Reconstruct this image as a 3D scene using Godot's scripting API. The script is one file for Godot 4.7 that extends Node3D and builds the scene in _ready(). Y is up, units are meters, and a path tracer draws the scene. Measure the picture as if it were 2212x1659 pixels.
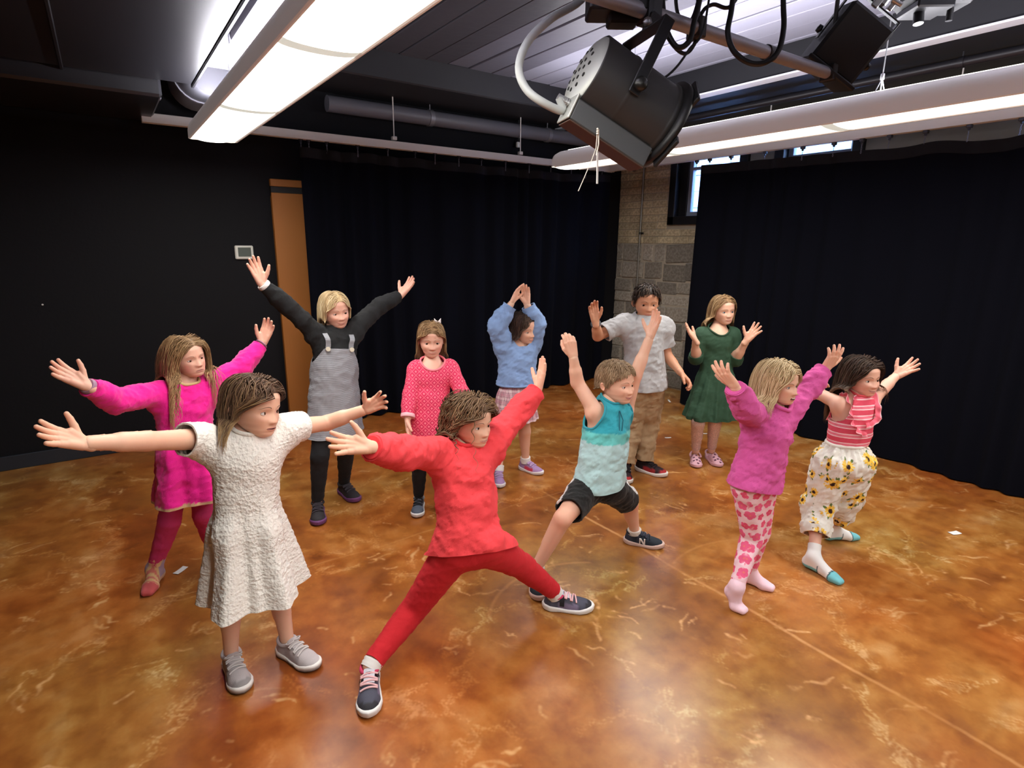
extends Node3D
# A children's drama class in a black studio. Room axes: +x runs along the left wall to the corner, -z along the right wall to the corner, y up.

func _ready():
	# camera, held at 1.55 m
	var cam := Camera3D.new()
	cam.name = "camera"
	cam.fov = rad_to_deg(2.0 * atan(829.5 / 1240.0))
	cam.near = 0.05
	cam.rotation_order = EULER_ORDER_YXZ
	cam.position = Vector3(0, 1.55, 0)
	cam.rotation = Vector3(deg_to_rad(-13.8), deg_to_rad(-35.0), deg_to_rad(0.6))
	cam.current = true
	add_child(cam)
	# sky: bright daylight outside the basement windows
	var sm := ProceduralSkyMaterial.new()
	sm.sky_top_color = srgb(120, 165, 235)
	sm.sky_horizon_color = srgb(190, 212, 245)
	sm.ground_bottom_color = srgb(120, 130, 140)
	sm.ground_horizon_color = srgb(170, 185, 205)
	sm.sky_energy_multiplier = 5.0
	var env := Environment.new()
	env.background_mode = Environment.BG_SKY
	env.sky = Sky.new()
	env.sky.sky_material = sm
	env.tonemap_mode = Environment.TONE_MAPPER_LINEAR
	env.tonemap_exposure = 1.0
	env.sdfgi_enabled = true
	env.ssao_enabled = true
	env.ssil_enabled = true
	var we := WorldEnvironment.new()
	we.name = "world_environment"
	we.environment = env
	add_child(we)
	weave = noise_tex(0.11, 5, 2)
	fixture("pendant_light", 0.655, -4.24, 2.6, "long white pendant tube light beside the grey duct, nearest the camera", 0.278)
	fixture("pendant_light", 3.2, -3.88, 2.6, "long white pendant tube light in front of the right curtain")
	room()
	curtains()
	ceiling_things()
	stage_lights()
	small_things()
	children()
# ---------------------------------------------------------------- mesh buffers
class Buf:
	var v := PackedVector3Array()
	var n := PackedVector3Array()
	var c := PackedColorArray()
	var uv := PackedVector2Array()
	var ix := PackedInt32Array()
	var col := Color.WHITE

	func vert(p: Vector3, nn: Vector3, t := Vector2.ZERO) -> int:
		v.append(p); n.append(nn); c.append(col); uv.append(t)
		return v.size() - 1

	func tri(a: int, b: int, d: int) -> void:
		ix.append(a); ix.append(b); ix.append(d)

	func flat(a: Vector3, b: Vector3, d: Vector3, out: Vector3) -> void:
		var nn := (b - a).cross(d - a).normalized()
		if nn.dot(out) < 0.0:
			nn = -nn
		var i := vert(a, nn); vert(b, nn); vert(d, nn)
		tri(i, i + 1, i + 2)

	func quad(a: Vector3, b: Vector3, d: Vector3, e: Vector3, out: Vector3) -> void:
		var nn := (d - a).cross(e - b).normalized()
		if nn.dot(out) < 0.0:
			nn = -nn
		var i := vert(a, nn, Vector2(0, 0)); vert(b, nn, Vector2(1, 0)); vert(d, nn, Vector2(1, 1)); vert(e, nn, Vector2(0, 1))
		tri(i, i + 1, i + 2); tri(i, i + 2, i + 3)

	# rows of points joined into a surface; closed rows are rings. out: 0 = away from the rows' centres, else the sign for the computed normals
	func loft(rows: Array, closed := true, cap0 := false, cap1 := false, cols := [], toward := Vector3.ZERO, us := 1.0, vs := 1.0) -> void:
		var base := v.size()
		var m: int = rows[0].size()
		var r := rows.size()
		var sgn := 0.0
		var nrm := PackedVector3Array()
		for i in r:
			var cen := Vector3.ZERO
			for p in rows[i]:
				cen += p
			cen /= m
			var up: PackedVector3Array = rows[maxi(i - 1, 0)]
			var dn: PackedVector3Array = rows[mini(i + 1, r - 1)]
			var cur: PackedVector3Array = rows[i]
			for j in m:
				var jl := (j - 1 + m) % m if closed else maxi(j - 1, 0)
				var jr := (j + 1) % m if closed else mini(j + 1, m - 1)
				var du := cur[jr] - cur[jl]
				if du.length_squared() < 1e-14:
					du = dn[jr] + up[jr] - dn[jl] - up[jl]
				var nn := du.cross(dn[j] - up[j]).normalized()
				nrm.append(nn)
				sgn += nn.dot(cur[j] - cen if toward == Vector3.ZERO else toward)
		var s := 1.0 if sgn >= 0.0 else -1.0
		for i in r:
			if cols.size():
				col = cols[i]
			var cur: PackedVector3Array = rows[i]
			for j in m:
				vert(cur[j], nrm[i * m + j] * s, Vector2(us * j / float(m), vs * i / float(maxi(r - 1, 1))))
		for i in r - 1:
			for j in (m if closed else m - 1):
				var a := base + i * m + j
				var b := base + i * m + (j + 1) % m
				tri(a, b, b + m); tri(a, b + m, a + m)
		for e in [[cap0, 0, 1], [cap1, r - 1, r - 2]]:
			if e[0]:
				var row: PackedVector3Array = rows[e[1]]
				var cen := Vector3.ZERO
				var other := Vector3.ZERO
				for p in row:
					cen += p
				for p in rows[e[2]]:
					other += p
				cen /= m
				other /= m
				var nn := (row[0] - cen).cross(row[m / 3] - cen).normalized()
				if nn.dot(cen - other) < 0.0:
					nn = -nn
				if cols.size():
					col = cols[e[1]]
				var k := vert(cen, nn)
				for p in row:
					vert(p, nn)
				for j in m:
					tri(k, k + 1 + j, k + 1 + (j + 1) % m)

	func ring(cen: Vector3, x: Vector3, y: Vector3, rx: float, ry: float, sides: int) -> PackedVector3Array:
		var out := PackedVector3Array()
		for j in sides:
			var a := TAU * j / sides
			out.append(cen + x * (rx * cos(a)) + y * (ry * sin(a)))
		return out

	func tube(pts: Array, radii: Array, sides := 10, caps := true, flat_by := 1.0, up0 := Vector3.UP, cols := []) -> void:
		var rows := []
		var x := Vector3.ZERO
		for i in pts.size():
			var d: Vector3 = (pts[mini(i + 1, pts.size() - 1)] - pts[maxi(i - 1, 0)]).normalized()
			if x == Vector3.ZERO:
				x = up0.cross(d)
				if x.length() < 0.05:
					x = Vector3.RIGHT.cross(d)
			x = (x - d * x.dot(d)).normalized()
			var y := d.cross(x)
			var rr: float = radii[mini(i, radii.size() - 1)]
			rows.append(ring(pts[i], x, y, rr, rr * flat_by, sides))
		loft(rows, true, caps, caps, cols)

	func lathe(prof: Array, at: Transform3D, seg := 24, cap0 := false, cap1 := false) -> void:
		var rows := []
		for p in prof:
			rows.append(ring(at * Vector3(0, p.y, 0), at.basis.x, at.basis.z, p.x, p.x, seg))
		loft(rows, true, cap0, cap1)

	# box with chamfered edges
	func box(cen: Vector3, size: Vector3, bev := 0.004, bas := Basis()) -> void:
		var h := size * 0.5
		bev = minf(bev, minf(h.x, minf(h.y, h.z)) * 0.9)
		var q := h - Vector3.ONE * bev
		var f := func(sx, sy, sz, ax) -> Vector3:
			var p := Vector3(sx * (h.x if ax == 0 else q.x), sy * (h.y if ax == 1 else q.y), sz * (h.z if ax == 2 else q.z))
			return cen + bas * p
		for s in [-1, 1]:
			quad(f.call(s, -1, -1, 0), f.call(s, 1, -1, 0), f.call(s, 1, 1, 0), f.call(s, -1, 1, 0), bas.x * s)
			quad(f.call(-1, s, -1, 1), f.call(1, s, -1, 1), f.call(1, s, 1, 1), f.call(-1, s, 1, 1), bas.y * s)
			quad(f.call(-1, -1, s, 2), f.call(1, -1, s, 2), f.call(1, 1, s, 2), f.call(-1, 1, s, 2), bas.z * s)
			for t in [-1, 1]:
				quad(f.call(s, t, -1, 0), f.call(s, t, 1, 0), f.call(s, t, 1, 1), f.call(s, t, -1, 1), bas.x * s + bas.y * t)
				quad(f.call(s, -1, t, 0), f.call(s, 1, t, 0), f.call(s, 1, t, 2), f.call(s, -1, t, 2), bas.x * s + bas.z * t)
				quad(f.call(-1, s, t, 1), f.call(1, s, t, 1), f.call(1, s, t, 2), f.call(-1, s, t, 2), bas.y * s + bas.z * t)
				for w in [-1, 1]:
					flat(f.call(s, t, w, 0), f.call(s, t, w, 1), f.call(s, t, w, 2), bas * Vector3(s, t, w))

	func add(o: Buf, at := Transform3D()) -> void:
		var k := v.size()
		for i in o.v.size():
			v.append(at * o.v[i]); n.append((at.basis * o.n[i]).normalized())
		c.append_array(o.c); uv.append_array(o.uv)
		for i in o.ix:
			ix.append(i + k)

	func smooth_normals() -> void:
		var old := n.duplicate()
		n.fill(Vector3.ZERO)
		for t in range(0, ix.size(), 3):
			var a := ix[t]; var b := ix[t + 1]; var d := ix[t + 2]
			var f := (v[b] - v[a]).cross(v[d] - v[a])
			if f.dot(old[a] + old[b] + old[d]) < 0.0:
				f = -f
			n[a] += f; n[b] += f; n[d] += f
		for i in n.size():
			n[i] = n[i].normalized()

	func mesh() -> ArrayMesh:
		for t in range(0, ix.size(), 3):
			var a := ix[t]; var b := ix[t + 1]; var d := ix[t + 2]
			if (v[b] - v[a]).cross(v[d] - v[a]).dot(n[a] + n[b] + n[d]) > 0.0:
				ix[t + 1] = d; ix[t + 2] = b
		var arr := []
		arr.resize(Mesh.ARRAY_MAX)
		arr[Mesh.ARRAY_VERTEX] = v; arr[Mesh.ARRAY_NORMAL] = n; arr[Mesh.ARRAY_COLOR] = c; arr[Mesh.ARRAY_TEX_UV] = uv; arr[Mesh.ARRAY_INDEX] = ix
		var m := ArrayMesh.new()
		m.add_surface_from_arrays(Mesh.PRIMITIVE_TRIANGLES, arr)
		return m


# ---------------------------------------------------------------- rounded bodies: capsules joined with a smooth minimum, meshed as surface nets
class Field:
	var bones := []          # [a, b, ra, rb, k, axis, stretch]
	var cell := 0.01

	func bone(a: Vector3, b: Vector3, ra: float, rb: float, k := 0.02, axis := Vector3.ZERO, flat := 1.0) -> void:
		bones.append([a, b, ra, rb, k, axis, 1.0 / flat - 1.0])

	func build(out: Buf) -> void:
		var lo := Vector3.ONE * 1e9
		var hi := -lo
		for q in bones:
			for e in [[q[0], q[2]], [q[1], q[3]]]:
				lo = lo.min(e[0] - Vector3.ONE * e[1]); hi = hi.max(e[0] + Vector3.ONE * e[1])
		var pad := 3.0 * cell + 0.005
		lo -= Vector3.ONE * pad; hi += Vector3.ONE * pad
		var nx := int((hi.x - lo.x) / cell) + 2
		var ny := int((hi.y - lo.y) / cell) + 2
		var nz := int((hi.z - lo.z) / cell) + 2
		var g := PackedFloat32Array()
		g.resize(nx * ny * nz)
		g.fill(1.0)
		var rlo := PackedInt32Array(); var rhi := PackedInt32Array()
		rlo.resize(ny * nz); rhi.resize(ny * nz)
		rlo.fill(nx); rhi.fill(-1)
		for q in bones:
			var a: Vector3 = q[0]
			var b: Vector3 = q[1]
			var ra: float = q[2]
			var rb: float = q[3]
			var k: float = q[4]
			var ax: Vector3 = q[5]
			var st: float = q[6]
			var ba := b - a
			var inv := 1.0 / maxf(ba.length_squared(), 1e-9)
			var dr := rb - ra
			var m := k + 2.5 * cell
			var rm := maxf(ra, rb) + m
			var bl := ((a - Vector3.ONE * (ra + m)).min(b - Vector3.ONE * (rb + m)) - lo) / cell
			var bh := ((a + Vector3.ONE * (ra + m)).max(b + Vector3.ONE * (rb + m)) - lo) / cell
			var x0 := maxi(int(bl.x), 0); var x1 := mini(int(bh.x) + 1, nx - 1)
			var blen := ba.length()
			var ux := ba.x / maxf(blen, 1e-6)
			var perp := sqrt(maxf(1.0 - ux * ux, 0.0))
			for z in range(maxi(int(bl.z), 0), mini(int(bh.z) + 1, nz - 1) + 1):
				for y in range(maxi(int(bl.y), 0), mini(int(bh.y) + 1, ny - 1) + 1):
					# the span of this row that can lie near the bone
					var s0 := x0
					var s1 := x1
					if perp > 0.25 and blen > 2.0 * rm:
						var ry := lo.y + y * cell - a.y
						var rz := lo.z + z * cell - a.z
						# nearest parameter along the bone to this row's line
						var den := ba.y * ba.y + ba.z * ba.z
						var t := clampf((ry * ba.y + rz * ba.z) / den, -0.6, 1.6)
						var cx := (a.x + ba.x * clampf(t, 0.0, 1.0) - lo.x) / cell
						var w := rm / cell / perp + 1.0
						if t < 0.0 or t > 1.0:
							w += rm / cell
						s0 = maxi(s0, int(cx - w)); s1 = mini(s1, int(cx + w) + 1)
						if s0 > s1:
							continue
					var row := z * ny + y
					if s0 < rlo[row]:
						rlo[row] = s0
					if s1 > rhi[row]:
						rhi[row] = s1
					var pa := Vector3(lo.x + s0 * cell - a.x, lo.y + y * cell - a.y, lo.z + z * cell - a.z)
					var i := row * nx + s0
					for x in range(s0, s1 + 1):
						var p := pa
						if st != 0.0:
							p += ax * (p.dot(ax) * st)
						var hh := clampf(p.dot(ba) * inv, 0.0, 1.0)
						var d := (p - ba * hh).length() - (ra + dr * hh)
						var o := g[i]
						if o < 1.0:
							var e := k - absf(o - d)
							if d < o:
								o = d
							if e > 0.0:
								o -= e * e / (4.0 * k)
							g[i] = o
						elif d < 1.0:
							g[i] = d
						pa.x += cell
						i += 1
		var id := PackedInt32Array()
		id.resize(nx * ny * nz)
		id.fill(-1)
		var sy := nx
		var sz := nx * ny
		var used := PackedInt32Array()
		for z in nz - 1:
			for y in ny - 1:
				var row := z * ny + y
				var s0 := mini(mini(rlo[row], rlo[row + 1]), mini(rlo[row + ny], rlo[row + ny + 1]))
				var s1 := maxi(maxi(rhi[row], rhi[row + 1]), maxi(rhi[row + ny], rhi[row + ny + 1]))
				if s1 < s0:
					continue
				s0 = maxi(s0 - 1, 0); s1 = mini(s1, nx - 2)
				var i := row * nx + s0
				var a0 := g[i]; var b0 := g[i + sy]; var c0 := g[i + sz]; var d0 := g[i + sy + sz]
				for x in range(s0, s1 + 1):
					var a1 := g[i + 1]; var b1 := g[i + sy + 1]; var c1 := g[i + sz + 1]; var d1 := g[i + sy + sz + 1]
					var neg := int(a0 < 0.0) + int(b0 < 0.0) + int(c0 < 0.0) + int(d0 < 0.0) + int(a1 < 0.0) + int(b1 < 0.0) + int(c1 < 0.0) + int(d1 < 0.0)
					if neg > 0 and neg < 8:
						var gr := Vector3(a1 + b1 + c1 + d1 - a0 - b0 - c0 - d0, b0 + b1 + d0 + d1 - a0 - a1 - c0 - c1, c0 + c1 + d0 + d1 - a0 - a1 - b0 - b1) * 0.25
						var mid := (a0 + b0 + c0 + d0 + a1 + b1 + c1 + d1) * 0.125
						var off := gr * (-mid / maxf(gr.length_squared(), 1e-9))
						off = off.clamp(Vector3.ONE * -0.5, Vector3.ONE * 0.5)
						id[i] = out.vert(lo + (Vector3(x + 0.5, y + 0.5, z + 0.5) + off) * cell, gr.normalized())
						used.append(i)
					a0 = a1; b0 = b1; c0 = c1; d0 = d1
					i += 1
		for i in used:
			var ins := g[i] < 0.0
			if (g[i + 1] < 0.0) != ins:
				_face(out, id, i, sy, sz)
			if (g[i + sy] < 0.0) != ins:
				_face(out, id, i, 1, sz)
			if (g[i + sz] < 0.0) != ins:
				_face(out, id, i, 1, sy)

	func _face(out: Buf, id: PackedInt32Array, i: int, s: int, t: int) -> void:
		var a := id[i]; var b := id[i - s]; var c := id[i - s - t]; var d := id[i - t]
		if b >= 0 and c >= 0 and d >= 0:
			out.tri(a, b, c); out.tri(a, c, d)


# keeps what lies behind the planes [point, normal, radius] and outside the holes [point, axis, radius, reach]; cut edges are pulled
# onto the plane or hole and turned in by a narrow hem. The cut edges' points stay in last_rims, one list per cut.
var last_rims := []

func clip(b: Buf, cuts: Array, hem := 0.006) -> Buf:
	var o := Buf.new()
	var state := PackedInt32Array()
	state.resize(b.v.size())
	for i in b.v.size():
		for q in cuts.size():
			var pl: Array = cuts[q]
			var r := b.v[i] - (pl[0] as Vector3)
			var d := r.dot(pl[1])
			if pl.size() == 4:
				if d > -pl[3] and d < 0.2 and (r - (pl[1] as Vector3) * d).length() < pl[2]:
					state[i] = q + 1
					break
			elif d > 0.0 and r.length() < pl[2]:
				state[i] = q + 1
				break
	var map := PackedInt32Array()
	map.resize(b.v.size())
	map.fill(-1)
	var edges := {}
	for t in range(0, b.ix.size(), 3):
		var out := 0
		for k in 3:
			if state[b.ix[t + k]]:
				out += 1
		if out == 3:
			continue
		var id := [0, 0, 0]
		for k in 3:
			var i := b.ix[t + k]
			if map[i] < 0:
				var p := b.v[i]
				if state[i]:
					var pl: Array = cuts[state[i] - 1]
					var ax: Vector3 = pl[1]
					var r: Vector3 = p - pl[0]
					var d := r.dot(ax)
					if pl.size() == 4:
						var q: Vector3 = r - ax * d
						p += q.normalized() * (pl[2] - q.length())
					else:
						p -= ax * d
				o.col = b.c[i]
				map[i] = o.vert(p, b.n[i], b.uv[i])
			id[k] = map[i]
		o.tri(id[0], id[1], id[2])
		if out == 2:
			for k in 3:
				if state[b.ix[t + k]] and state[b.ix[t + (k + 1) % 3]]:
					edges[[id[k], id[(k + 1) % 3]]] = state[b.ix[t + k]]
	# even out the grid's steps along the cut edges
	var next_to := {}
	for e in edges:
		for k in 2:
			if not next_to.has(e[k]):
				next_to[e[k]] = [edges[e]]
			next_to[e[k]].append(e[1 - k])
	for turn in 4:
		var moved := {}
		for i in next_to:
			var q: Array = next_to[i]
			if q.size() != 3:
				continue
			var p: Vector3 = o.v[i] * 0.4 + (o.v[q[1]] + o.v[q[2]]) * 0.3
			var pl: Array = cuts[q[0] - 1]
			var r: Vector3 = p - pl[0]
			var d := r.dot(pl[1])
			if pl.size() == 4:
				var w: Vector3 = r - (pl[1] as Vector3) * d
				p += w.normalized() * (pl[2] - w.length())
			else:
				p -= (pl[1] as Vector3) * d
			moved[i] = p
		for i in moved:
			o.v[i] = moved[i]
	last_rims = []
	for q in cuts:
		last_rims.append([])
	for e in edges:
		var pl: Array = cuts[edges[e] - 1]
		var hole := pl.size() == 4
		var nn: Vector3 = pl[1]
		var a: Vector3 = o.v[e[0]]
		var d: Vector3 = o.v[e[1]]
		last_rims[edges[e] - 1].append(a)
		last_rims[edges[e] - 1].append(d)
		if hem > 0.0:
			var fl := 0.0 if hole else 1.0
			var ia: Vector3 = (o.n[e[0]] - nn * (o.n[e[0]].dot(nn) * fl)).normalized() * hem
			var idd: Vector3 = (o.n[e[1]] - nn * (o.n[e[1]].dot(nn) * fl)).normalized() * hem
			o.col = o.c[e[0]]
			o.quad(a, d, d - idd, a - ia, nn)
	return o

# ---------------------------------------------------------------- nodes
var taken := {}

func numbered(called: String) -> String:
	taken[called] = taken.get(called, 0) + 1
	return called if taken[called] == 1 else "%s_%03d" % [called, taken[called] - 1]

func put(called: String, b, mat: Material, parent: Node3D = null, label := "") -> MeshInstance3D:
	var o := MeshInstance3D.new()
	o.name = numbered(called) if parent == null else called
	o.mesh = b.mesh() if b is Buf else b
	o.material_override = mat
	if label:
		o.set_meta("label", label)
	(self if parent == null else parent).add_child(o, true)
	return o

func tag(o: Node3D, label: String, category: String, group := "", kind := "") -> Node3D:
	if label:
		o.set_meta("label", label)
	if category:
		o.set_meta("category", category)
	if group:
		o.set_meta("group", group)
	if kind:
		o.set_meta("kind", kind)
	return o

func thing(called: String, at: Vector3, label: String, category: String, group := "") -> Node3D:
	var o := Node3D.new()
	o.name = numbered(called)
	o.position = at
	add_child(o)
	tag(o, label, category, group)
	return o

func structure(called: String, b, mat: Material, label := "") -> MeshInstance3D:
	var o := put(called, b, mat)
	o.set_meta("kind", "structure")
	if label:
		o.set_meta("label", label)
	return o

# colours given as 0-255 sRGB; lin() for vertex colours
func srgb(r: float, g: float, b: float) -> Color:
	return Color(r / 255.0, g / 255.0, b / 255.0)

func lin(r: float, g: float, b: float) -> Color:
	return srgb(r, g, b).srgb_to_linear()

var mats := {}

func mat(key: String, col: Color, rough := 0.8, metal := 0.0) -> StandardMaterial3D:
	if mats.has(key):
		return mats[key]
	var m := StandardMaterial3D.new()
	m.resource_name = key
	m.albedo_color = col
	m.roughness = rough
	m.metallic = metal
	m.vertex_color_use_as_albedo = true
	mats[key] = m
	return m

func noise_tex(freq: float, seed_: int, oct := 3, kind := FastNoiseLite.TYPE_SIMPLEX_SMOOTH, normal := false, size := 256, bump := 4.0) -> NoiseTexture2D:
	var f := FastNoiseLite.new()
	f.noise_type = kind
	f.seed = seed_
	f.frequency = freq
	f.fractal_octaves = oct
	var t := NoiseTexture2D.new()
	t.width = size; t.height = size
	t.seamless = true
	t.noise = f
	t.as_normal_map = normal
	t.bump_strength = bump
	return t

# cloth: weave relief and a soft sheen
func cloth(key: String, col: Color, scale := 6.0, depth := 0.12, rough := 0.9, sheen := 0.25) -> StandardMaterial3D:
	if mats.has(key):
		return mats[key]
	var m := mat(key, col, rough)
	m.heightmap_enabled = true
	m.heightmap_texture = weave
	m.heightmap_scale = depth
	m.uv1_triplanar = true
	m.uv1_scale = Vector3.ONE * scale
	if sheen > 0.0:
		m.rim_enabled = true
		m.rim = sheen
		m.rim_tint = 0.7
	return m

func printed(key: String, tex: Texture2D, period: float, rough := 0.9) -> StandardMaterial3D:
	if mats.has(key):
		return mats[key]
	var m := mat(key, Color.WHITE, rough)
	m.albedo_texture = tex
	m.uv1_triplanar = true
	m.uv1_triplanar_sharpness = 12.0
	m.uv1_scale = Vector3.ONE / period
	return m

var weave: NoiseTexture2D

func lerp_table(t: Array, x: float) -> float:
	for i in t.size() - 1:
		if x <= t[i + 1][0]:
			var f: float = clampf((x - t[i][0]) / (t[i + 1][0] - t[i][0]), 0.0, 1.0)
			f = f * f * (3.0 - 2.0 * f) * 0.5 + f * 0.5
			return lerpf(t[i][1], t[i + 1][1], f)
	return t[-1][1]
# ---------------------------------------------------------------- lamps
func fixture(called: String, x: float, z0: float, z1: float, label: String, hang := 0.745) -> void:
	var root := thing(called, Vector3(x, 2.15, z0), label, "ceiling light", "pendant tube lights")
	var housing_m := mat("lamp_housing", srgb(244, 240, 234), 0.4)
	var glow := mat("lamp_diffuser", srgb(250, 248, 240), 0.5)
	glow.emission_enabled = true
	glow.emission = srgb(255, 252, 244)
	glow.emission_energy_multiplier = 2.2
	housing_m.emission_enabled = true   # added faint glow that brightens the housing sides
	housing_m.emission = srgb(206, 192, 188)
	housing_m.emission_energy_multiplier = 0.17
	var ln := z1 - z0
	# housing: an open-bottomed rounded trough, its end nearest the wall closed
	var h := Buf.new()
	var rows := []
	for q in [[0.0, 0.80], [0.02, 0.94], [0.06, 1.0], [ln, 1.0]]:
		var row := PackedVector3Array()
		for j in 25:
			var a := PI * j / 24.0
			row.append(Vector3(-cos(a) * 0.137 * q[1], pow(sin(a), 0.55) * 0.128 * q[1], q[0]))
		rows.append(row)
	h.loft(rows, false, true, false)
	h.box(Vector3(-0.130, 0.0, ln * 0.5 + 0.03), Vector3(0.014, 0.012, ln - 0.06), 0.004)
	h.box(Vector3(0.130, 0.0, ln * 0.5 + 0.03), Vector3(0.014, 0.012, ln - 0.06), 0.004)
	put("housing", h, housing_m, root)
	# diffuser lengths, bulging a little below the housing, joined by collars
	var cuts := [0.0, 1.13, 2.22, 3.31, 4.40, 5.49, ln]
	for k in cuts.size() - 1:
		var b := Buf.new()
		var rr := []
		var a0: float = cuts[k] + 0.012
		var a1: float = cuts[k + 1] - 0.012
		for q in [[a0, 1.0 if k else 0.72], [a0 + 0.05, 1.0 if k else 0.93], [a0 + 0.1, 1.0], [a1, 1.0]]:
			var row := PackedVector3Array()
			for j in 13:
				var a := PI * j / 12.0
				row.append(Vector3(-cos(a) * 0.117 * q[1], 0.004 - sin(a) * 0.013, q[0]))
			rr.append(row)
		b.loft(rr, false, false, false, [], Vector3.DOWN)
		put("diffuser", b, glow, root)
		if k:
			var c := Buf.new()
			var cr := []
			for q in [-0.03, 0.03]:
				var row := PackedVector3Array()
				for j in 13:
					var a := PI * j / 12.0
					row.append(Vector3(-cos(a) * 0.127, 0.003 - sin(a) * 0.016, cuts[k] + q))
				cr.append(row)
			c.loft(cr, false, false, false, [], Vector3.DOWN)
			var band_m := mat("lamp_collar", srgb(205, 212, 205), 0.5)
			band_m.emission_enabled = true   # added glow, lightens the bands against the diffusers
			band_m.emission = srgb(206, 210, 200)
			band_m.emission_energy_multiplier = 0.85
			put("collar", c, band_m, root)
	for zz in [0.75, 2.4, 4.2, 5.9]:
		var w := Buf.new()
		w.tube([Vector3(0, 0.12, zz), Vector3(0, hang, zz)], [0.003], 6)
		w.tube([Vector3(-0.05, 0.125, zz), Vector3(0, 0.19, zz)], [0.0025], 6)
		w.tube([Vector3(0.05, 0.125, zz), Vector3(0, 0.19, zz)], [0.0025], 6)
		w.lathe([Vector2(0.0, 0.0), Vector2(0.009, 0.004), Vector2(0.009, 0.03), Vector2(0.0, 0.034)], Transform3D(Basis(), Vector3(0, 0.18, zz)), 10)
		put("hanger", w, mat("steel", srgb(190, 190, 192), 0.35, 0.9), root)
	# the light itself: down through the diffusers, and a little up from the open top slot
	var l := AreaLight3D.new()
	l.name = "tube_light"
	l.area_size = Vector2(0.22, ln - 0.1)
	l.light_energy = LAMP_DOWN
	l.light_color = srgb(255, 250, 242)
	l.area_range = 12.0
	l.shadow_enabled = true
	l.rotation_degrees = Vector3(-90, 0, 0)
	l.position = Vector3(0, -0.028, ln * 0.5)
	root.add_child(l)
	var u := AreaLight3D.new()
	u.name = "up_light"
	u.area_size = Vector2(0.06, ln - 0.2)
	u.light_energy = LAMP_UP
	u.light_color = srgb(250, 248, 255)
	u.area_range = 12.0
	u.shadow_enabled = true
	u.rotation_degrees = Vector3(90, 0, 0)
	u.position = Vector3(0, 0.135, ln * 0.5)
	root.add_child(u)
	var slot := Buf.new()
	slot.box(Vector3(0, 0.129, ln * 0.5), Vector3(0.06, 0.004, ln - 0.2), 0.001)
	put("top_slot", slot, glow, root)

const LAMP_DOWN := 9.5
const LAMP_UP := 12.0

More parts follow.
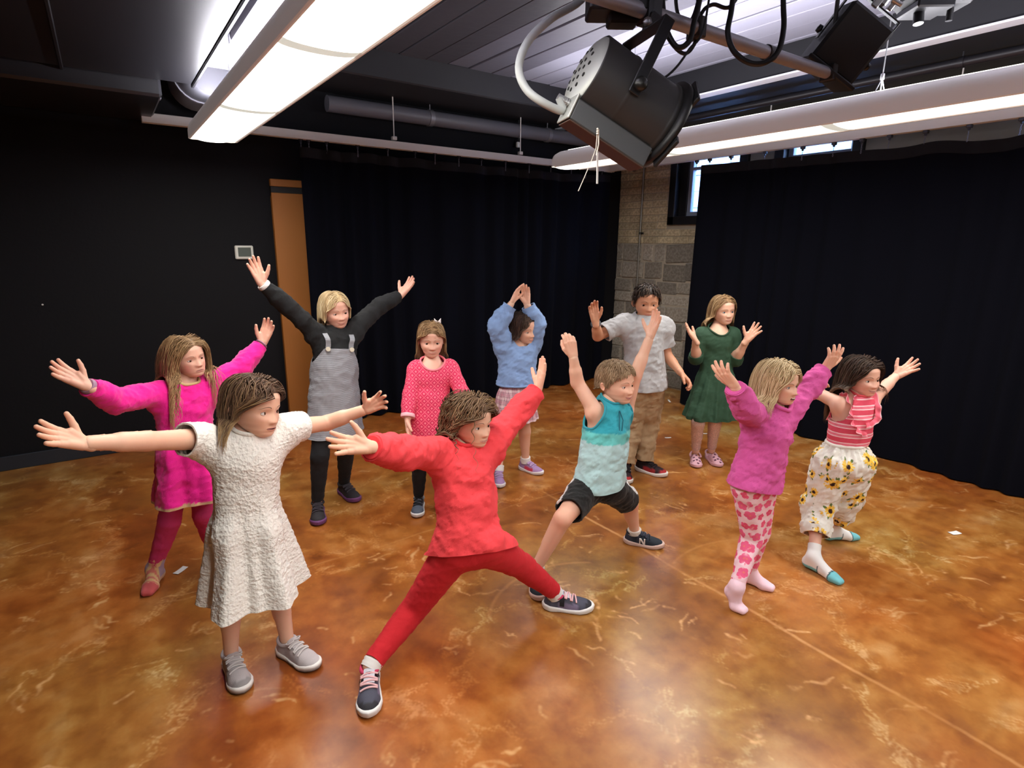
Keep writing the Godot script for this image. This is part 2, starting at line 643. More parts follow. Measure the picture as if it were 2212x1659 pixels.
# ---------------------------------------------------------------- shell
func floor_texture() -> ImageTexture:
	var rng := RandomNumberGenerator.new()
	rng.seed = 77
	var size := 1024
	var imgs := []
	for q in [[0.007, 3, 5, 60.0], [0.019, 9, 5, 30.0], [0.05, 21, 4, 10.0], [0.004, 40, 3, 40.0]]:
		var f := FastNoiseLite.new()
		f.noise_type = FastNoiseLite.TYPE_SIMPLEX_SMOOTH
		f.seed = q[1]; f.frequency = q[0]; f.fractal_octaves = q[2]
		f.domain_warp_enabled = true
		f.domain_warp_amplitude = q[3]
		f.domain_warp_frequency = q[0] * 1.7
		var im := f.get_image(size, size)
		im.convert(Image.FORMAT_L8)
		imgs.append(im.get_data())
	# long trowel streaks: noise stretched along x and along z
	for q in [[71, 1024, 200], [72, 200, 1024]]:
		var f := FastNoiseLite.new()
		f.noise_type = FastNoiseLite.TYPE_SIMPLEX_SMOOTH
		f.seed = q[0]; f.frequency = 0.022; f.fractal_octaves = 4
		f.domain_warp_enabled = true
		f.domain_warp_amplitude = 24.0
		f.domain_warp_frequency = 0.008
		var im := f.get_image(q[2] if q[0] == 71 else 1024, q[1] if q[0] == 71 else 200)
		im.convert(Image.FORMAT_L8)
		im.resize(size, size, Image.INTERPOLATE_CUBIC)
		imgs.append(im.get_data())
	# overlapping plates of finish, each with its own tone, and the ridges between them
	for q in [[81, FastNoiseLite.RETURN_CELL_VALUE], [81, FastNoiseLite.RETURN_DISTANCE2_SUB], [93, FastNoiseLite.RETURN_DISTANCE2_SUB]]:
		var f := FastNoiseLite.new()
		f.noise_type = FastNoiseLite.TYPE_CELLULAR
		f.cellular_return_type = q[1]
		f.cellular_jitter = 1.0
		f.seed = q[0]; f.frequency = 0.0085 if q[0] == 81 else 0.017
		f.fractal_type = FastNoiseLite.FRACTAL_NONE
		f.domain_warp_enabled = true
		f.domain_warp_amplitude = 90.0
		f.domain_warp_frequency = 0.006
		f.domain_warp_fractal_octaves = 4
		var im := Image.create(size, size, false, Image.FORMAT_L8)
		im = f.get_image(size, size, false, false, q[1] == FastNoiseLite.RETURN_CELL_VALUE)
		if q[1] != FastNoiseLite.RETURN_CELL_VALUE:
			im = f.get_image(size, size, false, false, true)
		im.convert(Image.FORMAT_L8)
		imgs.append(im.get_data())
	var a: PackedByteArray = imgs[0]
	var b: PackedByteArray = imgs[1]
	var c: PackedByteArray = imgs[2]
	var e: PackedByteArray = imgs[3]
	var sx: PackedByteArray = imgs[4]
	var sz: PackedByteArray = imgs[5]
	var plate: PackedByteArray = imgs[6]
	var ridge: PackedByteArray = imgs[7]
	var ridge2: PackedByteArray = imgs[8]
	var ramp := PackedColorArray()
	var stops := [[0.0, srgb(124, 72, 34)], [0.25, srgb(146, 88, 42)], [0.42, srgb(160, 99, 44)], [0.58, srgb(174, 115, 56)], [0.76, srgb(186, 134, 78)], [1.0, srgb(206, 160, 108)]]
	for i in 256:
		var t := i / 255.0
		for k in stops.size() - 1:
			if t <= stops[k + 1][0]:
				ramp.append((stops[k][1] as Color).lerp(stops[k + 1][1], (t - stops[k][0]) / (stops[k + 1][0] - stops[k][0])))
				break
	var data := PackedByteArray()
	data.resize(size * size * 3)
	for i in size * size:
		var across := clampf(((i % size) / float(size) - 0.30) * 4.0, 0.0, 1.0)
		var streak := lerpf(sz[i], sx[i], across) - 128.0
		var v := (a[i] - 128) * 0.34 + (b[i] - 128) * 0.30 + (c[i] - 128) * 0.30 + streak * 0.42 + (plate[i] - 128) * 0.20 + 126.0
		# pale ridges where plates meet, only here and there
		var rg := maxf(0.0, 13.0 - ridge[i]) / 13.0 * clampf((b[i] - 110) / 40.0, 0.0, 1.0) + 0.7 * maxf(0.0, 14.0 - ridge2[i]) / 14.0 * clampf((a[i] - 125) / 40.0, 0.0, 1.0)
		v += rg * 95.0
		var t := clampi(int(v), 0, 255)
		var w := (e[i] - 128) * 0.0011
		var q := ramp[t]
		data[i * 3] = clampi(int(255.0 * q.r * (1.0 + w * 0.3)), 0, 255)
		data[i * 3 + 1] = clampi(int(255.0 * q.g * (1.0 - w)), 0, 255)
		data[i * 3 + 2] = clampi(int(255.0 * q.b * (1.0 - w * 1.6)), 0, 255)
	var im := Image.create_from_data(size, size, false, Image.FORMAT_RGB8, data)
	im.resize(2048, 2048, Image.INTERPOLATE_CUBIC)
	im.convert(Image.FORMAT_RGBA8)
	# trowel strokes: pale ridges and dark smears, curved in arcs round many centres
	var brushes := {}
	for i in 900:
		var pale := rng.randf() < 0.7
		var cx := rng.randf() * 2048.0
		var cy := rng.randf() * 2048.0
		var rad := rng.randf_range(14.0, 150.0)
		var t0 := rng.randf() * TAU
		if rng.randf() < 0.55:
			t0 = -0.7 + rng.randf_range(-0.4, 0.4) + (PI if rng.randf() < 0.5 else 0.0)
		var dirn := 1.0 if rng.randf() < 0.5 else -1.0
		var tone := srgb(222, 176, 124) if pale else srgb(92, 44, 28)
		for line in rng.randi_range(1, 4):   # several bristles of one stroke
			var sweep := rng.randf_range(0.10, 0.9) * dirn * minf(1.0, 60.0 / rad)
			var wid := rng.randf_range(0.8, 2.0) if pale else rng.randf_range(3.0, 11.0)
			var alpha := snappedf(0.05 + 0.26 * pow(rng.randf(), 2.0), 0.02) if pale else 0.03
			var r := rad + rng.randf_range(-14, 14)
			var s0 := t0 + rng.randf_range(-0.2, 0.2)
			var n := int(r * absf(sweep) / maxf(wid * 0.5, 0.8)) + 2
			for k in n:
				var f := k / float(n)
				var t := s0 + sweep * f
				var p := Vector2(cx + cos(t) * r, cy + sin(t) * r * 0.8) + Vector2(rng.randf_range(-1, 1), rng.randf_range(-1, 1)) * wid * 0.5 + Vector2(sin(f * 9.0 + line), cos(f * 7.0 + i)) * 2.0
				dab(im, brushes, p, wid * (0.35 + 0.65 * sin(PI * f)), tone, alpha)
	for i in 380:   # short flecks and chips
		var p := Vector2(rng.randf() * 2048.0, rng.randf() * 2048.0)
		var d := Vector2.from_angle(rng.randf() * TAU)
		for k in rng.randi_range(3, 12):
			d = d.rotated(rng.randf_range(-0.5, 0.5))
			p += d * 2.0
			dab(im, brushes, p, rng.randf_range(0.8, 1.8), srgb(228, 186, 136), snappedf(rng.randf_range(0.15, 0.45), 0.05))
	# scored control joints, one along z and one along x, and a big trowelled arc
	for k in 700:
		var z := -2.7 + k * 0.0045
		dab(im, brushes, floor_px(2.125 + 0.006 * sin(z * 9.0), z), 1.9, srgb(220, 170, 118), snappedf(0.08 + 0.2 * absf(sin(k * 0.013)), 0.02))
	for k in 800:
		dab(im, brushes, floor_px(0.2 + k * 0.005, -2.62 + 0.008 * sin(k * 0.05)), 1.7, srgb(214, 166, 112), snappedf(0.05 + 0.12 * absf(sin(k * 0.021)), 0.02))
	for k in 420:
		var t := -1.9 + k * 0.0052
		dab(im, brushes, floor_px(2.35 + cos(t) * 0.62, -1.02 + sin(t) * 0.66), 2.4, srgb(212, 158, 102), 0.08)
	for k in 300:
		var t := -2.6 + k * 0.006
		dab(im, brushes, floor_px(1.52 + cos(t) * 0.42, -1.62 + sin(t) * 0.36), 2.0, srgb(210, 156, 102), 0.08)
	return ImageTexture.create_from_image(im)

func floor_px(x: float, z: float) -> Vector2:
	return Vector2((x + 1.3) / 6.4, (z + 5.1) / 6.4) * 2048.0

func dab(im: Image, brushes: Dictionary, p: Vector2, r: float, tone: Color, alpha: float) -> void:
	var key := "%d %.2f %s" % [int(ceil(r * 1.6)), alpha, tone.to_html(false)]
	if not brushes.has(key):
		var s := int(ceil(r * 1.6)) * 2 + 1
		var b := Image.create(s, s, false, Image.FORMAT_RGBA8)
		for y in s:
			for x in s:
				var d := Vector2(x - s / 2, y - s / 2).length() / (s * 0.5)
				b.set_pixel(x, y, Color(tone, alpha * clampf(1.3 - 1.3 * d, 0.0, 1.0)))
		brushes[key] = b
	var bi: Image = brushes[key]
	im.blend_rect(bi, Rect2i(Vector2i.ZERO, bi.get_size()), Vector2i(p) - bi.get_size() / 2)

func room() -> void:
	# floor
	var fm := mat("stained_concrete", Color.WHITE, 0.28)
	fm.albedo_texture = floor_texture()
	fm.heightmap_enabled = true
	fm.heightmap_texture = noise_tex(0.02, 14, 4)
	fm.heightmap_scale = 0.06
	fm.metallic_specular = 0.58
	fm.detail_enabled = true
	fm.detail_blend_mode = BaseMaterial3D.BLEND_MODE_MUL
	var fine := noise_tex(0.012, 61, 6, FastNoiseLite.TYPE_SIMPLEX_SMOOTH, false, 512)
	var fg := Gradient.new()
	fg.set_color(0, Color(0.86, 0.81, 0.78)); fg.set_color(1, Color(1, 1, 1))
	fg.add_point(0.55, Color(0.98, 0.97, 0.95))
	fine.color_ramp = fg
	fm.detail_albedo = fine
	fm.detail_uv_layer = BaseMaterial3D.DETAIL_UV_2
	fm.uv2_triplanar = true
	fm.uv2_scale = Vector3.ONE * 1.3
	var f := Buf.new()
	f.quad(Vector3(-3, 0, -5.3), Vector3(5.5, 0, -5.3), Vector3(5.5, 0, 3.2), Vector3(-3, 0, 3.2), Vector3.UP)
	for i in 4:
		f.uv[i] = floor_px(f.v[i].x, f.v[i].z) / 2048.0
	f.box(Vector3(1.25, -0.08, -1.05), Vector3(8.5, 0.15, 8.5), 0.0)
	structure("floor", f, fm, "polished acid-stained concrete floor in mottled orange brown")
	# left and hidden walls: black paint
	var black := mat("black_paint", srgb(20, 20, 24), 0.75)
	black.metallic_specular = 0.3
	black.heightmap_enabled = true
	black.heightmap_texture = noise_tex(0.06, 31, 3)
	black.heightmap_scale = 0.05
	black.uv1_triplanar = true
	black.uv1_scale = Vector3.ONE * 2.0
	var w := Buf.new()
	w.box(Vector3(1.25, 1.45, -5.1), Vector3(8.5, 2.9, 0.2), 0.0)
	structure("wall_left", w, black, "flat black painted wall")
	w = Buf.new()
	w.box(Vector3(-3.1, 1.45, -1.0), Vector3(0.2, 2.9, 8.6), 0.0)
	structure("wall_near", w, black)
	w = Buf.new()
	w.box(Vector3(1.25, 1.45, 3.3), Vector3(8.5, 2.9, 0.2), 0.0)
	structure("wall_rear", w, black)
	w = Buf.new()
	w.box(Vector3(-1.05, 0.05, -4.992), Vector3(4.3, 0.1, 0.018), 0.004)
	structure("baseboard_left", w, mat("rubber_base", srgb(38, 42, 50), 0.5), "dark rubber baseboard under the black wall")
	masonry()
	# ceiling
	var cm := mat("ceiling_paint", srgb(132, 131, 144), 0.5)
	cm.heightmap_enabled = true
	cm.heightmap_texture = noise_tex(0.03, 12, 4)
	cm.heightmap_scale = 0.12
	cm.uv1_triplanar = true
	# light falling off away from the right wall, put into the plank colours
	var cm_shaded: StandardMaterial3D = cm.duplicate()
	cm_shaded.albedo_color = srgb(62, 60, 66)
	cm_shaded.resource_name = "ceiling_paint_shaded"
	var cm_half_shaded: StandardMaterial3D = cm.duplicate()
	cm_half_shaded.albedo_color = srgb(88, 86, 96)
	cm_half_shaded.resource_name = "ceiling_paint_half_shaded"
	var c := Buf.new()
	c.box(Vector3(1.25, 2.98, -1.05), Vector3(8.7, 0.1, 8.7), 0.0)
	var ceil_o := structure("ceiling", c, cm, "dark painted plank ceiling")
	var px := -3.0
	var k := 0
	while px < 5.2:   # planks run along z
		var pw := 0.20 + 0.015 * sin(k * 2.3)
		var b := Buf.new()
		b.box(Vector3(px + pw * 0.5, 2.915 + 0.004 * sin(k * 1.7), -1.05), Vector3(pw - 0.010, 0.03, 8.45), 0.004)
		put("plank", b, cm if px > 3.0 else (cm_half_shaded if px > 2.35 else cm_shaded), ceil_o)
		px += pw
		k += 1

# the masonry wall on the right: rubble stone below, painted brick above, seen between the curtains
func masonry() -> void:
	var rng := RandomNumberGenerator.new()
	rng.seed = 4
	var mortar := mat("mortar", srgb(176, 166, 148), 0.95)
	var wins := [[-4.25, -3.36, 1.752, 2.52], [-3.10, -2.36, 1.9, 2.52], [-1.2, -0.4, 1.9, 2.52]]
	var w := Buf.new()
	# piers and panels round the window openings
	var zs := [-5.2, -4.25, -3.36, -3.10, -2.36, -1.2, -0.4, 3.2]
	for i in zs.size() - 1:
		var z0: float = zs[i]
		var z1: float = zs[i + 1]
		var hole := []
		for q in wins:
			if absf(q[0] - z0) < 0.01:
				hole = q
		if hole.size():
			w.box(Vector3(5.125, hole[2] * 0.5, (z0 + z1) * 0.5), Vector3(0.25, hole[2], z1 - z0), 0.0)
			w.box(Vector3(5.125, (hole[3] + 2.95) * 0.5, (z0 + z1) * 0.5), Vector3(0.25, 2.95 - hole[3], z1 - z0), 0.0)
		else:
			w.box(Vector3(5.125, 1.47, (z0 + z1) * 0.5), Vector3(0.25, 2.95, z1 - z0), 0.0)
	var wall := structure("wall_right", w, mortar, "old masonry wall, grey rubble stone below and beige painted brick above")
	var bm := mat("painted_brick", Color.WHITE, 0.9)
	bm.heightmap_enabled = true
	bm.heightmap_texture = noise_tex(0.05, 3, 4)
	bm.heightmap_scale = 0.35
	bm.uv1_triplanar = true
	bm.uv1_scale = Vector3.ONE * 4.0
	bm.detail_enabled = true
	bm.detail_blend_mode = BaseMaterial3D.BLEND_MODE_MUL
	var grain := noise_tex(0.035, 8, 4)
	var gr := Gradient.new()
	gr.set_color(0, Color(0.74, 0.72, 0.69)); gr.set_color(1, Color(1, 1, 1))
	grain.color_ramp = gr
	bm.detail_albedo = grain
	bm.uv2_triplanar = true
	bm.uv2_scale = Vector3.ONE * 3.0
	bm.detail_uv_layer = BaseMaterial3D.DETAIL_UV_2
	var y := 0.0
	var course := 0
	while y < 2.62:
		var stone := y < 1.44
		var h := rng.randf_range(0.12, 0.20) if stone else 0.076
		var z := -5.0 - rng.randf_range(0.0, 0.15)
		while z < -3.42:
			var ln := rng.randf_range(0.16, 0.42) if stone else (0.21 if rng.randf() < 0.85 else 0.10)
			var z1 := minf(z + ln, -3.40)
			var z0 := maxf(z, -5.0)
			z += ln
			if z1 - z0 < 0.04:
				continue
			if y + h > 1.755 and z1 > -4.28:   # the window and its frame
				z1 = -4.28
				if z1 - z0 < 0.04:
					continue
			var b := Buf.new()
			var g := rng.randf_range(0.006, 0.02) if stone else 0.006
			var tone := Color.WHITE
			if stone:
				var s := rng.randf_range(0.78, 1.15)
				tone = lin(176 * s, 170 * s, 158 * s)
			else:
				var s := rng.randf_range(0.9, 1.05)
				tone = lin(232 * s, 218 * s, 182 * s)
				if y < 1.55 and rng.randf() < 0.25:
					tone = lin(120, 92, 78) if rng.randf() < 0.5 else lin(92, 86, 80)
			b.col = tone
			b.box(Vector3(), Vector3(0.05, h - g, z1 - z0 - g), 0.012 if stone else 0.005)
			if stone:   # dressed by hand: every corner a little off
				for k in b.v.size():
					var p := b.v[k]
					var hsh := sin(p.y * 91.0 + p.z * 57.0 + course * 7.0 + z * 13.0)
					b.v[k] = p + Vector3(0.006 * hsh, 0.011 * sin(p.z * 23.0 + z * 9.0), 0.012 * sin(p.y * 40.0 + z * 5.0))
			var o := put("stone" if stone else "brick", b, bm, wall)
			o.position = Vector3(5.012 + rng.randf_range(-0.008, 0.006) if stone else 5.017 + rng.randf_range(-0.003, 0.003), y + h * 0.5, (z0 + z1) * 0.5)
		y += h
		course += 1
	# windows: black painted surround, grey sash, a pane
	var n := 1
	for q in wins:
		var fr := Buf.new()
		var zc: float = (q[0] + q[1]) * 0.5
		var wd: float = q[1] - q[0]
		var yc: float = (q[2] + q[3]) * 0.5
		var ht: float = q[3] - q[2]
		var t := 0.085
		for s in [0, 1]:
			fr.box(Vector3(5.0, yc, q[s] + t * 0.5 * (1 - 2 * s)), Vector3(0.09, ht, t), 0.005)
			fr.box(Vector3(5.0, q[2 + s] + t * 0.5 * (1 - 2 * s), zc), Vector3(0.09, t, wd), 0.005)
		var win := structure("window_%d" % n, fr, mat("black_frame", srgb(22, 22, 26), 0.5), "small high basement window in a black surround")
		var sash := Buf.new()
		var u := 0.045
		for s in [0, 1]:
			sash.box(Vector3(5.06, yc, q[s] + (t + 0.10 * (1 - s) * (1 if n == 1 else 0) + u * 0.5) * (1 - 2 * s)), Vector3(0.05, ht - 2 * t, u), 0.004)
			sash.box(Vector3(5.06, q[2 + s] + (t + u * 0.5) * (1 - 2 * s), zc), Vector3(0.048, u, wd - 2 * t), 0.004)
		sash.box(Vector3(5.06, 2.30, zc), Vector3(0.046, 0.03, wd - 2 * t), 0.004)
		put("sash", sash, mat("grey_sash", srgb(150, 158, 172), 0.5), win)
		if n == 1:
			var jb := Buf.new()
			jb.box(Vector3(5.05, yc, q[0] + t + 0.05), Vector3(0.05, ht - 2 * t, 0.10), 0.004)
			put("jamb", jb, mat("black_frame", srgb(22, 22, 26), 0.5), win)
		var pane := Buf.new()
		pane.box(Vector3(5.065, yc, zc), Vector3(0.005, ht - 2 * t, wd - 2 * t), 0.0)
		var gm := mat("pane_glass", Color(0.9, 0.95, 1.0, 0.12), 0.02)
		gm.transparency = BaseMaterial3D.TRANSPARENCY_ALPHA
		put("pane", pane, gm, win)
		n += 1
	# the pale areaway wall outside the windows
	var aw := Buf.new()
	for i in 9:
		aw.box(Vector3(6.6 + 0.01 * (i % 2), 0.9 + i * 0.205, -2.4), Vector3(0.1, 0.2, 7.0), 0.006)
	structure("wall_outside", aw, mat("areaway", srgb(196, 206, 222), 0.9), "pale siding of the building across the areaway")
	# steel conduit on the masonry
	var cd := thing("conduit", Vector3(4.97, 0.9, -4.63), "thin steel conduit running up the masonry wall between the curtains", "pipe")
	var b := Buf.new()
	b.tube([Vector3(0, 0, 0), Vector3(0, 1.56, 0)], [0.011], 12)
	put("tube", b, mat("galvanised", srgb(150, 146, 138), 0.4, 0.7), cd)
	for yy in [0.12, 0.77, 1.5]:
		var s := Buf.new()
		s.tube([Vector3(0, yy - 0.012, 0), Vector3(0, yy + 0.012, 0)], [0.0145], 12)
		s.box(Vector3(0.012, yy, 0.022), Vector3(0.008, 0.02, 0.035), 0.002)
		put("strap", s, mat("dark_steel", srgb(60, 58, 56), 0.5, 0.6), cd)

# ---------------------------------------------------------------- curtains on their tracks
func curtain(called: String, a: Vector3, d: Vector3, ln: float, hgt: Callable, seed_: int, label: String, soft := 1.0) -> void:
	var rng := RandomNumberGenerator.new()
	rng.seed = seed_
	var nn := d.cross(Vector3.UP)
	if nn.dot(Vector3(0, 0, 0) - a) < 0.0:
		nn = -nn
	var cols := int(ln / 0.012)
	var ph := PackedFloat32Array()
	var t := 0.0
	for i in cols + 1:
		ph.append(t)
		t += 0.012 / (0.24 + 0.09 * sin(i * 0.045 + seed_) + 0.03 * sin(i * 0.171))
	var root := thing(called, a, label, "curtain")
	var b := Buf.new()
	for side in [0, 1]:
		var rows := []
		for r in 15:
			var f := r / 14.0
			var row := PackedVector3Array()
			for i in cols + 1:
				var s := i / float(cols)
				var top: float = hgt.call(s * ln)
				var y := 0.012 + (top - 0.012) * f
				var w := TAU * ph[i]
				var dep := soft * (0.022 + 0.016 * (1.0 - f)) * sin(w + 0.35 * sin(f * 2.0 + i * 0.01)) + soft * 0.006 * sin(2.0 * w + 1.0) * (1.0 - f * 0.5)
				dep += (0.03 * sin(s * 9.0 + seed_) + 0.012 * sin(s * 31.0)) * (1.0 - f)
				row.append(d * (s * ln) + nn * (dep + 0.004 * side) + Vector3.UP * y)
			rows.append(row)
		b.loft(rows, false, false, false, [], nn if side else -nn)
	var m := mat("black_velour", srgb(13, 14, 21), 0.95)
	m.rim_enabled = true
	m.rim = 0.03
	m.metallic_specular = 0.12
	m.rim_tint = 0.2
	put("cloth", b, m, root)
	# the stitched webbing along the top
	var wb := Buf.new()
	var rr := []
	for f in [-0.075, 0.0]:
		var row := PackedVector3Array()
		for i in cols + 1:
			var s := i / float(cols)
			var dep := soft * 0.022 * sin(TAU * ph[i] + 0.35 * sin(2.0 + i * 0.01)) + soft * 0.006 * 0.5 * sin(2.0 * TAU * ph[i] + 1.0) + 0.007
			row.append(d * (s * ln) + nn * dep + Vector3.UP * (hgt.call(s * ln) + f))
		rr.append(row)
	wb.loft(rr, false, false, false, [], nn)
	put("webbing", wb, mat("black_webbing", srgb(10, 10, 15), 0.95), root)

func curtains() -> void:
	curtain("curtain", Vector3(1.34, 0, -4.80), Vector3.RIGHT, 3.30, func(s: float) -> float: return 2.245 + 0.004 * sin(s * 14.0) + 0.03 * smoothstep(2.7, 3.3, s), 3, "black stage curtain hanging along the left wall beside the wood strip")
	curtain("curtain", Vector3(4.60, 0, -3.58), Vector3.BACK, 5.2, func(s: float) -> float: return 2.255 - 0.030 * minf(s, 2.4) / 1.4 + 0.012 * sin(s * 11.0) * smoothstep(1.2, 1.8, s), 8, "black stage curtain hanging along the right wall under the windows", 0.55)
	var rail := mat("track_metal", srgb(222, 220, 216), 0.45)
	for q in [["curtain_track", Vector3(0.33, 2.335, -4.80), Vector3.RIGHT, 4.34, "pale metal curtain track along the left wall"], ["curtain_track", Vector3(4.60, 2.335, -4.75), Vector3.BACK, 6.3, "pale metal curtain track along the right wall in front of the windows"]]:
		var d: Vector3 = q[2]
		var ln: float = q[3]
		var side := d.cross(Vector3.UP)
		var root := thing(q[0], q[1], q[4], "curtain track")
		var b := Buf.new()
		var bas := Basis(d, Vector3.UP, side)
		# a channel: web, two flanges and turned-in lips
		b.box(d * ln * 0.5 + Vector3.UP * 0.028, Vector3(ln, 0.006, 0.05), 0.002, bas)
		for s in [-1, 1]:
			b.box(d * ln * 0.5 + side * 0.024 * s, Vector3(ln, 0.06, 0.005), 0.002, bas)
			b.box(d * ln * 0.5 + side * 0.016 * s - Vector3.UP * 0.028, Vector3(ln, 0.005, 0.016), 0.002, bas)
		put("channel", b, rail, root)
		var at := 0.5
		while at < ln - 0.2:
			var s := Buf.new()
			s.box(d * at + Vector3.UP * 0.055, Vector3(0.04, 0.03, 0.04), 0.004, bas)
			s.tube([d * at + Vector3.UP * 0.05, d * at + Vector3.UP * 0.50], [0.005], 8)
			put("bracket", s, rail, root)
			at += 1.3
	# gliders: a wheel block and a short chain each
	var first: Node3D = null
	for q in [[Vector3(1.36, 0, -4.80), Vector3.RIGHT, [0.0, 0.06, 0.20, 0.45, 0.71, 0.96, 1.15, 1.39, 1.63, 1.90, 2.18, 2.45, 2.72, 2.92, 3.15], "small metal curtain glider and chain on the left wall track", "gliders on the left track", 2.275],
			[Vector3(4.60, 0, -3.64), Vector3.BACK, [0.0, 0.14, 0.36, 0.68, 1.0, 1.24, 1.44, 1.62, 1.84, 2.08, 2.34, 2.62, 2.9], "small metal curtain glider and chain on the right wall track", "gliders on the right track", 2.262]]:
		for s in q[2]:
			var g: Node3D
			if first == null:
				g = thing("curtain_glider", Vector3(), q[3], "curtain glider", q[4])
				var b := Buf.new()
				b.box(Vector3(0, 0.035, 0), Vector3(0.030, 0.024, 0.034), 0.004)
				b.box(Vector3(0, 0.018, 0), Vector3(0.012, 0.016, 0.020), 0.003)
				put("carrier", b, mat("glider_grey", srgb(70, 70, 76), 0.4, 0.6), g)
				var c := Buf.new()
				for k in 5:
					var pts := []
					for j in 9:
						var an := TAU * j / 8.0
						var w := Vector3(cos(an) * 0.004, sin(an) * 0.0085, 0)
						pts.append(Vector3(0, 0.006 - k * 0.014, 0) + (w if k % 2 == 0 else Vector3(0, w.y, w.x)))
					c.tube(pts, [0.0014], 5, false)
				put("chain", c, mat("chain_steel", srgb(150, 150, 160), 0.35, 0.8), g)
				first = g
			else:
				g = first.duplicate()
				g.name = numbered("curtain_glider")
				add_child(g)
				tag(g, q[3], "curtain glider", q[4])
			g.position = q[0] + q[1] * s + Vector3.UP * q[5]
			g.rotation.y = 0.0 if q[1] == Vector3.RIGHT else PI / 2
# ---------------------------------------------------------------- under the ceiling
func ceiling_things() -> void:
	var blk := mat("black_duct_paint", srgb(34, 33, 38), 0.4)
	var grey := mat("duct_sheet", srgb(142, 140, 152), 0.42, 0.2)
	# a dropped beam parallel to the right wall, the light along its bottom flange put into a pale colour
	var b := Buf.new()
	b.box(Vector3(4.06, 2.80, -0.9), Vector3(0.025, 0.2, 8.2), 0.003)
	var beam := structure("trim_1", b, mat("beam_black", srgb(20, 20, 24), 0.5), "black steel beam under the plank ceiling, parallel to the right wall")
	b = Buf.new()
	b.box(Vector3(4.06, 2.697, -0.9), Vector3(0.11, 0.012, 8.2), 0.003)
	put("flange", b, mat("flange_pale", srgb(240, 240, 246), 0.4), beam)
	b = Buf.new()
	b.box(Vector3(4.55, 2.80, -0.9), Vector3(0.9, 0.2, 8.2), 0.01)
	structure("trim_2", b, mat("soffit_black", srgb(26, 25, 30), 0.6), "black soffit above the windows")
	b = Buf.new()
	b.box(Vector3(1.25, 2.81, -4.68), Vector3(8.4, 0.2, 0.66), 0.01)
	structure("trim_3", b, mat("soffit_black", srgb(26, 25, 30), 0.6), "black soffit along the left wall")
	# pipes
	var p := thing("wall_pipe", Vector3(1.6, 2.60, -4.86), "grey painted pipe along the top of the left wall", "pipe")
	b = Buf.new()
	b.tube([Vector3(0, 0, 0), Vector3(3.15, 0, 0)], [0.062], 20)
	put("pipe", b, mat("pipe_grey", srgb(96, 96, 104), 0.5), p)
	for x in [0.9, 2.2, 2.75]:
		b = Buf.new()
		b.tube([Vector3(x - 0.02, 0, 0), Vector3(x + 0.02, 0, 0)], [0.068], 20)
		b.tube([Vector3(x, 0.06, 0), Vector3(x, 0.28, 0)], [0.005], 8)
		put("hanger", b, mat("pipe_strap", srgb(128, 128, 134), 0.5, 0.4), p)
	p = thing("soffit_pipe", Vector3(4.42, 2.64, -4.6), "thin black pipe under the soffit above the right curtain", "pipe")
	b = Buf.new()
	b.tube([Vector3(0, 0, 0), Vector3(0, 0, 7.5)], [0.028], 14)
	put("pipe", b, blk, p)
	for z in [0.8, 3.0, 5.2]:
		b = Buf.new()
		b.tube([Vector3(0, 0, z - 0.015), Vector3(0, 0, z + 0.015)], [0.033], 14)
		b.tube([Vector3(0, 0.02, z), Vector3(0, 0.07, z)], [0.006], 8)
		put("strap", b, blk, p)
	# ductwork at the upper left
	var d := thing("black_duct", Vector3(-1.1, 2.66, -3.1), "large black painted air duct at the upper left corner", "duct")
	b = Buf.new()
	b.box(Vector3(0, 0, 0), Vector3(3.36, 0.48, 1.95), 0.035)
	put("casing", b, blk, d)
	for x in [-0.9, 0.35, 1.05, 1.66]:
		b = Buf.new()
		b.box(Vector3(x, 0, 0), Vector3(0.018, 0.50, 1.97), 0.004)
		put("seam", b, blk, d)
	b = Buf.new()
	b.box(Vector3(1.69, -0.19, 0.93), Vector3(0.03, 0.09, 0.05), 0.006)
	put("corner_bracket", b, mat("flange_worn", srgb(205, 205, 212), 0.4, 0.3), d)
	d = thing("grey_duct", Vector3(0.78, 2.66, -1.9), "light grey sheet metal duct above the nearest pendant light", "duct")
	b = Buf.new()
	b.box(Vector3(0, 0.0, 0), Vector3(0.34, 0.46, 2.6), 0.008)
	put("casing", b, grey, d)
	for z in [-1.25, -0.3, 0.6]:
		b = Buf.new()
		b.box(Vector3(0, 0, z), Vector3(0.36, 0.48, 0.02), 0.004)
		put("seam", b, grey, d)
	d = thing("branch_duct", Vector3(0.80, 2.71, -3.66), "pale sheet metal branch duct beside the black duct", "duct")
	b = Buf.new()
	b.box(Vector3(0, 0, 0), Vector3(0.40, 0.34, 0.86), 0.008)
	put("casing", b, mat("duct_pale", srgb(176, 176, 182), 0.4, 0.2), d)
	b = Buf.new()
	b.box(Vector3(0, -0.0, -0.36), Vector3(0.42, 0.37, 0.025), 0.004)
	put("seam", b, grey, d)
	d = thing("round_duct", Vector3(0.66, 2.56, -4.1), "short round grey duct behind the pendant light", "duct")
	b = Buf.new()
	b.tube([Vector3(0, 0, 0), Vector3(0, 0, -0.62)], [0.16], 28)
	put("barrel", b, mat("pipe_grey", srgb(96, 96, 104), 0.5), d)
	b = Buf.new()
	b.tube([Vector3(0, 0, -0.30), Vector3(0, 0, -0.33)], [0.168], 28)
	put("seam", b, grey, d)
	d = thing("duct_chase", Vector3(0.0, 2.60, -4.52), "black boxed chase below the black duct against the wall", "duct")
	b = Buf.new()
	b.box(Vector3(0, 0, 0), Vector3(0.80, 0.52, 0.86), 0.015)
	put("casing", b, blk, d)
	b = Buf.new()
	b.box(Vector3(0.397, -0.02, 0.3), Vector3(0.012, 0.46, 0.05), 0.003)
	put("edge_strip", b, grey, d)

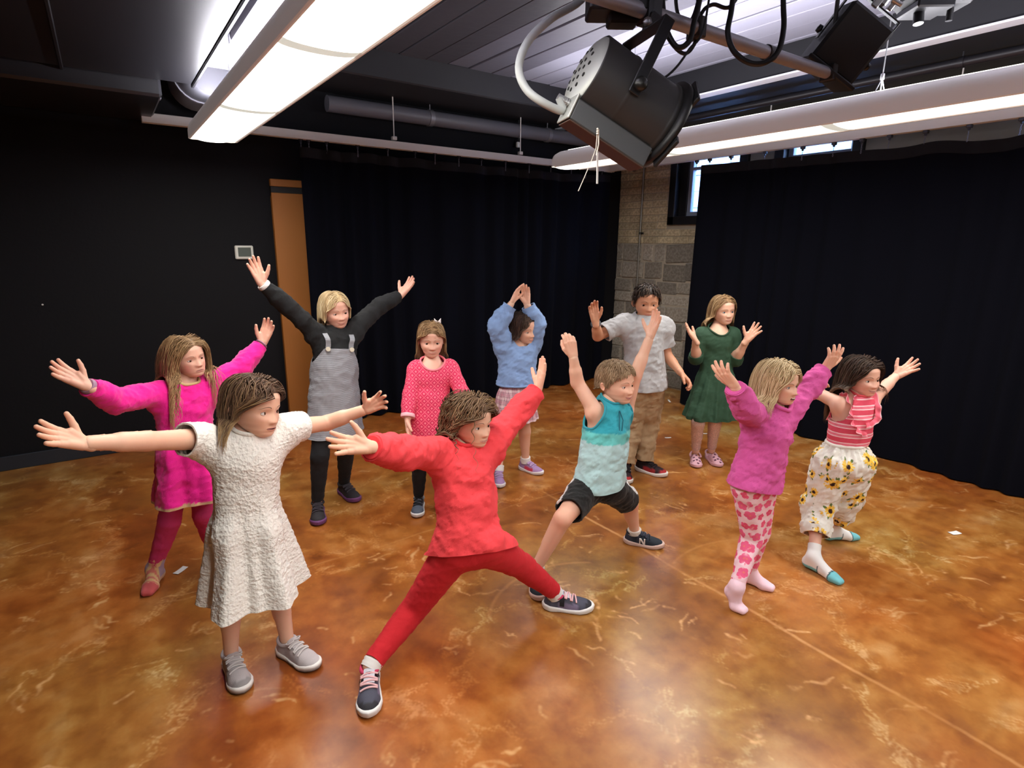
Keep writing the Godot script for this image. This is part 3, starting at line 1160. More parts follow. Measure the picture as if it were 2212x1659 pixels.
# ---------------------------------------------------------------- stage lights and their cables
func stage_lights() -> void:
	var blk := mat("lamp_black", srgb(30, 30, 32), 0.42, 0.3)
	var dull := mat("lamp_body", srgb(52, 51, 52), 0.5, 0.35)
	var steel := mat("steel", srgb(190, 190, 192), 0.35, 0.9)
	# lighting pipe
	var p := thing("lighting_pipe", Vector3(0.95, 2.22, -1.35), "grey lighting pipe that the stage lights hang from", "pipe")
	var b := Buf.new()
	b.tube([Vector3(0, 0, 0), Vector3(1.66, 0, 0)], [0.0215], 18)
	put("pipe", b, mat("pipe_grey_light", srgb(168, 168, 176), 0.4, 0.3), p)
	b = Buf.new()
	b.tube([Vector3(1.085, 0, 0), Vector3(1.125, 0, 0)], [0.026], 18)
	put("coupling", b, dull, p)
	for x in [0.70, 1.52]:
		b = Buf.new()
		b.tube([Vector3(x, 0, 0), Vector3(x, 0.69, 0)], [0.008], 10)
		b.box(Vector3(x, 0.67, 0), Vector3(0.08, 0.02, 0.08), 0.003)
		b.box(Vector3(x, 0, 0), Vector3(0.03, 0.06, 0.06), 0.004)
		put("drop_rod", b, dull, p)
	# --- the big lamp: rear cap at a, lens end at e
	var a := Vector3(1.214, 2.027, -1.379)
	var e := Vector3(1.452, 1.903, -1.300)
	var az := (e - a).normalized()
	var ax := Vector3.UP.cross(az).normalized()
	var ay := az.cross(ax)
	var lamp := thing("stage_light", a, "big grey and black can stage light with a perforated cap, hanging nearest the camera", "stage light")
	lamp.basis = Basis(ax, ay, az)
	var L := (e - a).length()
	var turn := Basis(Vector3.RIGHT, PI / 2)   # lathe axis y -> z
	b = Buf.new()
	b.lathe([Vector2(0.109, 0.0), Vector2(0.113, 0.004), Vector2(0.113, 0.10), Vector2(0.115, 0.103), Vector2(0.115, 0.112), Vector2(0.113, 0.115), Vector2(0.113, L - 0.03), Vector2(0.118, L - 0.026), Vector2(0.118, L - 0.01), Vector2(0.105, L - 0.008), Vector2(0.10, L - 0.06), Vector2(0.0, L - 0.07)], Transform3D(turn, Vector3()), 48)
	put("housing", b, dull, lamp)
	b = Buf.new()
	b.lathe([Vector2(0.0, -0.022), Vector2(0.05, -0.020), Vector2(0.09, -0.012), Vector2(0.106, -0.002), Vector2(0.108, 0.006), Vector2(0.109, 0.010)], Transform3D(turn, Vector3()), 48)
	var cap := put("rear_cap", b, mat("cap_alu", srgb(164, 166, 160), 0.5, 0.45), lamp)
	var spots := [Vector2(0.0, 0.0)]
	for k in 6:
		spots.append(Vector2.from_angle(TAU * k / 6.0) * 0.03)
	for k in 11:
		spots.append(Vector2.from_angle(TAU * k / 11.0 + 0.2) * 0.058)
	for s in spots:
		var r: float = s.length()
		b = Buf.new()
		var z := -0.022 + 0.9 * r * r - 0.0015
		b.lathe([Vector2(0.0, 0.0), Vector2(0.0052, 0.0), Vector2(0.0062, 0.0016), Vector2(0.0062, 0.004)], Transform3D(turn, Vector3(s.x, s.y, z)), 12, true, true)
		put("vent_hole", b, mat("hole_black", srgb(8, 8, 8), 0.9), cap)
	b = Buf.new()   # gel frame holder at the lens end
	var ringp := []
	for q in [[0.112, L - 0.012], [0.134, L - 0.010], [0.136, L + 0.004], [0.132, L + 0.012], [0.112, L + 0.010]]:
		ringp.append(Vector2(q[0], q[1]))
	b.lathe(ringp, Transform3D(turn, Vector3()), 48)
	put("lens_ring", b, blk, lamp)
	for k in 4:
		var an := TAU * k / 4.0 + PI / 4
		b = Buf.new()
		b.box(Vector3(cos(an) * 0.128, sin(an) * 0.128, L + 0.016), Vector3(0.03, 0.10, 0.012), 0.003, Basis(Vector3.BACK, an))
		put("gel_frame", b, blk, lamp)
	b = Buf.new()
	b.lathe([Vector2(0.0, L + 0.014), Vector2(0.06, L + 0.011), Vector2(0.112, L + 0.002)], Transform3D(turn, Vector3()), 40)
	put("lens", b, mat("lens_glass", srgb(80, 84, 88), 0.1), lamp)
	# wiring box slung under the can
	b = Buf.new()
	b.box(Vector3(-0.030, -0.125, L * 0.46), Vector3(0.085, 0.062, L * 0.96), 0.004)
	put("wiring_box", b, mat("box_grey", srgb(76, 78, 80), 0.5, 0.3), lamp)
	b = Buf.new()
	b.box(Vector3(-0.030, -0.1575, L * 0.46), Vector3(0.083, 0.004, L * 0.95), 0.001)
	put("box_lid", b, mat("box_rust", srgb(74, 50, 40), 0.6, 0.2), lamp)
	b = Buf.new()
	b.box(Vector3(-0.030, -0.120, -0.010), Vector3(0.088, 0.072, 0.006), 0.002)
	put("end_plate", b, mat("cap_alu", srgb(164, 166, 160), 0.5, 0.45), lamp)
	b = Buf.new()
	for k in 5:
		b.tube([Vector3(-0.02, -0.105, -0.016 - k * 0.006), Vector3(-0.02, -0.105, -0.020 - k * 0.006)], [0.014 - 0.0008 * k], 14)
	b.tube([Vector3(-0.02, -0.105, -0.012), Vector3(-0.02, -0.105, -0.05)], [0.0105], 14)
	put("cable_gland", b, steel, lamp)
	b = Buf.new()
	b.lathe([Vector2(0.0, 0.0), Vector2(0.008, 0.001), Vector2(0.009, 0.008), Vector2(0.0, 0.012)], Transform3D(Basis(Vector3.RIGHT, PI), Vector3(-0.06, -0.10, L * 0.93)), 12)
	put("screw", b, steel, lamp)
	# yoke: two arms and the bow up to the clamp
	b = Buf.new()
	var yb := Vector3(0, 0.165, 0.12)
	for s in [-1, 1]:
		b.box(Vector3(0.124 * s, 0.085, 0.115), Vector3(0.006, 0.22, 0.034), 0.002)
	b.box(Vector3(0, 0.195, 0.115), Vector3(0.254, 0.006, 0.034), 0.002)
	put("yoke", b, blk, lamp)
	for s in [-1, 1]:
		b = Buf.new()
		b.lathe([Vector2(0.0, 0.030), Vector2(0.012, 0.029), Vector2(0.019, 0.022), Vector2(0.019, 0.012), Vector2(0.012, 0.008), Vector2(0.006, 0.0)], Transform3D(Basis(Vector3.BACK, -PI / 2 * s), Vector3(0.126 * s, 0.0, 0.115)), 18)
		put("yoke_knob", b, mat("knob_black", srgb(18, 18, 18), 0.35), lamp)
	b = Buf.new()
	b.box(Vector3(0, 0.225, 0.115), Vector3(0.03, 0.055, 0.032), 0.004)
	put("clamp_stem", b, dull, lamp)
	# clamp over the pipe, in world axes
	var inv := Transform3D(lamp.basis, a).affine_inverse()
	var top := Transform3D(lamp.basis, a) * Vector3(0, 0.25, 0.115)
	b = Buf.new()
	b.tube([inv * top, inv * Vector3(top.x, 2.20, lerpf(top.z, -1.35, 0.7)), inv * Vector3(top.x + 0.01, 2.245, -1.35)], [0.017], 10)
	b.box(inv * Vector3(top.x + 0.01, 2.225, -1.35), Vector3(0.055, 0.075, 0.075), 0.01, inv.basis)
	put("clamp", b, blk, lamp)
	b = Buf.new()
	b.lathe([Vector2(0.0, 0.0), Vector2(0.013, 0.0), Vector2(0.014, 0.012), Vector2(0.0, 0.014)], Transform3D(inv.basis * Basis(Vector3.RIGHT, PI / 2), inv * Vector3(top.x - 0.035, 2.175, -1.315)), 6)
	put("clamp_bolt", b, steel, lamp)
	# flexible conduit from above into the wiring box
	b = Buf.new()
	var pts := smooth_path([Vector3(1.40, 2.42, -1.53), Vector3(1.364, 2.363, -1.514), Vector3(1.275, 2.259, -1.482), Vector3(1.125, 2.166, -1.434), Vector3(1.063, 2.102, -1.458), Vector3(1.033, 2.032, -1.458), Vector3(1.041, 1.975, -1.435), Vector3(1.073, 1.938, -1.401), Vector3(1.135, 1.920, -1.385), Transform3D(lamp.basis, a) * Vector3(-0.02, -0.105, -0.045)], 5)
	var local := []
	for q in pts:
		local.append(inv * q)
	b.tube(local, [0.0115], 12)
	put("supply_conduit", b, mat("conduit_grey", srgb(158, 162, 160), 0.5), lamp)
	# knotted string and its white tag
	var tg := thing("string_tag", Vector3(1.1825, 1.842, -1.285), "white paper tag and loose string tied under the big stage light", "tag")
	b = Buf.new()
	b.tube([Vector3(0, 0.02, 0), Vector3(-0.004, -0.03, 0.002), Vector3(-0.016, -0.061, 0), Vector3(-0.040, -0.112, -0.003), Vector3(-0.058, -0.148, -0.005)], [0.0013], 6)
	b.tube([Vector3(0.004, 0.02, 0), Vector3(0.004, -0.02, 0.003), Vector3(-0.006, -0.05, 0.006)], [0.002], 6)
	for k in 3:
		b.tube([Vector3(-0.004, 0.008 + k * 0.006, 0.004), Vector3(0.006, 0.004 + k * 0.006, -0.003)], [0.003], 6)
	put("string", b, mat("string_white", srgb(196, 188, 176), 0.9), tg)
	b = Buf.new()
	b.box(Vector3(-0.003, -0.085, 0.010), Vector3(0.014, 0.082, 0.0015), 0.0004, Basis(Vector3.UP, 0.5) * Basis(Vector3.BACK, 0.10))
	put("paper_tag", b, mat("tag_white", srgb(238, 238, 236), 0.8), tg)
	# dark outlet box on the pipe, its face ribbed
	var jb := thing("outlet_box", Vector3(1.36, 2.275, -1.42), "black electrical outlet box above the big stage light", "electrical box")
	b = Buf.new()
	b.box(Vector3(0, 0.07, 0), Vector3(0.17, 0.26, 0.12), 0.006, Basis(Vector3.UP, -0.6))
	b.box(Vector3(0.02, -0.07, 0.01), Vector3(0.09, 0.03, 0.07), 0.006, Basis(Vector3.UP, -0.6))
	put("casing", b, mat("box_black", srgb(22, 22, 24), 0.5), jb)
	for k in 3:
		b = Buf.new()
		b.lathe([Vector2(0.0, 0.018), Vector2(0.016, 0.016), Vector2(0.02, 0.0)], Transform3D(Basis(Vector3.UP, -0.6) * Basis(Vector3.RIGHT, PI / 2), Vector3(-0.045 + 0.045 * k, 0.10, 0.065 + 0.02 * (1 - k))), 14)
		put("socket", b, mat("socket_grey", srgb(70, 70, 74), 0.5), jb)
	b = Buf.new()
	b.tube([Vector3(0, 0.18, 0), Vector3(0, 0.62, 0)], [0.012], 10)
	put("drop_conduit", b, dull, jb)
	# --- second lamp, boxy, tilted, seen from behind
	var l2 := thing("stage_light", Vector3(2.560, 2.335, -1.345), "small black box stage light hanging at the pipe end", "stage light")
	l2.basis = Basis(Vector3.UP, deg_to_rad(-35)) * Basis(Vector3.BACK, deg_to_rad(-33)) * Basis(Vector3.RIGHT, deg_to_rad(14))
	b = Buf.new()
	b.box(Vector3(0, 0, 0), Vector3(0.205, 0.225, 0.17), 0.012)
	put("housing", b, mat("flood_black", srgb(17, 17, 19), 0.6), l2)
	b = Buf.new()
	b.box(Vector3(0, -0.118, 0.01), Vector3(0.23, 0.02, 0.20), 0.005)
	put("front_frame", b, mat("flood_black", srgb(17, 17, 19), 0.6), l2)
	for k in 4:
		b = Buf.new()
		b.box(Vector3(0, 0.06 - k * 0.035, -0.088), Vector3(0.17, 0.010, 0.010), 0.003)
		put("cooling_fin", b, blk, l2)
	for s in [-1, 1]:
		b = Buf.new()
		b.box(Vector3(0.112 * s, 0.06, 0), Vector3(0.006, 0.20, 0.03), 0.002)
		put("yoke", b, blk, l2)
		b = Buf.new()
		b.lathe([Vector2(0.0, 0.02), Vector2(0.014, 0.018), Vector2(0.016, 0.004), Vector2(0.006, 0.0)], Transform3D(Basis(Vector3.BACK, -PI / 2 * s), Vector3(0.116 * s, -0.01, 0)), 14)
		put("yoke_knob", b, mat("knob_black", srgb(18, 18, 18), 0.35), l2)
	b = Buf.new()
	b.box(Vector3(0, 0.158, 0), Vector3(0.232, 0.006, 0.03), 0.002)
	put("yoke_bow", b, blk, l2)
	b = Buf.new()
	b.box(Vector3(0.0, 0.185, 0.0), Vector3(0.045, 0.05, 0.05), 0.008)
	b.box(Vector3(-0.02, 0.17, 0.05), Vector3(0.028, 0.075, 0.014), 0.004)
	b.box(Vector3(0.035, 0.18, 0.04), Vector3(0.02, 0.05, 0.02), 0.004)
	b.tube([Vector3(0.02, 0.185, 0.05), Vector3(0.06, 0.19, 0.05)], [0.009], 10)
	put("clamp", b, steel, l2)
	b = Buf.new()
	var inv2 := Transform3D(l2.basis, l2.position).affine_inverse()
	b.tube([Vector3(0, 0.2, 0), inv2 * Vector3(2.66, 2.62, -1.35), inv2 * Vector3(2.66, 2.93, -1.35)], [0.016], 12)
	put("drop_tube", b, blk, l2)
	# --- third lamp, half out of the frame
	var l3 := thing("stage_light", Vector3(3.06, 2.62, -1.25), "black box stage light at the top right edge, by the bright beam", "stage light")
	l3.basis = Basis(Vector3.UP, deg_to_rad(-38))
	b = Buf.new()
	b.box(Vector3(0, 0.02, 0), Vector3(0.27, 0.20, 0.2), 0.03)
	put("housing", b, mat("flood_black", srgb(17, 17, 19), 0.6), l3)
	b = Buf.new()
	b.box(Vector3(-0.05, -0.09, 0.03), Vector3(0.15, 0.03, 0.16), 0.006)
	put("front_frame", b, blk, l3)
	b = Buf.new()
	for s in [-1, 1]:
		b.box(Vector3(0.138 * s, 0.10, 0), Vector3(0.006, 0.22, 0.03), 0.002)
	b.box(Vector3(0, 0.21, 0), Vector3(0.282, 0.006, 0.03), 0.002)
	b.tube([Vector3(0, 0.2, 0), Vector3(0, 0.31, 0)], [0.014], 10)
	put("yoke", b, blk, l3)
	b = Buf.new()
	b.tube([Vector3(0.06, -0.07, 0.02), Vector3(0.06, -0.13, 0.02)], [0.013], 10)
	put("latch", b, blk, l3)
	b = Buf.new()
	b.tube([Vector3(-0.08, -0.10, 0.04), Vector3(-0.08, -0.15, 0.05)], [0.02], 10)
	put("knob", b, blk, l3)
	# --- cables looped round the pipe
	var rub := mat("cable_black", srgb(16, 16, 17), 0.45)
	var loops := [
		["thick black cable loop nearest the big stage light", 0.0085, [Vector3(1.502, 2.40, -1.39), Vector3(1.499, 2.247, -1.359), Vector3(1.500, 2.185, -1.340), Vector3(1.519, 2.135, -1.312), Vector3(1.551, 2.152, -1.294), Vector3(1.573, 2.213, -1.297), Vector3(1.596, 2.282, -1.302), Vector3(1.612, 2.40, -1.31)]],
		["wide black cable loop hanging halfway between two stage lights", 0.0085, [Vector3(1.745, 2.42, -1.29), Vector3(1.718, 2.269, -1.275), Vector3(1.699, 2.198, -1.267), Vector3(1.708, 2.139, -1.243), Vector3(1.744, 2.106, -1.208), Vector3(1.786, 2.109, -1.180), Vector3(1.823, 2.146, -1.165), Vector3(1.845, 2.214, -1.170), Vector3(1.853, 2.284, -1.185), Vector3(1.86, 2.42, -1.21)]],
		["black cable looped low and carried along the lighting pipe", 0.006, [Vector3(1.575, 2.45, -1.48), Vector3(1.574, 2.272, -1.440), Vector3(1.588, 2.192, -1.406), Vector3(1.622, 2.148, -1.369), Vector3(1.657, 2.186, -1.356), Vector3(1.684, 2.273, -1.363), Vector3(1.719, 2.303, -1.348), Vector3(1.767, 2.300, -1.313), Vector3(1.83, 2.42, -1.29)]],
		["thin black cable running down to the yoke of the big stage light", 0.0035, [Vector3(1.60, 2.40, -1.26), Vector3(1.548, 2.175, -1.240), Vector3(1.506, 2.114, -1.252), Vector3(1.472, 2.067, -1.261), Vector3(1.439, 2.034, -1.274), Vector3(1.412, 2.020, -1.290)]],
		["short black cable loop high against the ceiling planks", 0.006, [Vector3(1.664, 2.45, -1.47), Vector3(1.665, 2.307, -1.450), Vector3(1.683, 2.270, -1.426), Vector3(1.711, 2.293, -1.413), Vector3(1.75, 2.45, -1.41)]]]
	for q in loops:
		var base: Vector3 = q[2][0]
		var path := []
		for v in smooth_path(q[2], 6):
			path.append(v - base)
		var c := thing("cable", base, q[0], "cable", "cables round the lighting pipe")
		b = Buf.new()
		b.tube(path, [q[1]], 10)
		put("cord", b, rub, c)
		b = Buf.new()
		b.tube([path[0] + Vector3(0, -0.03, 0), path[0] + Vector3(0, 0.03, 0)], [q[1] * 1.9], 12)
		b.tube([path[0], Vector3(0, 2.9 - base.y, 0)], [q[1] * 0.9], 8)
		put("connector", b, mat("connector_black", srgb(26, 26, 28), 0.5), c)

func smooth_path(pts: Array, sub: int) -> Array:
	var out := []
	for i in pts.size() - 1:
		var p0: Vector3 = pts[maxi(i - 1, 0)]
		var p1: Vector3 = pts[i]
		var p2: Vector3 = pts[i + 1]
		var p3: Vector3 = pts[mini(i + 2, pts.size() - 1)]
		for k in sub:
			out.append(p1.cubic_interpolate(p2, p0, p3, k / float(sub)))
	out.append(pts[-1])
	return out

# ---------------------------------------------------------------- small things on walls and floor
func small_things() -> void:
	# the tan door leaf against the black wall
	var b := Buf.new()
	b.box(Vector3(1.53, 0.99, -4.965), Vector3(0.77, 1.85, 0.045), 0.004)
	var tan := mat("tan_door", srgb(158, 98, 38), 0.55)
	tan.heightmap_enabled = true
	tan.heightmap_texture = noise_tex(0.02, 19, 3)
	tan.heightmap_scale = 0.02
	tan.uv1_triplanar = true
	tan.uv1_scale = Vector3(8, 0.5, 8)
	var door := structure("door_1", b, tan, "tall tan wooden door leaf beside the left curtain")
	b = Buf.new()
	b.box(Vector3(1.53, 1.925, -4.968), Vector3(0.77, 0.075, 0.04), 0.003)
	put("black_band", b, mat("band_black", srgb(16, 15, 16), 0.6), door)
	b = Buf.new()
	b.box(Vector3(1.53, 1.990, -4.965), Vector3(0.77, 0.055, 0.045), 0.004)
	put("top_rail", b, tan, door)
	b = Buf.new()
	b.box(Vector3(1.53, 0.034, -4.965), Vector3(0.77, 0.066, 0.035), 0.003)
	put("kick_strip", b, mat("band_black", srgb(16, 15, 16), 0.6), door)
	# thermostat
	var t := thing("thermostat", Vector3(0.916, 1.457, -4.999), "white wall thermostat with a grey screen, left of the tan door", "thermostat")
	b = Buf.new()
	b.box(Vector3(0, 0, 0.012), Vector3(0.134, 0.104, 0.024), 0.007)
	put("case", b, mat("thermostat_white", srgb(222, 222, 214), 0.5), t)
	b = Buf.new()
	b.box(Vector3(0.002, 0.003, 0.0245), Vector3(0.094, 0.070, 0.003), 0.001)
	put("screen", b, mat("thermostat_screen", srgb(92, 100, 94), 0.25), t)
	t = thing("wall_nail", Vector3(-0.373, 1.114, -4.999), "tiny shiny nail head in the black wall", "nail")
	b = Buf.new()
	b.lathe([Vector2(0.0, 0.008), Vector2(0.005, 0.007), Vector2(0.006, 0.002), Vector2(0.003, 0.0)], Transform3D(Basis(Vector3.RIGHT, PI / 2), Vector3()), 12)
	put("head", b, mat("nail_white", srgb(230, 230, 230), 0.4), t)
	t = thing("sensor", Vector3(3.49, 2.487, -4.92), "small white sensor box above the left curtain track", "sensor")
	b = Buf.new()
	b.box(Vector3(0, 0, 0), Vector3(0.042, 0.05, 0.03), 0.006)
	put("case", b, mat("thermostat_white", srgb(222, 222, 214), 0.5), t)
	b = Buf.new()
	b.tube([Vector3(0, 0.02, 0), Vector3(0, 0.23, 0)], [0.006], 8)
	put("stem", b, mat("lamp_black", srgb(30, 30, 32), 0.42, 0.3), t)
	# paper slips on the floor
	var card := mat("card_white", srgb(226, 226, 224), 0.8)
	for q in [[0.115, -2.932, 0.066, 0.030, 0.75, "white paper slip on the floor beside the girl in the hot pink dress"], [3.709, -0.970, 0.062, 0.034, -0.35, "white paper slip alone on the floor at the right"], [4.55, -3.70, 0.10, 0.018, 0.9, "white tape strip at the end of the right curtain"], [3.640, -2.945, 0.055, 0.016, -0.5, "white paper sliver on the floor between the grey polo boy and the green dress"], [3.985, -2.845, 0.05, 0.016, -0.7, "white paper sliver on the floor behind the pink clogs"]]:
		t = thing("paper_slip", Vector3(q[0], 0.0015, q[1]), q[5], "paper", "paper slips on the floor")
		t.rotation.y = q[4]
		b = Buf.new()
		var rows := []
		for i in 5:
			var row := PackedVector3Array()
			var x: float = q[2] * (i / 4.0 - 0.5)
			var y := 0.002 * pow(absf(i / 2.0 - 1.0), 2.0)
			for s in [[-0.5, 0.0], [0.5, 0.0], [0.5, 0.0008], [-0.5, 0.0008]]:
				row.append(Vector3(x, y + s[1], q[3] * s[0]))
			rows.append(row)
		b.loft(rows, true, true, true)
		put("slip", b, card, t)
# ---------------------------------------------------------------- children: bodies
# head tables: height from chin (-0.5) to crown (0.5), in head heights
const FRONT := [[-0.5, 0.20], [-0.485, 0.30], [-0.45, 0.365], [-0.40, 0.395], [-0.33, 0.40], [-0.22, 0.405], [-0.08, 0.415], [0.05, 0.43], [0.2, 0.43], [0.32, 0.385], [0.42, 0.285], [0.48, 0.14], [0.5, -0.02]]
const BACK := [[-0.5, 0.14], [-0.47, 0.06], [-0.42, -0.02], [-0.35, -0.12], [-0.25, -0.26], [-0.1, -0.41], [0.05, -0.48], [0.2, -0.49], [0.32, -0.45], [0.42, -0.33], [0.48, -0.17], [0.5, -0.06]]
const WIDE := [[-0.5, 0.02], [-0.485, 0.09], [-0.45, 0.155], [-0.40, 0.205], [-0.33, 0.255], [-0.22, 0.305], [-0.08, 0.345], [0.05, 0.36], [0.2, 0.362], [0.32, 0.325], [0.42, 0.235], [0.48, 0.12], [0.5, 0.01]]

func gauss(x: float, s: float) -> float:
	return exp(-x * x / (2.0 * s * s))

# forward bumps of the face at (x, y)
func face_bump(x: float, y: float, f: Dictionary) -> float:
	var ax := absf(x)
	var b := 0.012 * gauss(y - 0.045, 0.03) * gauss(ax - 0.12, 0.1)
	b -= 0.040 * gauss(ax - 0.145, 0.062) * gauss(y + 0.045, 0.042)
	b -= 0.014 * gauss(ax - 0.05, 0.03) * gauss(y + 0.03, 0.05)
	if y < 0.04 and y > -0.30:
		var t := (0.04 - y) / 0.235
		var hgt := 0.0
		if t <= 1.0:
			hgt = 0.010 + 0.074 * pow(t, 1.5)
		else:
			hgt = 0.084 * smoothstep(0.24, 0.0, t - 1.0)
		var sg := 0.030 + 0.016 * clampf(t, 0.0, 1.0)
		b += hgt * gauss(x, sg) * (smoothstep(0.04, 0.0, y) if y > 0.0 else 1.0)
		b += 0.020 * gauss(ax - 0.058, 0.022) * gauss(y + 0.188, 0.022)   # nostril wings
	b += 0.036 * gauss(ax - 0.20, 0.09) * gauss(y + 0.165, 0.075) * (1.0 + f.get("smile", 0.0))
	b += 0.030 * gauss(x, 0.095) * gauss(y + 0.315, 0.055)
	b -= 0.012 * gauss(x, 0.10) * gauss(y + 0.385, 0.022)
	b += 0.022 * gauss(x, 0.075) * gauss(y + 0.44, 0.04)
	return b

func face_z(x: float, y: float, f: Dictionary) -> float:
	var fr := lerp_table(FRONT, y)
	var zc := lerpf(fr, lerp_table(BACK, y), 0.56)
	var q := clampf(absf(x) / maxf(lerp_table(WIDE, y), 0.001), 0.0, 1.0)
	var ct := pow(maxf(1.0 - pow(q, 2.222), 0.0), 0.5)
	return zc + (fr - zc) * pow(ct, 0.85) + face_bump(x, y, f) * minf(ct * 1.6, 1.0)

# the scalp surface at turn t (0 = front, towards the left ear first), height y
func head_point(t: float, y: float, f: Dictionary, grow := 0.0) -> Vector3:
	var fr := lerp_table(FRONT, y)
	var bk := lerp_table(BACK, y)
	var w := lerp_table(WIDE, y)
	var zc := lerpf(fr, bk, 0.56)
	var st := sin(t)
	var ct := cos(t)
	var x := w * signf(st) * pow(absf(st), 0.9)
	var z := zc
	if ct >= 0.0:
		z += (fr - zc) * pow(ct, 0.85)
	else:
		z -= (zc - bk) * pow(-ct, 0.9)
	var p := Vector3(x, y, z)
	if grow != 0.0:
		p += Vector3(x / 0.36, (y - 0.02) / 0.48, (z + 0.03) / 0.46).normalized() * grow
	return p

func ring_heights(n: int) -> PackedFloat32Array:
	var out := PackedFloat32Array()
	for i in n:
		var u := i / float(n - 1)
		out.append(-0.5 * cos(PI * (0.5 * u + 0.5 * (u - sin(TAU * u) / TAU * 0.45)) ))
	return out

func skin_at(x: float, y: float, z: float, f: Dictionary) -> Color:
	var c: Color = f.skin
	if z > 0.05:
		var blush: float = 0.30 * gauss(absf(x) - 0.21, 0.07) * gauss(y + 0.17, 0.06) + 0.22 * gauss(x, 0.05) * gauss(y + 0.19, 0.03)
		c = c.lerp(Color(c.r * 0.95, c.g * 0.62, c.b * 0.60), clampf(blush, 0.0, 0.6))
		c = c.lerp(Color(c.r * 0.80, c.g * 0.66, c.b * 0.64), 0.35 * gauss(absf(x) - 0.145, 0.06) * gauss(y + 0.075, 0.018))
	return c

func build_head(b: Buf, at: Transform3D, f: Dictionary) -> void:
	var rows := []
	var cols := []
	var nt := 68
	var hb := Buf.new()
	var ys := ring_heights(84)
	for i in ys.size():
		var row := PackedVector3Array()
		for j in nt:
			var u := TAU * j / nt
			var t := u - 0.42 * sin(u)
			var p := head_point(t, ys[i], f)
			if cos(t) > 0.0:
				p.z += face_bump(p.x, p.y, f) * minf(cos(t) * 1.6, 1.0)
			row.append(p)
		rows.append(row)
	hb.loft(rows, true, false, false)
	for i in hb.v.size():
		var p := hb.v[i]
		hb.c[i] = skin_at(p.x, p.y, p.z, f)
	# eyelids: patches round the eyeballs
	hb.col = (f.skin as Color).lerp(Color(f.skin.r * 0.8, f.skin.g * 0.62, f.skin.b * 0.6), 0.25)
	for s in [-1, 1]:
		var o := eye_centre(s, f)
		for lid in [1, -1]:
			var rr := []
			for i in 6:
				var row := PackedVector3Array()
				for j in 15:
					var a := lerpf(-1.0, 1.0, j / 14.0)
					var e0 := lid_edge(a, lid, f)
					var e1: float = lid * (1.05 if lid > 0 else 0.95)
					var e := lerpf(e0, e1, i / 5.0)
					var r := EYE_R * (1.10 - 0.04 * absf(a)) - 0.004 * i / 5.0
					row.append(o + eye_dir(s, a, e) * r)
				rr.append(row)
			hb.loft(rr, false, false, false, [], Vector3.BACK)
	# ears
	hb.col = (f.skin as Color).lerp(Color(f.skin.r, f.skin.g * 0.72, f.skin.b * 0.68), 0.35)
	for s in [-1, 1]:
		var c := Vector3(0.348 * s, -0.075, -0.065)
		var out := Vector3(0.80 * s, 0.0, 0.60).normalized()   # the ear's face looks out and a little forward
		var back := Vector3(-0.60 * s, 0.05, 0.80).normalized() * -1.0
		var upv := Vector3(0.10 * s, 1.0, -0.22).normalized()
		for side in [0, 1]:
			var rr := []
			for i in 8:
				var rho := i / 7.0
				var row := PackedVector3Array()
				for j in 22:
					var a := TAU * j / 22.0
					var lobe := 1.0 - 0.22 * smoothstep(0.2, 1.0, -sin(a))
					var p := c + back * (cos(a) * rho * 0.062 * lobe + 0.035) + upv * (sin(a) * rho * 0.105)
					var hgt := 0.0
					if side == 0:
						hgt = 0.012 + 0.030 * gauss(rho - 0.86, 0.12) + 0.014 * gauss(rho - 0.45, 0.1) * maxf(cos(a - 0.5), 0.0)
						if rho > 0.93:
							hgt *= 0.6
					else:
						hgt = -0.022 * (1.0 - rho * rho)
					row.append(p + out * hgt)
				rr.append(row)
			hb.loft(rr, true, false, false, [], out if side == 0 else -out)
	b.add(hb, at)

const EYE_R := 0.071

func eye_centre(s: int, f: Dictionary) -> Vector3:
	var x := 0.142 * s
	return Vector3(x, -0.048, face_z(x, -0.048, f) - EYE_R * 0.80)

func eye_dir(s: int, a: float, e: float) -> Vector3:
	# a: sideways angle, positive towards the temple
	var yaw := a * 0.95 + 0.14
	return Vector3(s * sin(yaw) * cos(e), sin(e), cos(yaw) * cos(e))

func lid_edge(a: float, lid: int, f: Dictionary) -> float:
	var op: float = f.get("open", 1.0)
	var k := clampf(1.0 - a * a, 0.0, 1.0)
	if lid > 0:
		return (0.38 * op) * pow(k, 0.7) + 0.04 * a
	return -0.30 * op * pow(k, 0.85) + 0.04 * a

# strips that follow the face
func face_strip(b: Buf, at: Transform3D, f: Dictionary, fx: Callable, n: int, lift: float) -> void:
	var rows := []
	for i in n:
		var q: Array = fx.call(i / float(n - 1))   # x, y, half height
		var row := PackedVector3Array()
		for k in 5:
			var y: float = q[1] + q[2] * (k / 2.0 - 1.0)
			row.append(at * Vector3(q[0], y, face_z(q[0], y, f) + lift * (1.0 - 0.5 * absf(k / 2.0 - 1.0)) - 0.002 * absf(k / 2.0 - 1.0)))
		rows.append(row)
	b.loft(rows, false, false, false, [], at.basis.z)

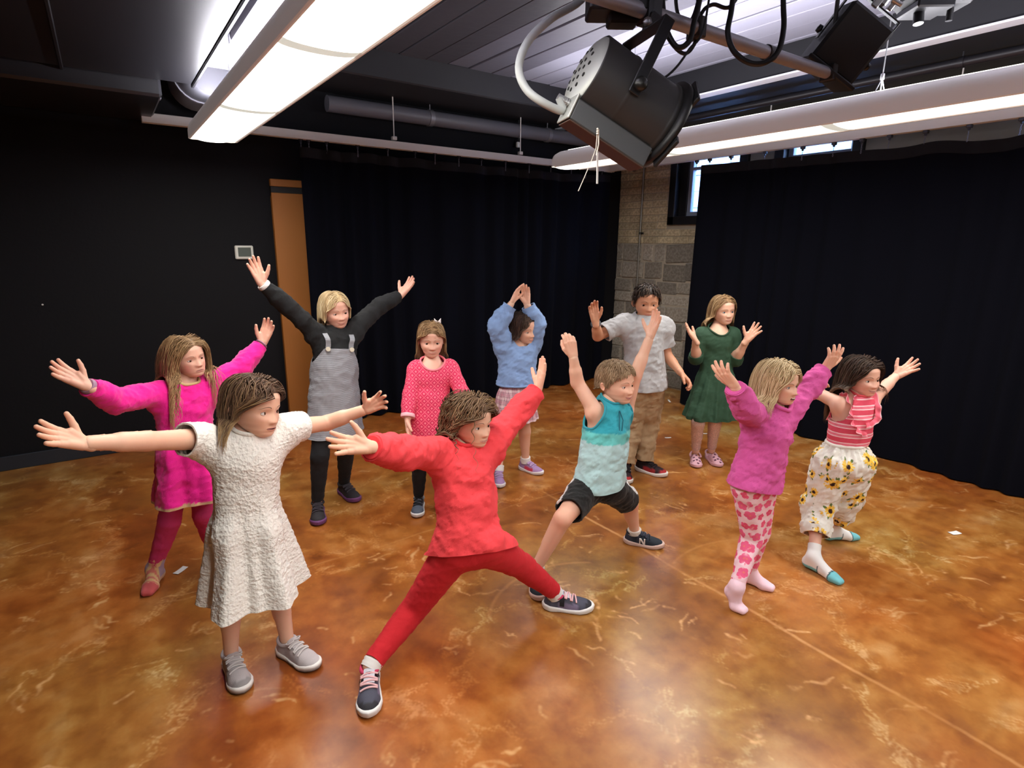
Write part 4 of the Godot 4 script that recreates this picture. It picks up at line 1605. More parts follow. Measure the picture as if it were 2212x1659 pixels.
func face_parts(root: Node3D, at: Transform3D, f: Dictionary) -> void:
	var gaze: Vector3 = f.get("gaze", Vector3(0.0, 0, 1)).normalized()
	var em := mat("eye_gloss", Color.WHITE, 0.12)
	for s in [-1, 1]:
		var o := eye_centre(s, f)
		var b := Buf.new()
		var bx := Vector3.UP.cross(gaze).normalized()
		var by := gaze.cross(bx)
		for band in [[0.0, 0.20, lin(14, 10, 8)], [0.20, 0.50, f.iris], [0.50, 0.57, (f.iris as Color) * 0.45], [0.57, 1.9, lin(226, 220, 216)]]:
			b.col = band[2]
			var rows := []
			for i in 5:
				var th := lerpf(band[0], band[1], i / 4.0)
				var row := PackedVector3Array()
				for j in 20:
					var a := TAU * j / 20.0
					row.append(at * (o + (gaze * cos(th) + (bx * cos(a) + by * sin(a)) * sin(th)) * EYE_R))
				rows.append(row)
			var st := b.v.size()
			b.loft(rows, true)
			for i in range(st, b.v.size()):
				b.n[i] = (b.v[i] - at * o).normalized()
		put("eye", b, em, root)
		# lashes along the upper lid
		b = Buf.new()
		b.col = lin(52, 36, 30)
		var rr := []
		for i in 13:
			var a := lerpf(-0.98, 1.0, i / 12.0)
			var e := lid_edge(a, 1, f)
			var row := PackedVector3Array()
			for k in [-0.035, 0.02, 0.06]:
				row.append(at * (o + eye_dir(s, a, e + k * (0.5 + 0.5 * (1.0 - a * a))) * EYE_R * (1.125 if k > -0.03 else 1.10)))
			rr.append(row)
		b.loft(rr, false, false, false, [], at.basis.z)
		put("eyelashes", b, mat("lash", Color.WHITE, 0.7), root)
		b = Buf.new()
		b.col = (f.brow as Color).lerp(f.skin, 0.25)
		var br: float = f.get("frown", 0.0)
		face_strip(b, at, f, func(t: float) -> Array:
			return [s * lerpf(0.065, 0.245, t), 0.050 + 0.030 * sin(PI * pow(t, 0.8)) - 0.018 * t - br * 0.03 * (1.0 - t), 0.0095 * (1.0 - 0.75 * t)], 10, 0.007)
		put("eyebrow", b, mat("brow", Color.WHITE, 0.85), root)
	# mouth: two lips and the line or gap between them
	var sm: float = f.get("smile", 0.0)
	var gap: float = f.get("gap", 0.0)
	var half: float = 0.115 * (1.0 + 0.18 * sm) * (1.0 - 0.35 * minf(gap * 10.0, 1.0))
	var mb := Buf.new()
	var my := func(x: float) -> float: return -0.312 + sm * 0.045 * pow(absf(x) / half, 2.0) - 0.004 * cos(PI * x / half)
	mb.col = (f.skin as Color).lerp(lin(186, 92, 92), 0.5)
	face_strip(mb, at, f, func(t: float) -> Array:
		var x := lerpf(-half, half, t)
		var k := pow(maxf(1.0 - pow(absf(x) / half, 2.0), 0.0), 0.6)
		return [x, my.call(x) + gap * k + 0.013 * k, 0.011 * k * (1.0 - 0.25 * gauss(x, 0.02))], 15, 0.010)
	face_strip(mb, at, f, func(t: float) -> Array:
		var x := lerpf(-half, half, t) * 0.94
		var k := pow(maxf(1.0 - pow(absf(x) / half, 2.0), 0.0), 0.6)
		return [x, my.call(x) - gap * k - 0.014 * k, 0.0145 * k], 15, 0.014)
	mb.col = lin(70, 28, 28)
	face_strip(mb, at, f, func(t: float) -> Array:
		var x := lerpf(-half, half, t)
		var k := pow(maxf(1.0 - pow(absf(x) / half, 2.0), 0.0), 0.5)
		return [x, my.call(x), gap * k + 0.0034], 15, 0.0065)
	if gap > 0.015:
		mb.col = lin(232, 226, 214)
		face_strip(mb, at, f, func(t: float) -> Array:
			var x := lerpf(-half, half, t) * 0.6
			return [x, my.call(x) + gap * 0.5, gap * 0.35], 9, 0.009)
	put("lips", mb, mat("lips", Color.WHITE, 0.42), root)

# ---------------------------------------------------------------- hands
func build_hand(b: Buf, at: Transform3D, L: float, spread: float, curl: float, skin: Color, cell: float) -> void:
	# own axes: y to the fingertips, z out of the palm, x to the thumb side
	var f := Field.new()
	f.cell = cell
	f.bone(Vector3(0, -0.17, 0) * L, Vector3(0, 0.05, 0) * L, 0.150 * L, 0.145 * L, 0.02 * L, Vector3.BACK, 0.84)
	var knuck := [Vector3(0.155, 0.50, 0), Vector3(0.052, 0.53, 0), Vector3(-0.052, 0.51, 0), Vector3(-0.145, 0.46, 0)]
	for k in 4:
		f.bone(Vector3(0.075 - 0.05 * k, 0.02, 0) * L, (knuck[k] as Vector3) * L, 0.10 * L, 0.078 * L, 0.03 * L)
	f.bone(Vector3(0.09, 0.10, 0.03) * L, Vector3(0.17, 0.30, 0.035) * L, 0.095 * L, 0.085 * L, 0.04 * L)
	f.bone(Vector3(-0.09, 0.10, 0.03) * L, Vector3(-0.11, 0.30, 0.03) * L, 0.08 * L, 0.07 * L, 0.04 * L)
	var lens := [0.40, 0.45, 0.41, 0.33]
	var fan := [0.22, 0.05, -0.12, -0.34]
	for k in 4:
		var p: Vector3 = (knuck[k] as Vector3) * L
		var dirv := Vector3(sin(fan[k] * spread), cos(fan[k] * spread), 0)
		var bend := curl * (0.75 + 0.12 * k)
		var tot := bend * 0.35
		var seg := [0.44, 0.31, 0.25]
		for j in 3:
			var d := dirv * cos(tot) + Vector3.BACK * sin(tot)
			var q: Vector3 = p + d * (lens[k] * seg[j] * L)
			f.bone(p, q, (0.066 - 0.007 * j) * L, (0.060 - 0.007 * j) * L, 0.012 * L)
			p = q
			tot += bend * (0.9 if j == 0 else 0.75)
	var tp := Vector3(0.15, 0.14, 0.03) * L
	var ta := lerpf(0.35, 0.95, clampf(spread, 0.0, 1.0))
	for j in 3:
		var d := Vector3(sin(ta), cos(ta), 0.25 + 0.3 * curl).normalized()
		var q: Vector3 = tp + d * ([0.20, 0.17, 0.13][j] * L)
		f.bone(tp, q, (0.085 - 0.012 * j) * L, (0.074 - 0.012 * j) * L, 0.02 * L)
		tp = q
		ta -= 0.10 + 0.25 * curl
	var hb := Buf.new()
	hb.col = skin
	f.build(hb)
	for i in hb.v.size():
		var y := hb.v[i].y / L
		hb.c[i] = skin.lerp(Color(skin.r, skin.g * 0.72, skin.b * 0.68), 0.20 * smoothstep(-0.05, 0.45, y) + 0.28 * smoothstep(0.75, 0.98, y))
	b.add(hb, at)

# ---------------------------------------------------------------- a child's skeleton, from its pose
func read_pose(called: String) -> Dictionary:
	var q: Dictionary = POSES[called]
	var k := {"h": q.h, "hs": q.hs * 0.93, "spread": q.spread, "curl": q.curl}
	var mm: Array = q.mm
	var names := ["pel", "neck", "head"]
	for s in ["R", "L"]:
		for n in ["s", "e", "w", "f", "h", "k", "a", "t"]:
			names.append(n + s)
	for i in names.size():
		k[names[i]] = Vector3(mm[i * 3], mm[i * 3 + 1], mm[i * 3 + 2]) * 0.001
	var ax: Array = q.axes
	var fw := Vector3(ax[0], ax[1], ax[2]).normalized()
	var up := Vector3(ax[3], ax[4], ax[5]).normalized()
	k.palmR = Vector3(ax[6], ax[7], ax[8])
	k.palmL = Vector3(ax[9], ax[10], ax[11])
	var bas := Basis(up.cross(fw).normalized(), up, fw)
	k.skull = Transform3D(bas * k.hs, k.head - up * 0.015 * k.hs)
	k.up = (k.neck - k.pel).normalized()
	var side: Vector3 = ((k.sL - k.sR) as Vector3)
	k.side = (side - k.up * side.dot(k.up)).normalized()
	k.front = (k.side as Vector3).cross(k.up).normalized()
	var hip: Vector3 = k.hL - k.hR
	k.hipside = hip.normalized()
	return k

func torso(f: Field, k: Dictionary, o: float, belly := 0.0) -> void:
	var h: float = k.h
	var pel: Vector3 = k.pel
	var nk: Vector3 = k.neck
	var fr: Vector3 = k.front
	var kk := 0.03 * h
	f.bone(pel.lerp(k.hR, 0.62) , pel.lerp(k.hL, 0.62), 0.052 * h + o, 0.052 * h + o, kk, fr, 0.92)
	f.bone(pel + k.up * 0.01 * h, pel.lerp(nk, 0.42) + fr * (0.004 + belly) * h, 0.078 * h + o, (0.072 + belly) * h + o, kk, fr, 0.76)
	f.bone(pel.lerp(nk, 0.42) + fr * (0.004 + belly) * h, pel.lerp(nk, 0.74), (0.072 + belly) * h + o, 0.080 * h + o, kk, fr, 0.74)
	f.bone(pel.lerp(nk, 0.70), pel.lerp(nk, 0.86), 0.080 * h + o, 0.062 * h + o, kk, fr, 0.78)
	for s in ["R", "L"]:
		var sh: Vector3 = k["s" + s]
		f.bone(nk - k.up * 0.055 * h, sh - k.up * 0.012 * h, 0.040 * h + o, 0.034 * h + o, kk)
		f.bone(pel.lerp(nk, 0.68), sh - k.up * 0.02 * h, 0.052 * h + o, 0.030 * h + o, kk)
	f.bone(nk - k.up * 0.05 * h, nk + k.up * 0.005 * h, 0.044 * h + o, 0.034 * h + o * 0.6, kk)

func arm(f: Field, k: Dictionary, s: String, o0: float, o1: float, o2: float, upto := 2.0) -> void:
	var h: float = k.h
	var sh: Vector3 = k["s" + s]
	var el: Vector3 = k["e" + s]
	var wr: Vector3 = k["w" + s]
	if upto <= 1.0:
		el = sh.lerp(el, upto)
	f.bone(sh, el, 0.032 * h + o0, 0.0255 * h + o1, 0.012 * h)
	if upto > 1.0:
		wr = el.lerp(wr, upto - 1.0)
		f.bone(el, wr, 0.0255 * h + o1, 0.0178 * h + o2, 0.009 * h)
		f.bone(el, el.lerp(wr, 0.45), 0.024 * h + o1, 0.0245 * h + lerpf(o1, o2, 0.4), 0.009 * h)

func leg(f: Field, k: Dictionary, s: String, o0: float, o1: float, o2: float, upto := 2.0) -> void:
	var h: float = k.h
	var hp: Vector3 = (k.pel as Vector3).lerp(k["h" + s], 0.75)
	var kn: Vector3 = k["k" + s]
	var an: Vector3 = k["a" + s]
	var back: Vector3 = -(k["t" + s] - an)
	back.y = 0.0
	back = back.normalized()
	if upto <= 1.0:
		kn = hp.lerp(kn, upto)
	f.bone(hp, kn, 0.055 * h + o0, 0.034 * h + o1, 0.020 * h)
	if upto > 1.0:
		an = kn.lerp(an, upto - 1.0)
		f.bone(kn, an, 0.0335 * h + o1, 0.0215 * h + o2, 0.012 * h)
		f.bone(kn.lerp(k["a" + s], 0.12) + back * 0.008 * h, kn.lerp(k["a" + s], minf(0.5, upto - 1.0)) + back * 0.006 * h, 0.030 * h + o1, 0.0255 * h + lerpf(o1, o2, 0.5), 0.012 * h)

func build_body(root: Node3D, k: Dictionary, f: Dictionary, cell: float, covered := 0.0) -> void:
	var h: float = k.h
	var fl := Field.new()
	fl.cell = cell
	torso(fl, k, -0.006)
	var base: Vector3 = k.skull * Vector3(0, -0.30, -0.10)
	fl.bone(k.neck - k.up * 0.02 * h, base, 0.036 * h, 0.034 * h, 0.02 * h)
	for s in ["R", "L"]:
		arm(fl, k, s, 0.0, 0.0, 0.0008 * h, 1.93)
		leg(fl, k, s, -0.002 - covered, 0.0, 0.0)
	var b := Buf.new()
	b.col = f.skin
	fl.build(b)
	for i in b.v.size():
		var p := b.v[i]
		var red := 0.0
		for s in ["R", "L"]:
			red = maxf(red, gauss((p - k["k" + s]).length(), 0.045 * h) * 0.35)
			red = maxf(red, gauss((p - k["e" + s]).length(), 0.03 * h) * 0.3)
		b.c[i] = (f.skin as Color).lerp(Color(f.skin.r * 0.92, f.skin.g * 0.66, f.skin.b * 0.62), red)
	build_head(b, k.skull, f)
	for s in ["R", "L"]:
		var w: Vector3 = k["w" + s]
		var d: Vector3 = (k["f" + s] - w).normalized()
		var n: Vector3 = k["palm" + s]
		n = (n - d * n.dot(d)).normalized()
		var t := d.cross(n) if s == "R" else n.cross(d)
		var i := 0 if s == "R" else 1
		build_hand(b, Transform3D(Basis(t, d, n), w), 0.112 * h, k.spread[i], k.curl[i], f.skin, 0.0021 if cell < 0.0095 else 0.0026)
	var m := mat("skin", Color.WHITE, 0.5)
	m.subsurf_scatter_enabled = true
	m.subsurf_scatter_strength = 0.08
	put("body", b, m, root)
	face_parts(root, k.skull, f)

# ---------------------------------------------------------------- clothes
var fold_noise: FastNoiseLite

# meshes a garment, wrinkles it, cuts its openings; fold(p) gives extra displacement along the normal
func garment(root: Node3D, called: String, fl: Field, cuts: Array, m: Material, opt := {}) -> MeshInstance3D:
	var b := Buf.new()
	b.col = opt.get("col", Color.WHITE)
	fl.build(b)
	if fold_noise == null:
		fold_noise = FastNoiseLite.new()
		fold_noise.seed = 5
		fold_noise.frequency = 1.0
		fold_noise.fractal_octaves = 2
		fold_noise.fractal_type = FastNoiseLite.FRACTAL_RIDGED
		fold_noise.domain_warp_enabled = true
		fold_noise.domain_warp_frequency = 0.6
		fold_noise.domain_warp_amplitude = 0.5
	var amp: float = opt.get("wrinkle", 0.004)
	var freq: Vector3 = opt.get("freq", Vector3(7, 9, 7))
	var fold = opt.get("fold")
	var has_fold := opt.has("fold")
	for i in b.v.size():
		var p := b.v[i]
		var d := amp * fold_noise.get_noise_3dv(p * freq)
		d += amp * 0.3 * fold_noise.get_noise_3dv(Vector3(p.x - p.y * 0.6, p.y + p.x * 0.6, p.z) * freq * 1.9 + Vector3(9, 3, 1))
		b.v[i] = p + b.n[i] * d
		if has_fold:
			b.v[i] += fold.call(p)
	b.smooth_normals()
	if cuts.size():
		b = clip(b, cuts, opt.get("hem", 0.006))
	if opt.has("paint"):
		for i in b.v.size():
			b.c[i] = opt.paint.call(b.v[i])
	return put(called, b, m, root, opt.get("label", ""))

func cuff(k: Dictionary, s: String, at: float, r := 0.09) -> Array:
	var a: Vector3 = k["s" + s]
	var e: Vector3 = k["e" + s]
	var w: Vector3 = k["w" + s]
	if at <= 1.0:
		return [a.lerp(e, at), (e - a).normalized(), r]
	return [e.lerp(w, at - 1.0), (w - e).normalized(), r]

func ankle_cut(k: Dictionary, s: String, at: float, r := 0.10) -> Array:
	var a: Vector3 = k["h" + s]
	var e: Vector3 = k["k" + s]
	var w: Vector3 = k["a" + s]
	if at <= 1.0:
		return [a.lerp(e, at), (e - a).normalized(), r]
	return [e.lerp(w, at - 1.0), (w - e).normalized(), r]

# neckline: a round hole about the neck, its axis tipped forward; low moves it down the chest
func neck_cut(k: Dictionary, wide := 0.046, fwd := 0.004, slope := 0.35) -> Array:
	var n: Vector3 = (k.up + k.front * slope).normalized()
	return [k.neck + k.front * fwd * k.h, n, wide * k.h, 0.11]

# flared skirt from a waist point to a hem point, as radii across the side axis
func skirt(f: Field, k: Dictionary, a: Vector3, e: Vector3, ra: float, re: float, flat := 0.78) -> void:
	var d := (e - a)
	var g := (re - ra) / d.length()
	var over := re * 0.95
	f.bone(a, e + d.normalized() * over, ra, re + g * over, 0.03, k.front, flat)
	for s in ["R", "L"]:
		var hp: Vector3 = (k.pel as Vector3).lerp(k["h" + s], 0.75)
		f.bone(hp, hp.lerp(k["k" + s], 0.9), 0.062 * k.h, 0.055 * k.h, 0.04)

func skirt_folds(k: Dictionary, a: Vector3, e: Vector3, n: int, amp: float, ph: float) -> Callable:
	var d := e - a
	var ln := d.length()
	d /= ln
	var sx: Vector3 = (k.side - d * k.side.dot(d)).normalized()
	var sz: Vector3 = sx.cross(d)
	return func(p: Vector3) -> Vector3:
		var r := p - a
		var t := clampf(r.dot(d) / ln, 0.0, 1.3)
		if t <= 0.0:
			return Vector3.ZERO
		var q := r - d * r.dot(d)
		if q.length() < 0.02:
			return Vector3.ZERO
		var an := atan2(q.dot(sz), q.dot(sx))
		var w := sin(an * n + ph + 0.6 * sin(an * 2.0)) + 0.4 * sin(an * (2 * n + 1) + ph * 2.0)
		return q.normalized() * (w * amp * pow(t, 0.9))

# a band round a limb: cuffs, sock tops, bracelets
func band(root: Node3D, called: String, a: Vector3, b_: Vector3, r: float, m: Material, label := "", puff := 0.15) -> MeshInstance3D:
	var b := Buf.new()
	var pts := []
	var rad := []
	for i in 6:
		var t := i / 5.0
		pts.append(a.lerp(b_, t))
		rad.append(r * (1.0 + puff * sin(PI * t)))
	b.tube(pts, rad, 20)
	return put(called, b, m, root, label)

# ---------------------------------------------------------------- shoes and socks
func foot_frame(k: Dictionary, s: String) -> Transform3D:
	var a: Vector3 = k["a" + s]
	var t: Vector3 = k["t" + s]
	var fw := t - a
	fw.y = 0.0
	fw = fw.normalized()
	var x := Vector3.UP.cross(fw)
	return Transform3D(Basis(x, Vector3.UP, fw), Vector3(a.x, 0.0, a.z) - fw * 0.045 * k.h)

const SOLE_W := [[0.0, 0.0], [0.02, 0.13], [0.06, 0.22], [0.15, 0.29], [0.35, 0.28], [0.52, 0.33], [0.72, 0.38], [0.86, 0.33], [0.95, 0.22], [0.985, 0.12], [1.0, 0.0]]

func sneaker(root: Node3D, k: Dictionary, s: String, c: Dictionary) -> void:
	var at := foot_frame(k, s)
	var ln: float = c.get("len", 0.172) * k.h
	var w := ln * 0.50
	var up := Buf.new()
	var hgt := [[0.0, 0.055], [0.06, 0.30], [0.14, 0.345], [0.22, 0.32], [0.32, 0.315], [0.42, 0.335], [0.52, 0.295], [0.66, 0.25], [0.82, 0.22], [0.93, 0.185], [1.0, 0.07]]
	if c.get("clog", false):
		hgt = [[0.0, 0.055], [0.05, 0.14], [0.2, 0.15], [0.33, 0.17], [0.42, 0.30], [0.55, 0.30], [0.7, 0.27], [0.85, 0.21], [0.94, 0.15], [1.0, 0.05]]
	var sole_h: float = c.get("sole_h", 0.105)
	var rows := []
	var cols := []
	for i in 29:
		var u := i / 28.0
		u = 0.5 - 0.5 * cos(PI * u)
		var hw := lerp_table(SOLE_W, clampf(u, 0.004, 0.996)) * w * 0.97
		var hh := lerp_table(hgt, u) * ln
		var row := PackedVector3Array()
		var lean := 0.02 * sin(PI * u) * (1.0 if s == "L" else -1.0)
		for j in 17:
			var a := PI * j / 16.0
			row.append(Vector3(cos(a) * hw * (1.0 if absf(cos(a)) > 0.9 else 1.0) + lean * ln * 0.3, sole_h * 0.5 * ln + (hh - sole_h * 0.5 * ln) * pow(sin(a), 0.72), u * ln))
		rows.append(row)
	var ub := Buf.new()
	ub.loft(rows, false, false, false)
	var toe_c: Color = c.get("toe", c.upper)
	var heel_c: Color = c.get("heel", c.upper)
	for i in ub.v.size():
		var p := ub.v[i] / ln
		var q: Color = c.upper
		if p.z > 0.80 and p.y < 0.2:
			q = q.lerp(toe_c, smoothstep(0.80, 0.84, p.z))
		if p.z < 0.2:
			q = heel_c
		if c.has("side") and p.z > 0.3 and p.z < 0.7 and p.y < 0.2:
			q = c.side
		ub.c[i] = q
	for i in ub.v.size():
		up.v.append(at * ub.v[i]); up.n.append(at.basis * ub.n[i])
	up.c = ub.c; up.uv = ub.uv; up.ix = ub.ix
	var m := cloth("shoe_mesh", Color.WHITE, 14.0, 0.08, 0.75, 0.0)
	var shoe := put("shoe", up, m, root)
	# sole: a rocker with a flared edge
	var sb := Buf.new()
	var so := []
	for q in [[0.012, 0.86], [0.0, 0.93], [0.02, 1.05], [sole_h * 0.75, 1.09], [sole_h, 1.02], [sole_h * 1.02, 0.9]]:
		var row := PackedVector3Array()
		for j in 40:
			var u := j / 40.0
			var sgn := 1.0 if u < 0.5 else -1.0
			var v := u * 2.0 if u < 0.5 else 2.0 - u * 2.0
			v = 0.5 - 0.5 * cos(PI * v)
			var hw: float = lerp_table(SOLE_W, v) * w * q[1]
			var zz: float = (v - 0.5) * (1.0 + (q[1] - 1.0) * 0.4) + 0.5
			var rock: float = 0.035 * smoothstep(0.72, 1.0, v) * (1.0 - q[0] / sole_h * 0.5) + 0.02 * smoothstep(0.2, 0.0, v)
			var wave: float = 0.022 * cos(v * TAU) * (1.0 if q[0] > 0.05 else 0.0)
			row.append(at * (Vector3(sgn * hw / ln, q[0] + rock + wave, zz) * ln))
		so.append(row)
	sb.col = c.sole
	sb.loft(so, true, true, true)
	if c.has("tread"):
		for i in sb.v.size():
			if sb.v[i].y < 0.012 * ln / 0.2 + 0.0:
				sb.c[i] = c.tread
	put("sole", sb, mat("rubber", Color.WHITE, 0.6), shoe)
	if c.get("clog", false):
		var st := Buf.new()
		st.col = c.upper * 0.92
		var pts := []
		for j in 13:
			var a := PI * j / 12.0
			pts.append(at * (Vector3(cos(a) * 0.17, 0.20 + 0.05 * sin(a), 0.34 - sin(a) * 0.36) * ln))
		st.tube(pts, [0.035 * ln], 8)
		put("heel_strap", st, mat("rubber", Color.WHITE, 0.6), shoe)
		for q in [[0.55, 0.0], [0.66, 0.5], [0.66, -0.5], [0.78, 0.0], [0.8, 0.6], [0.8, -0.6], [0.9, 0.3]]:
			var hb := Buf.new()
			var hw := lerp_table(SOLE_W, q[0]) * w * 0.97
			var an: float = PI * 0.5 - q[1]
			var hh := lerp_table(hgt, q[0]) * ln
			var p := Vector3(cos(an) * hw, sole_h * 0.5 * ln + (hh - sole_h * 0.5 * ln) * pow(sin(an), 0.72), q[0] * ln)
			var nn := Vector3(cos(an), sin(an) * 1.2, 0.25).normalized()
			hb.tube([at * (p - nn * 0.01), at * (p + nn * 0.0012)], [0.038 * ln], 12)
			put("clog_hole", hb, mat("clog_hole_dark", srgb(112, 70, 92), 0.9), shoe)
		return
	# collar
	var cb := Buf.new()
	var cp := []
	for j in 25:
		var a := TAU * j / 24.0
		cp.append(at * (Vector3(cos(a) * 0.135, 0.318 + 0.018 * cos(2.0 * a) * -1.0, 0.245 + sin(a) * 0.165) * ln))
	cb.col = c.get("collar", c.upper)
	cb.tube(cp, [0.032 * ln], 10, false)
	put("collar", cb, m, shoe)
	# tongue and laces
	var tb := Buf.new()
	tb.col = c.get("tongue", c.upper)
	var tr := []
	for i in 6:
		var u := lerpf(0.37, 0.56, i / 5.0)
		var row := PackedVector3Array()
		for j in 7:
			var x := (j / 6.0 - 0.5) * 0.17
			row.append(at * (Vector3(x, lerp_table(hgt, u) + 0.012 + (0.05 * smoothstep(0.46, 0.37, u)) - x * x * 2.2, u - 0.02 * smoothstep(0.46, 0.37, u)) * ln))
		tr.append(row)
	tb.loft(tr, false, false, false, [], Vector3.UP)
	put("tongue", tb, m, shoe)
	var lb := Buf.new()
	lb.col = c.get("lace", c.upper)
	for i in 5:
		var u := lerpf(0.42, 0.64, i / 4.0)
		var pts := []
		for j in 9:
			var x := (j / 8.0 - 0.5) * 0.26
			pts.append(at * (Vector3(x, lerp_table(hgt, u + x * 0.12 * (1 if i % 2 else -1)) + 0.020 - x * x * 2.4, u + x * 0.12 * (1 if i % 2 else -1)) * ln))
		lb.tube(pts, [0.016 * ln], 6)
	if not c.get("no_bow", false):
		for sd in [-1, 1]:
			var pts := []
			for j in 12:
				var a := TAU * j / 11.0
				pts.append(at * (Vector3(sd * (0.07 - 0.07 * cos(a)), lerp_table(hgt, 0.41) + 0.03 + 0.02 * sin(a), 0.40 + 0.05 * sin(a)) * ln))
			lb.tube(pts, [0.012 * ln], 6)
	put("laces", lb, mat("lace", Color.WHITE, 0.85), shoe)
	if c.has("strap"):
		var vb := Buf.new()
		vb.col = c.strap
		var vr := []
		for i in 4:
			var u := lerpf(0.33, 0.42, i / 3.0)
			var row := PackedVector3Array()
			for j in 15:
				var a := lerpf(0.1, PI - 0.1, j / 14.0)
				var hw := lerp_table(SOLE_W, u) * w + 0.004
				row.append(at * Vector3(cos(a) * hw, 0.10 * ln + (lerp_table(hgt, u) * ln + 0.008 - 0.10 * ln) * pow(sin(a), 0.72), u * ln))
			vr.append(row)
		vb.loft(vr, false, false, false, [], Vector3.UP)
		put("strap", vb, m, shoe)
	if c.has("letter"):
		var tm := TextMesh.new()
		tm.text = "N"
		var sf := SystemFont.new()
		sf.font_names = PackedStringArray(["Droid Sans"])
		sf.font_weight = 800
		tm.font = sf
		tm.font_size = 64
		tm.pixel_size = 0.05 / 64.0
		tm.depth = 0.004
		for sd in [-1, 1]:
			var o := put("letter", tm, mat("letter_white", srgb(232, 232, 230), 0.6), shoe)
			o.transform = Transform3D(Basis(at.basis.z * -sd, Vector3.UP, at.basis.x * sd).rotated(at.basis.z, -0.25 * sd), at * (Vector3(sd * 0.172, 0.175, 0.47) * ln))

# a stockinged foot; paint(u along the foot, height) colours it
func sock_foot(root: Node3D, k: Dictionary, s: String, top: float, paint: Callable, label := "") -> void:
	var h: float = k.h
	var a: Vector3 = k["a" + s]
	var t: Vector3 = k["t" + s]
	var kn: Vector3 = k["k" + s]
	var fw := t - a
	fw.y = 0.0
	fw = fw.normalized()
	var heel := a - fw * 0.018 * h - Vector3.UP * 0.030 * h
	heel.y = maxf(heel.y, 0.026 * h)
	var ball := Vector3(t.x, 0.019 * h, t.z) - fw * 0.030 * h
	var toe := Vector3(t.x, 0.015 * h, t.z) + fw * 0.004 * h
	var sx := Vector3.UP.cross(fw)
	var f := Field.new()
	f.cell = 0.005
	var shin := a.lerp(kn, 0.34)
	f.bone(shin, a, 0.0285 * h, 0.0265 * h, 0.01)
	f.bone(a, heel, 0.0265 * h, 0.026 * h, 0.015)
	f.bone(heel, ball, 0.025 * h, 0.018 * h, 0.015)
	f.bone(a, ball, 0.026 * h, 0.017 * h, 0.02)
	for d in [-1, 1]:
		f.bone(ball + sx * 0.012 * h * d, toe + sx * 0.009 * h * d, 0.018 * h, 0.013 * h, 0.012)
	var b := Buf.new()
	f.build(b)
	b = clip(b, [[a.lerp(kn, top), (kn - a).normalized(), 0.07]], 0.003)
	var p0 := heel - fw * 0.02 * h
	var ln := (toe - p0).dot(fw) + 0.012 * h
	for i in b.v.size():
		b.c[i] = paint.call((b.v[i] - p0).dot(fw) / ln, b.v[i].y / h)
	put("sock", b, cloth("sock_knit", Color.WHITE, 20.0, 0.05, 0.95, 0.2), root, label)
# ---------------------------------------------------------------- hair: a scalp cap and many tapering locks that fall under gravity
func inside_head(p: Vector3, grow: float) -> Vector3:
	# pushes a point out of the skull, neck and face
	var c := Vector3(0, 0.03, -0.03)
	var r := Vector3(0.362 + grow, 0.475 + grow, 0.468 + grow)
	var q := (p - c) / r
	var l := pow(pow(absf(q.x), 2.5) + pow(absf(q.y), 2.5) + pow(absf(q.z), 2.5), 0.4)
	if l < 1.0 and l > 1e-4:
		return c + q / l * r
	return p

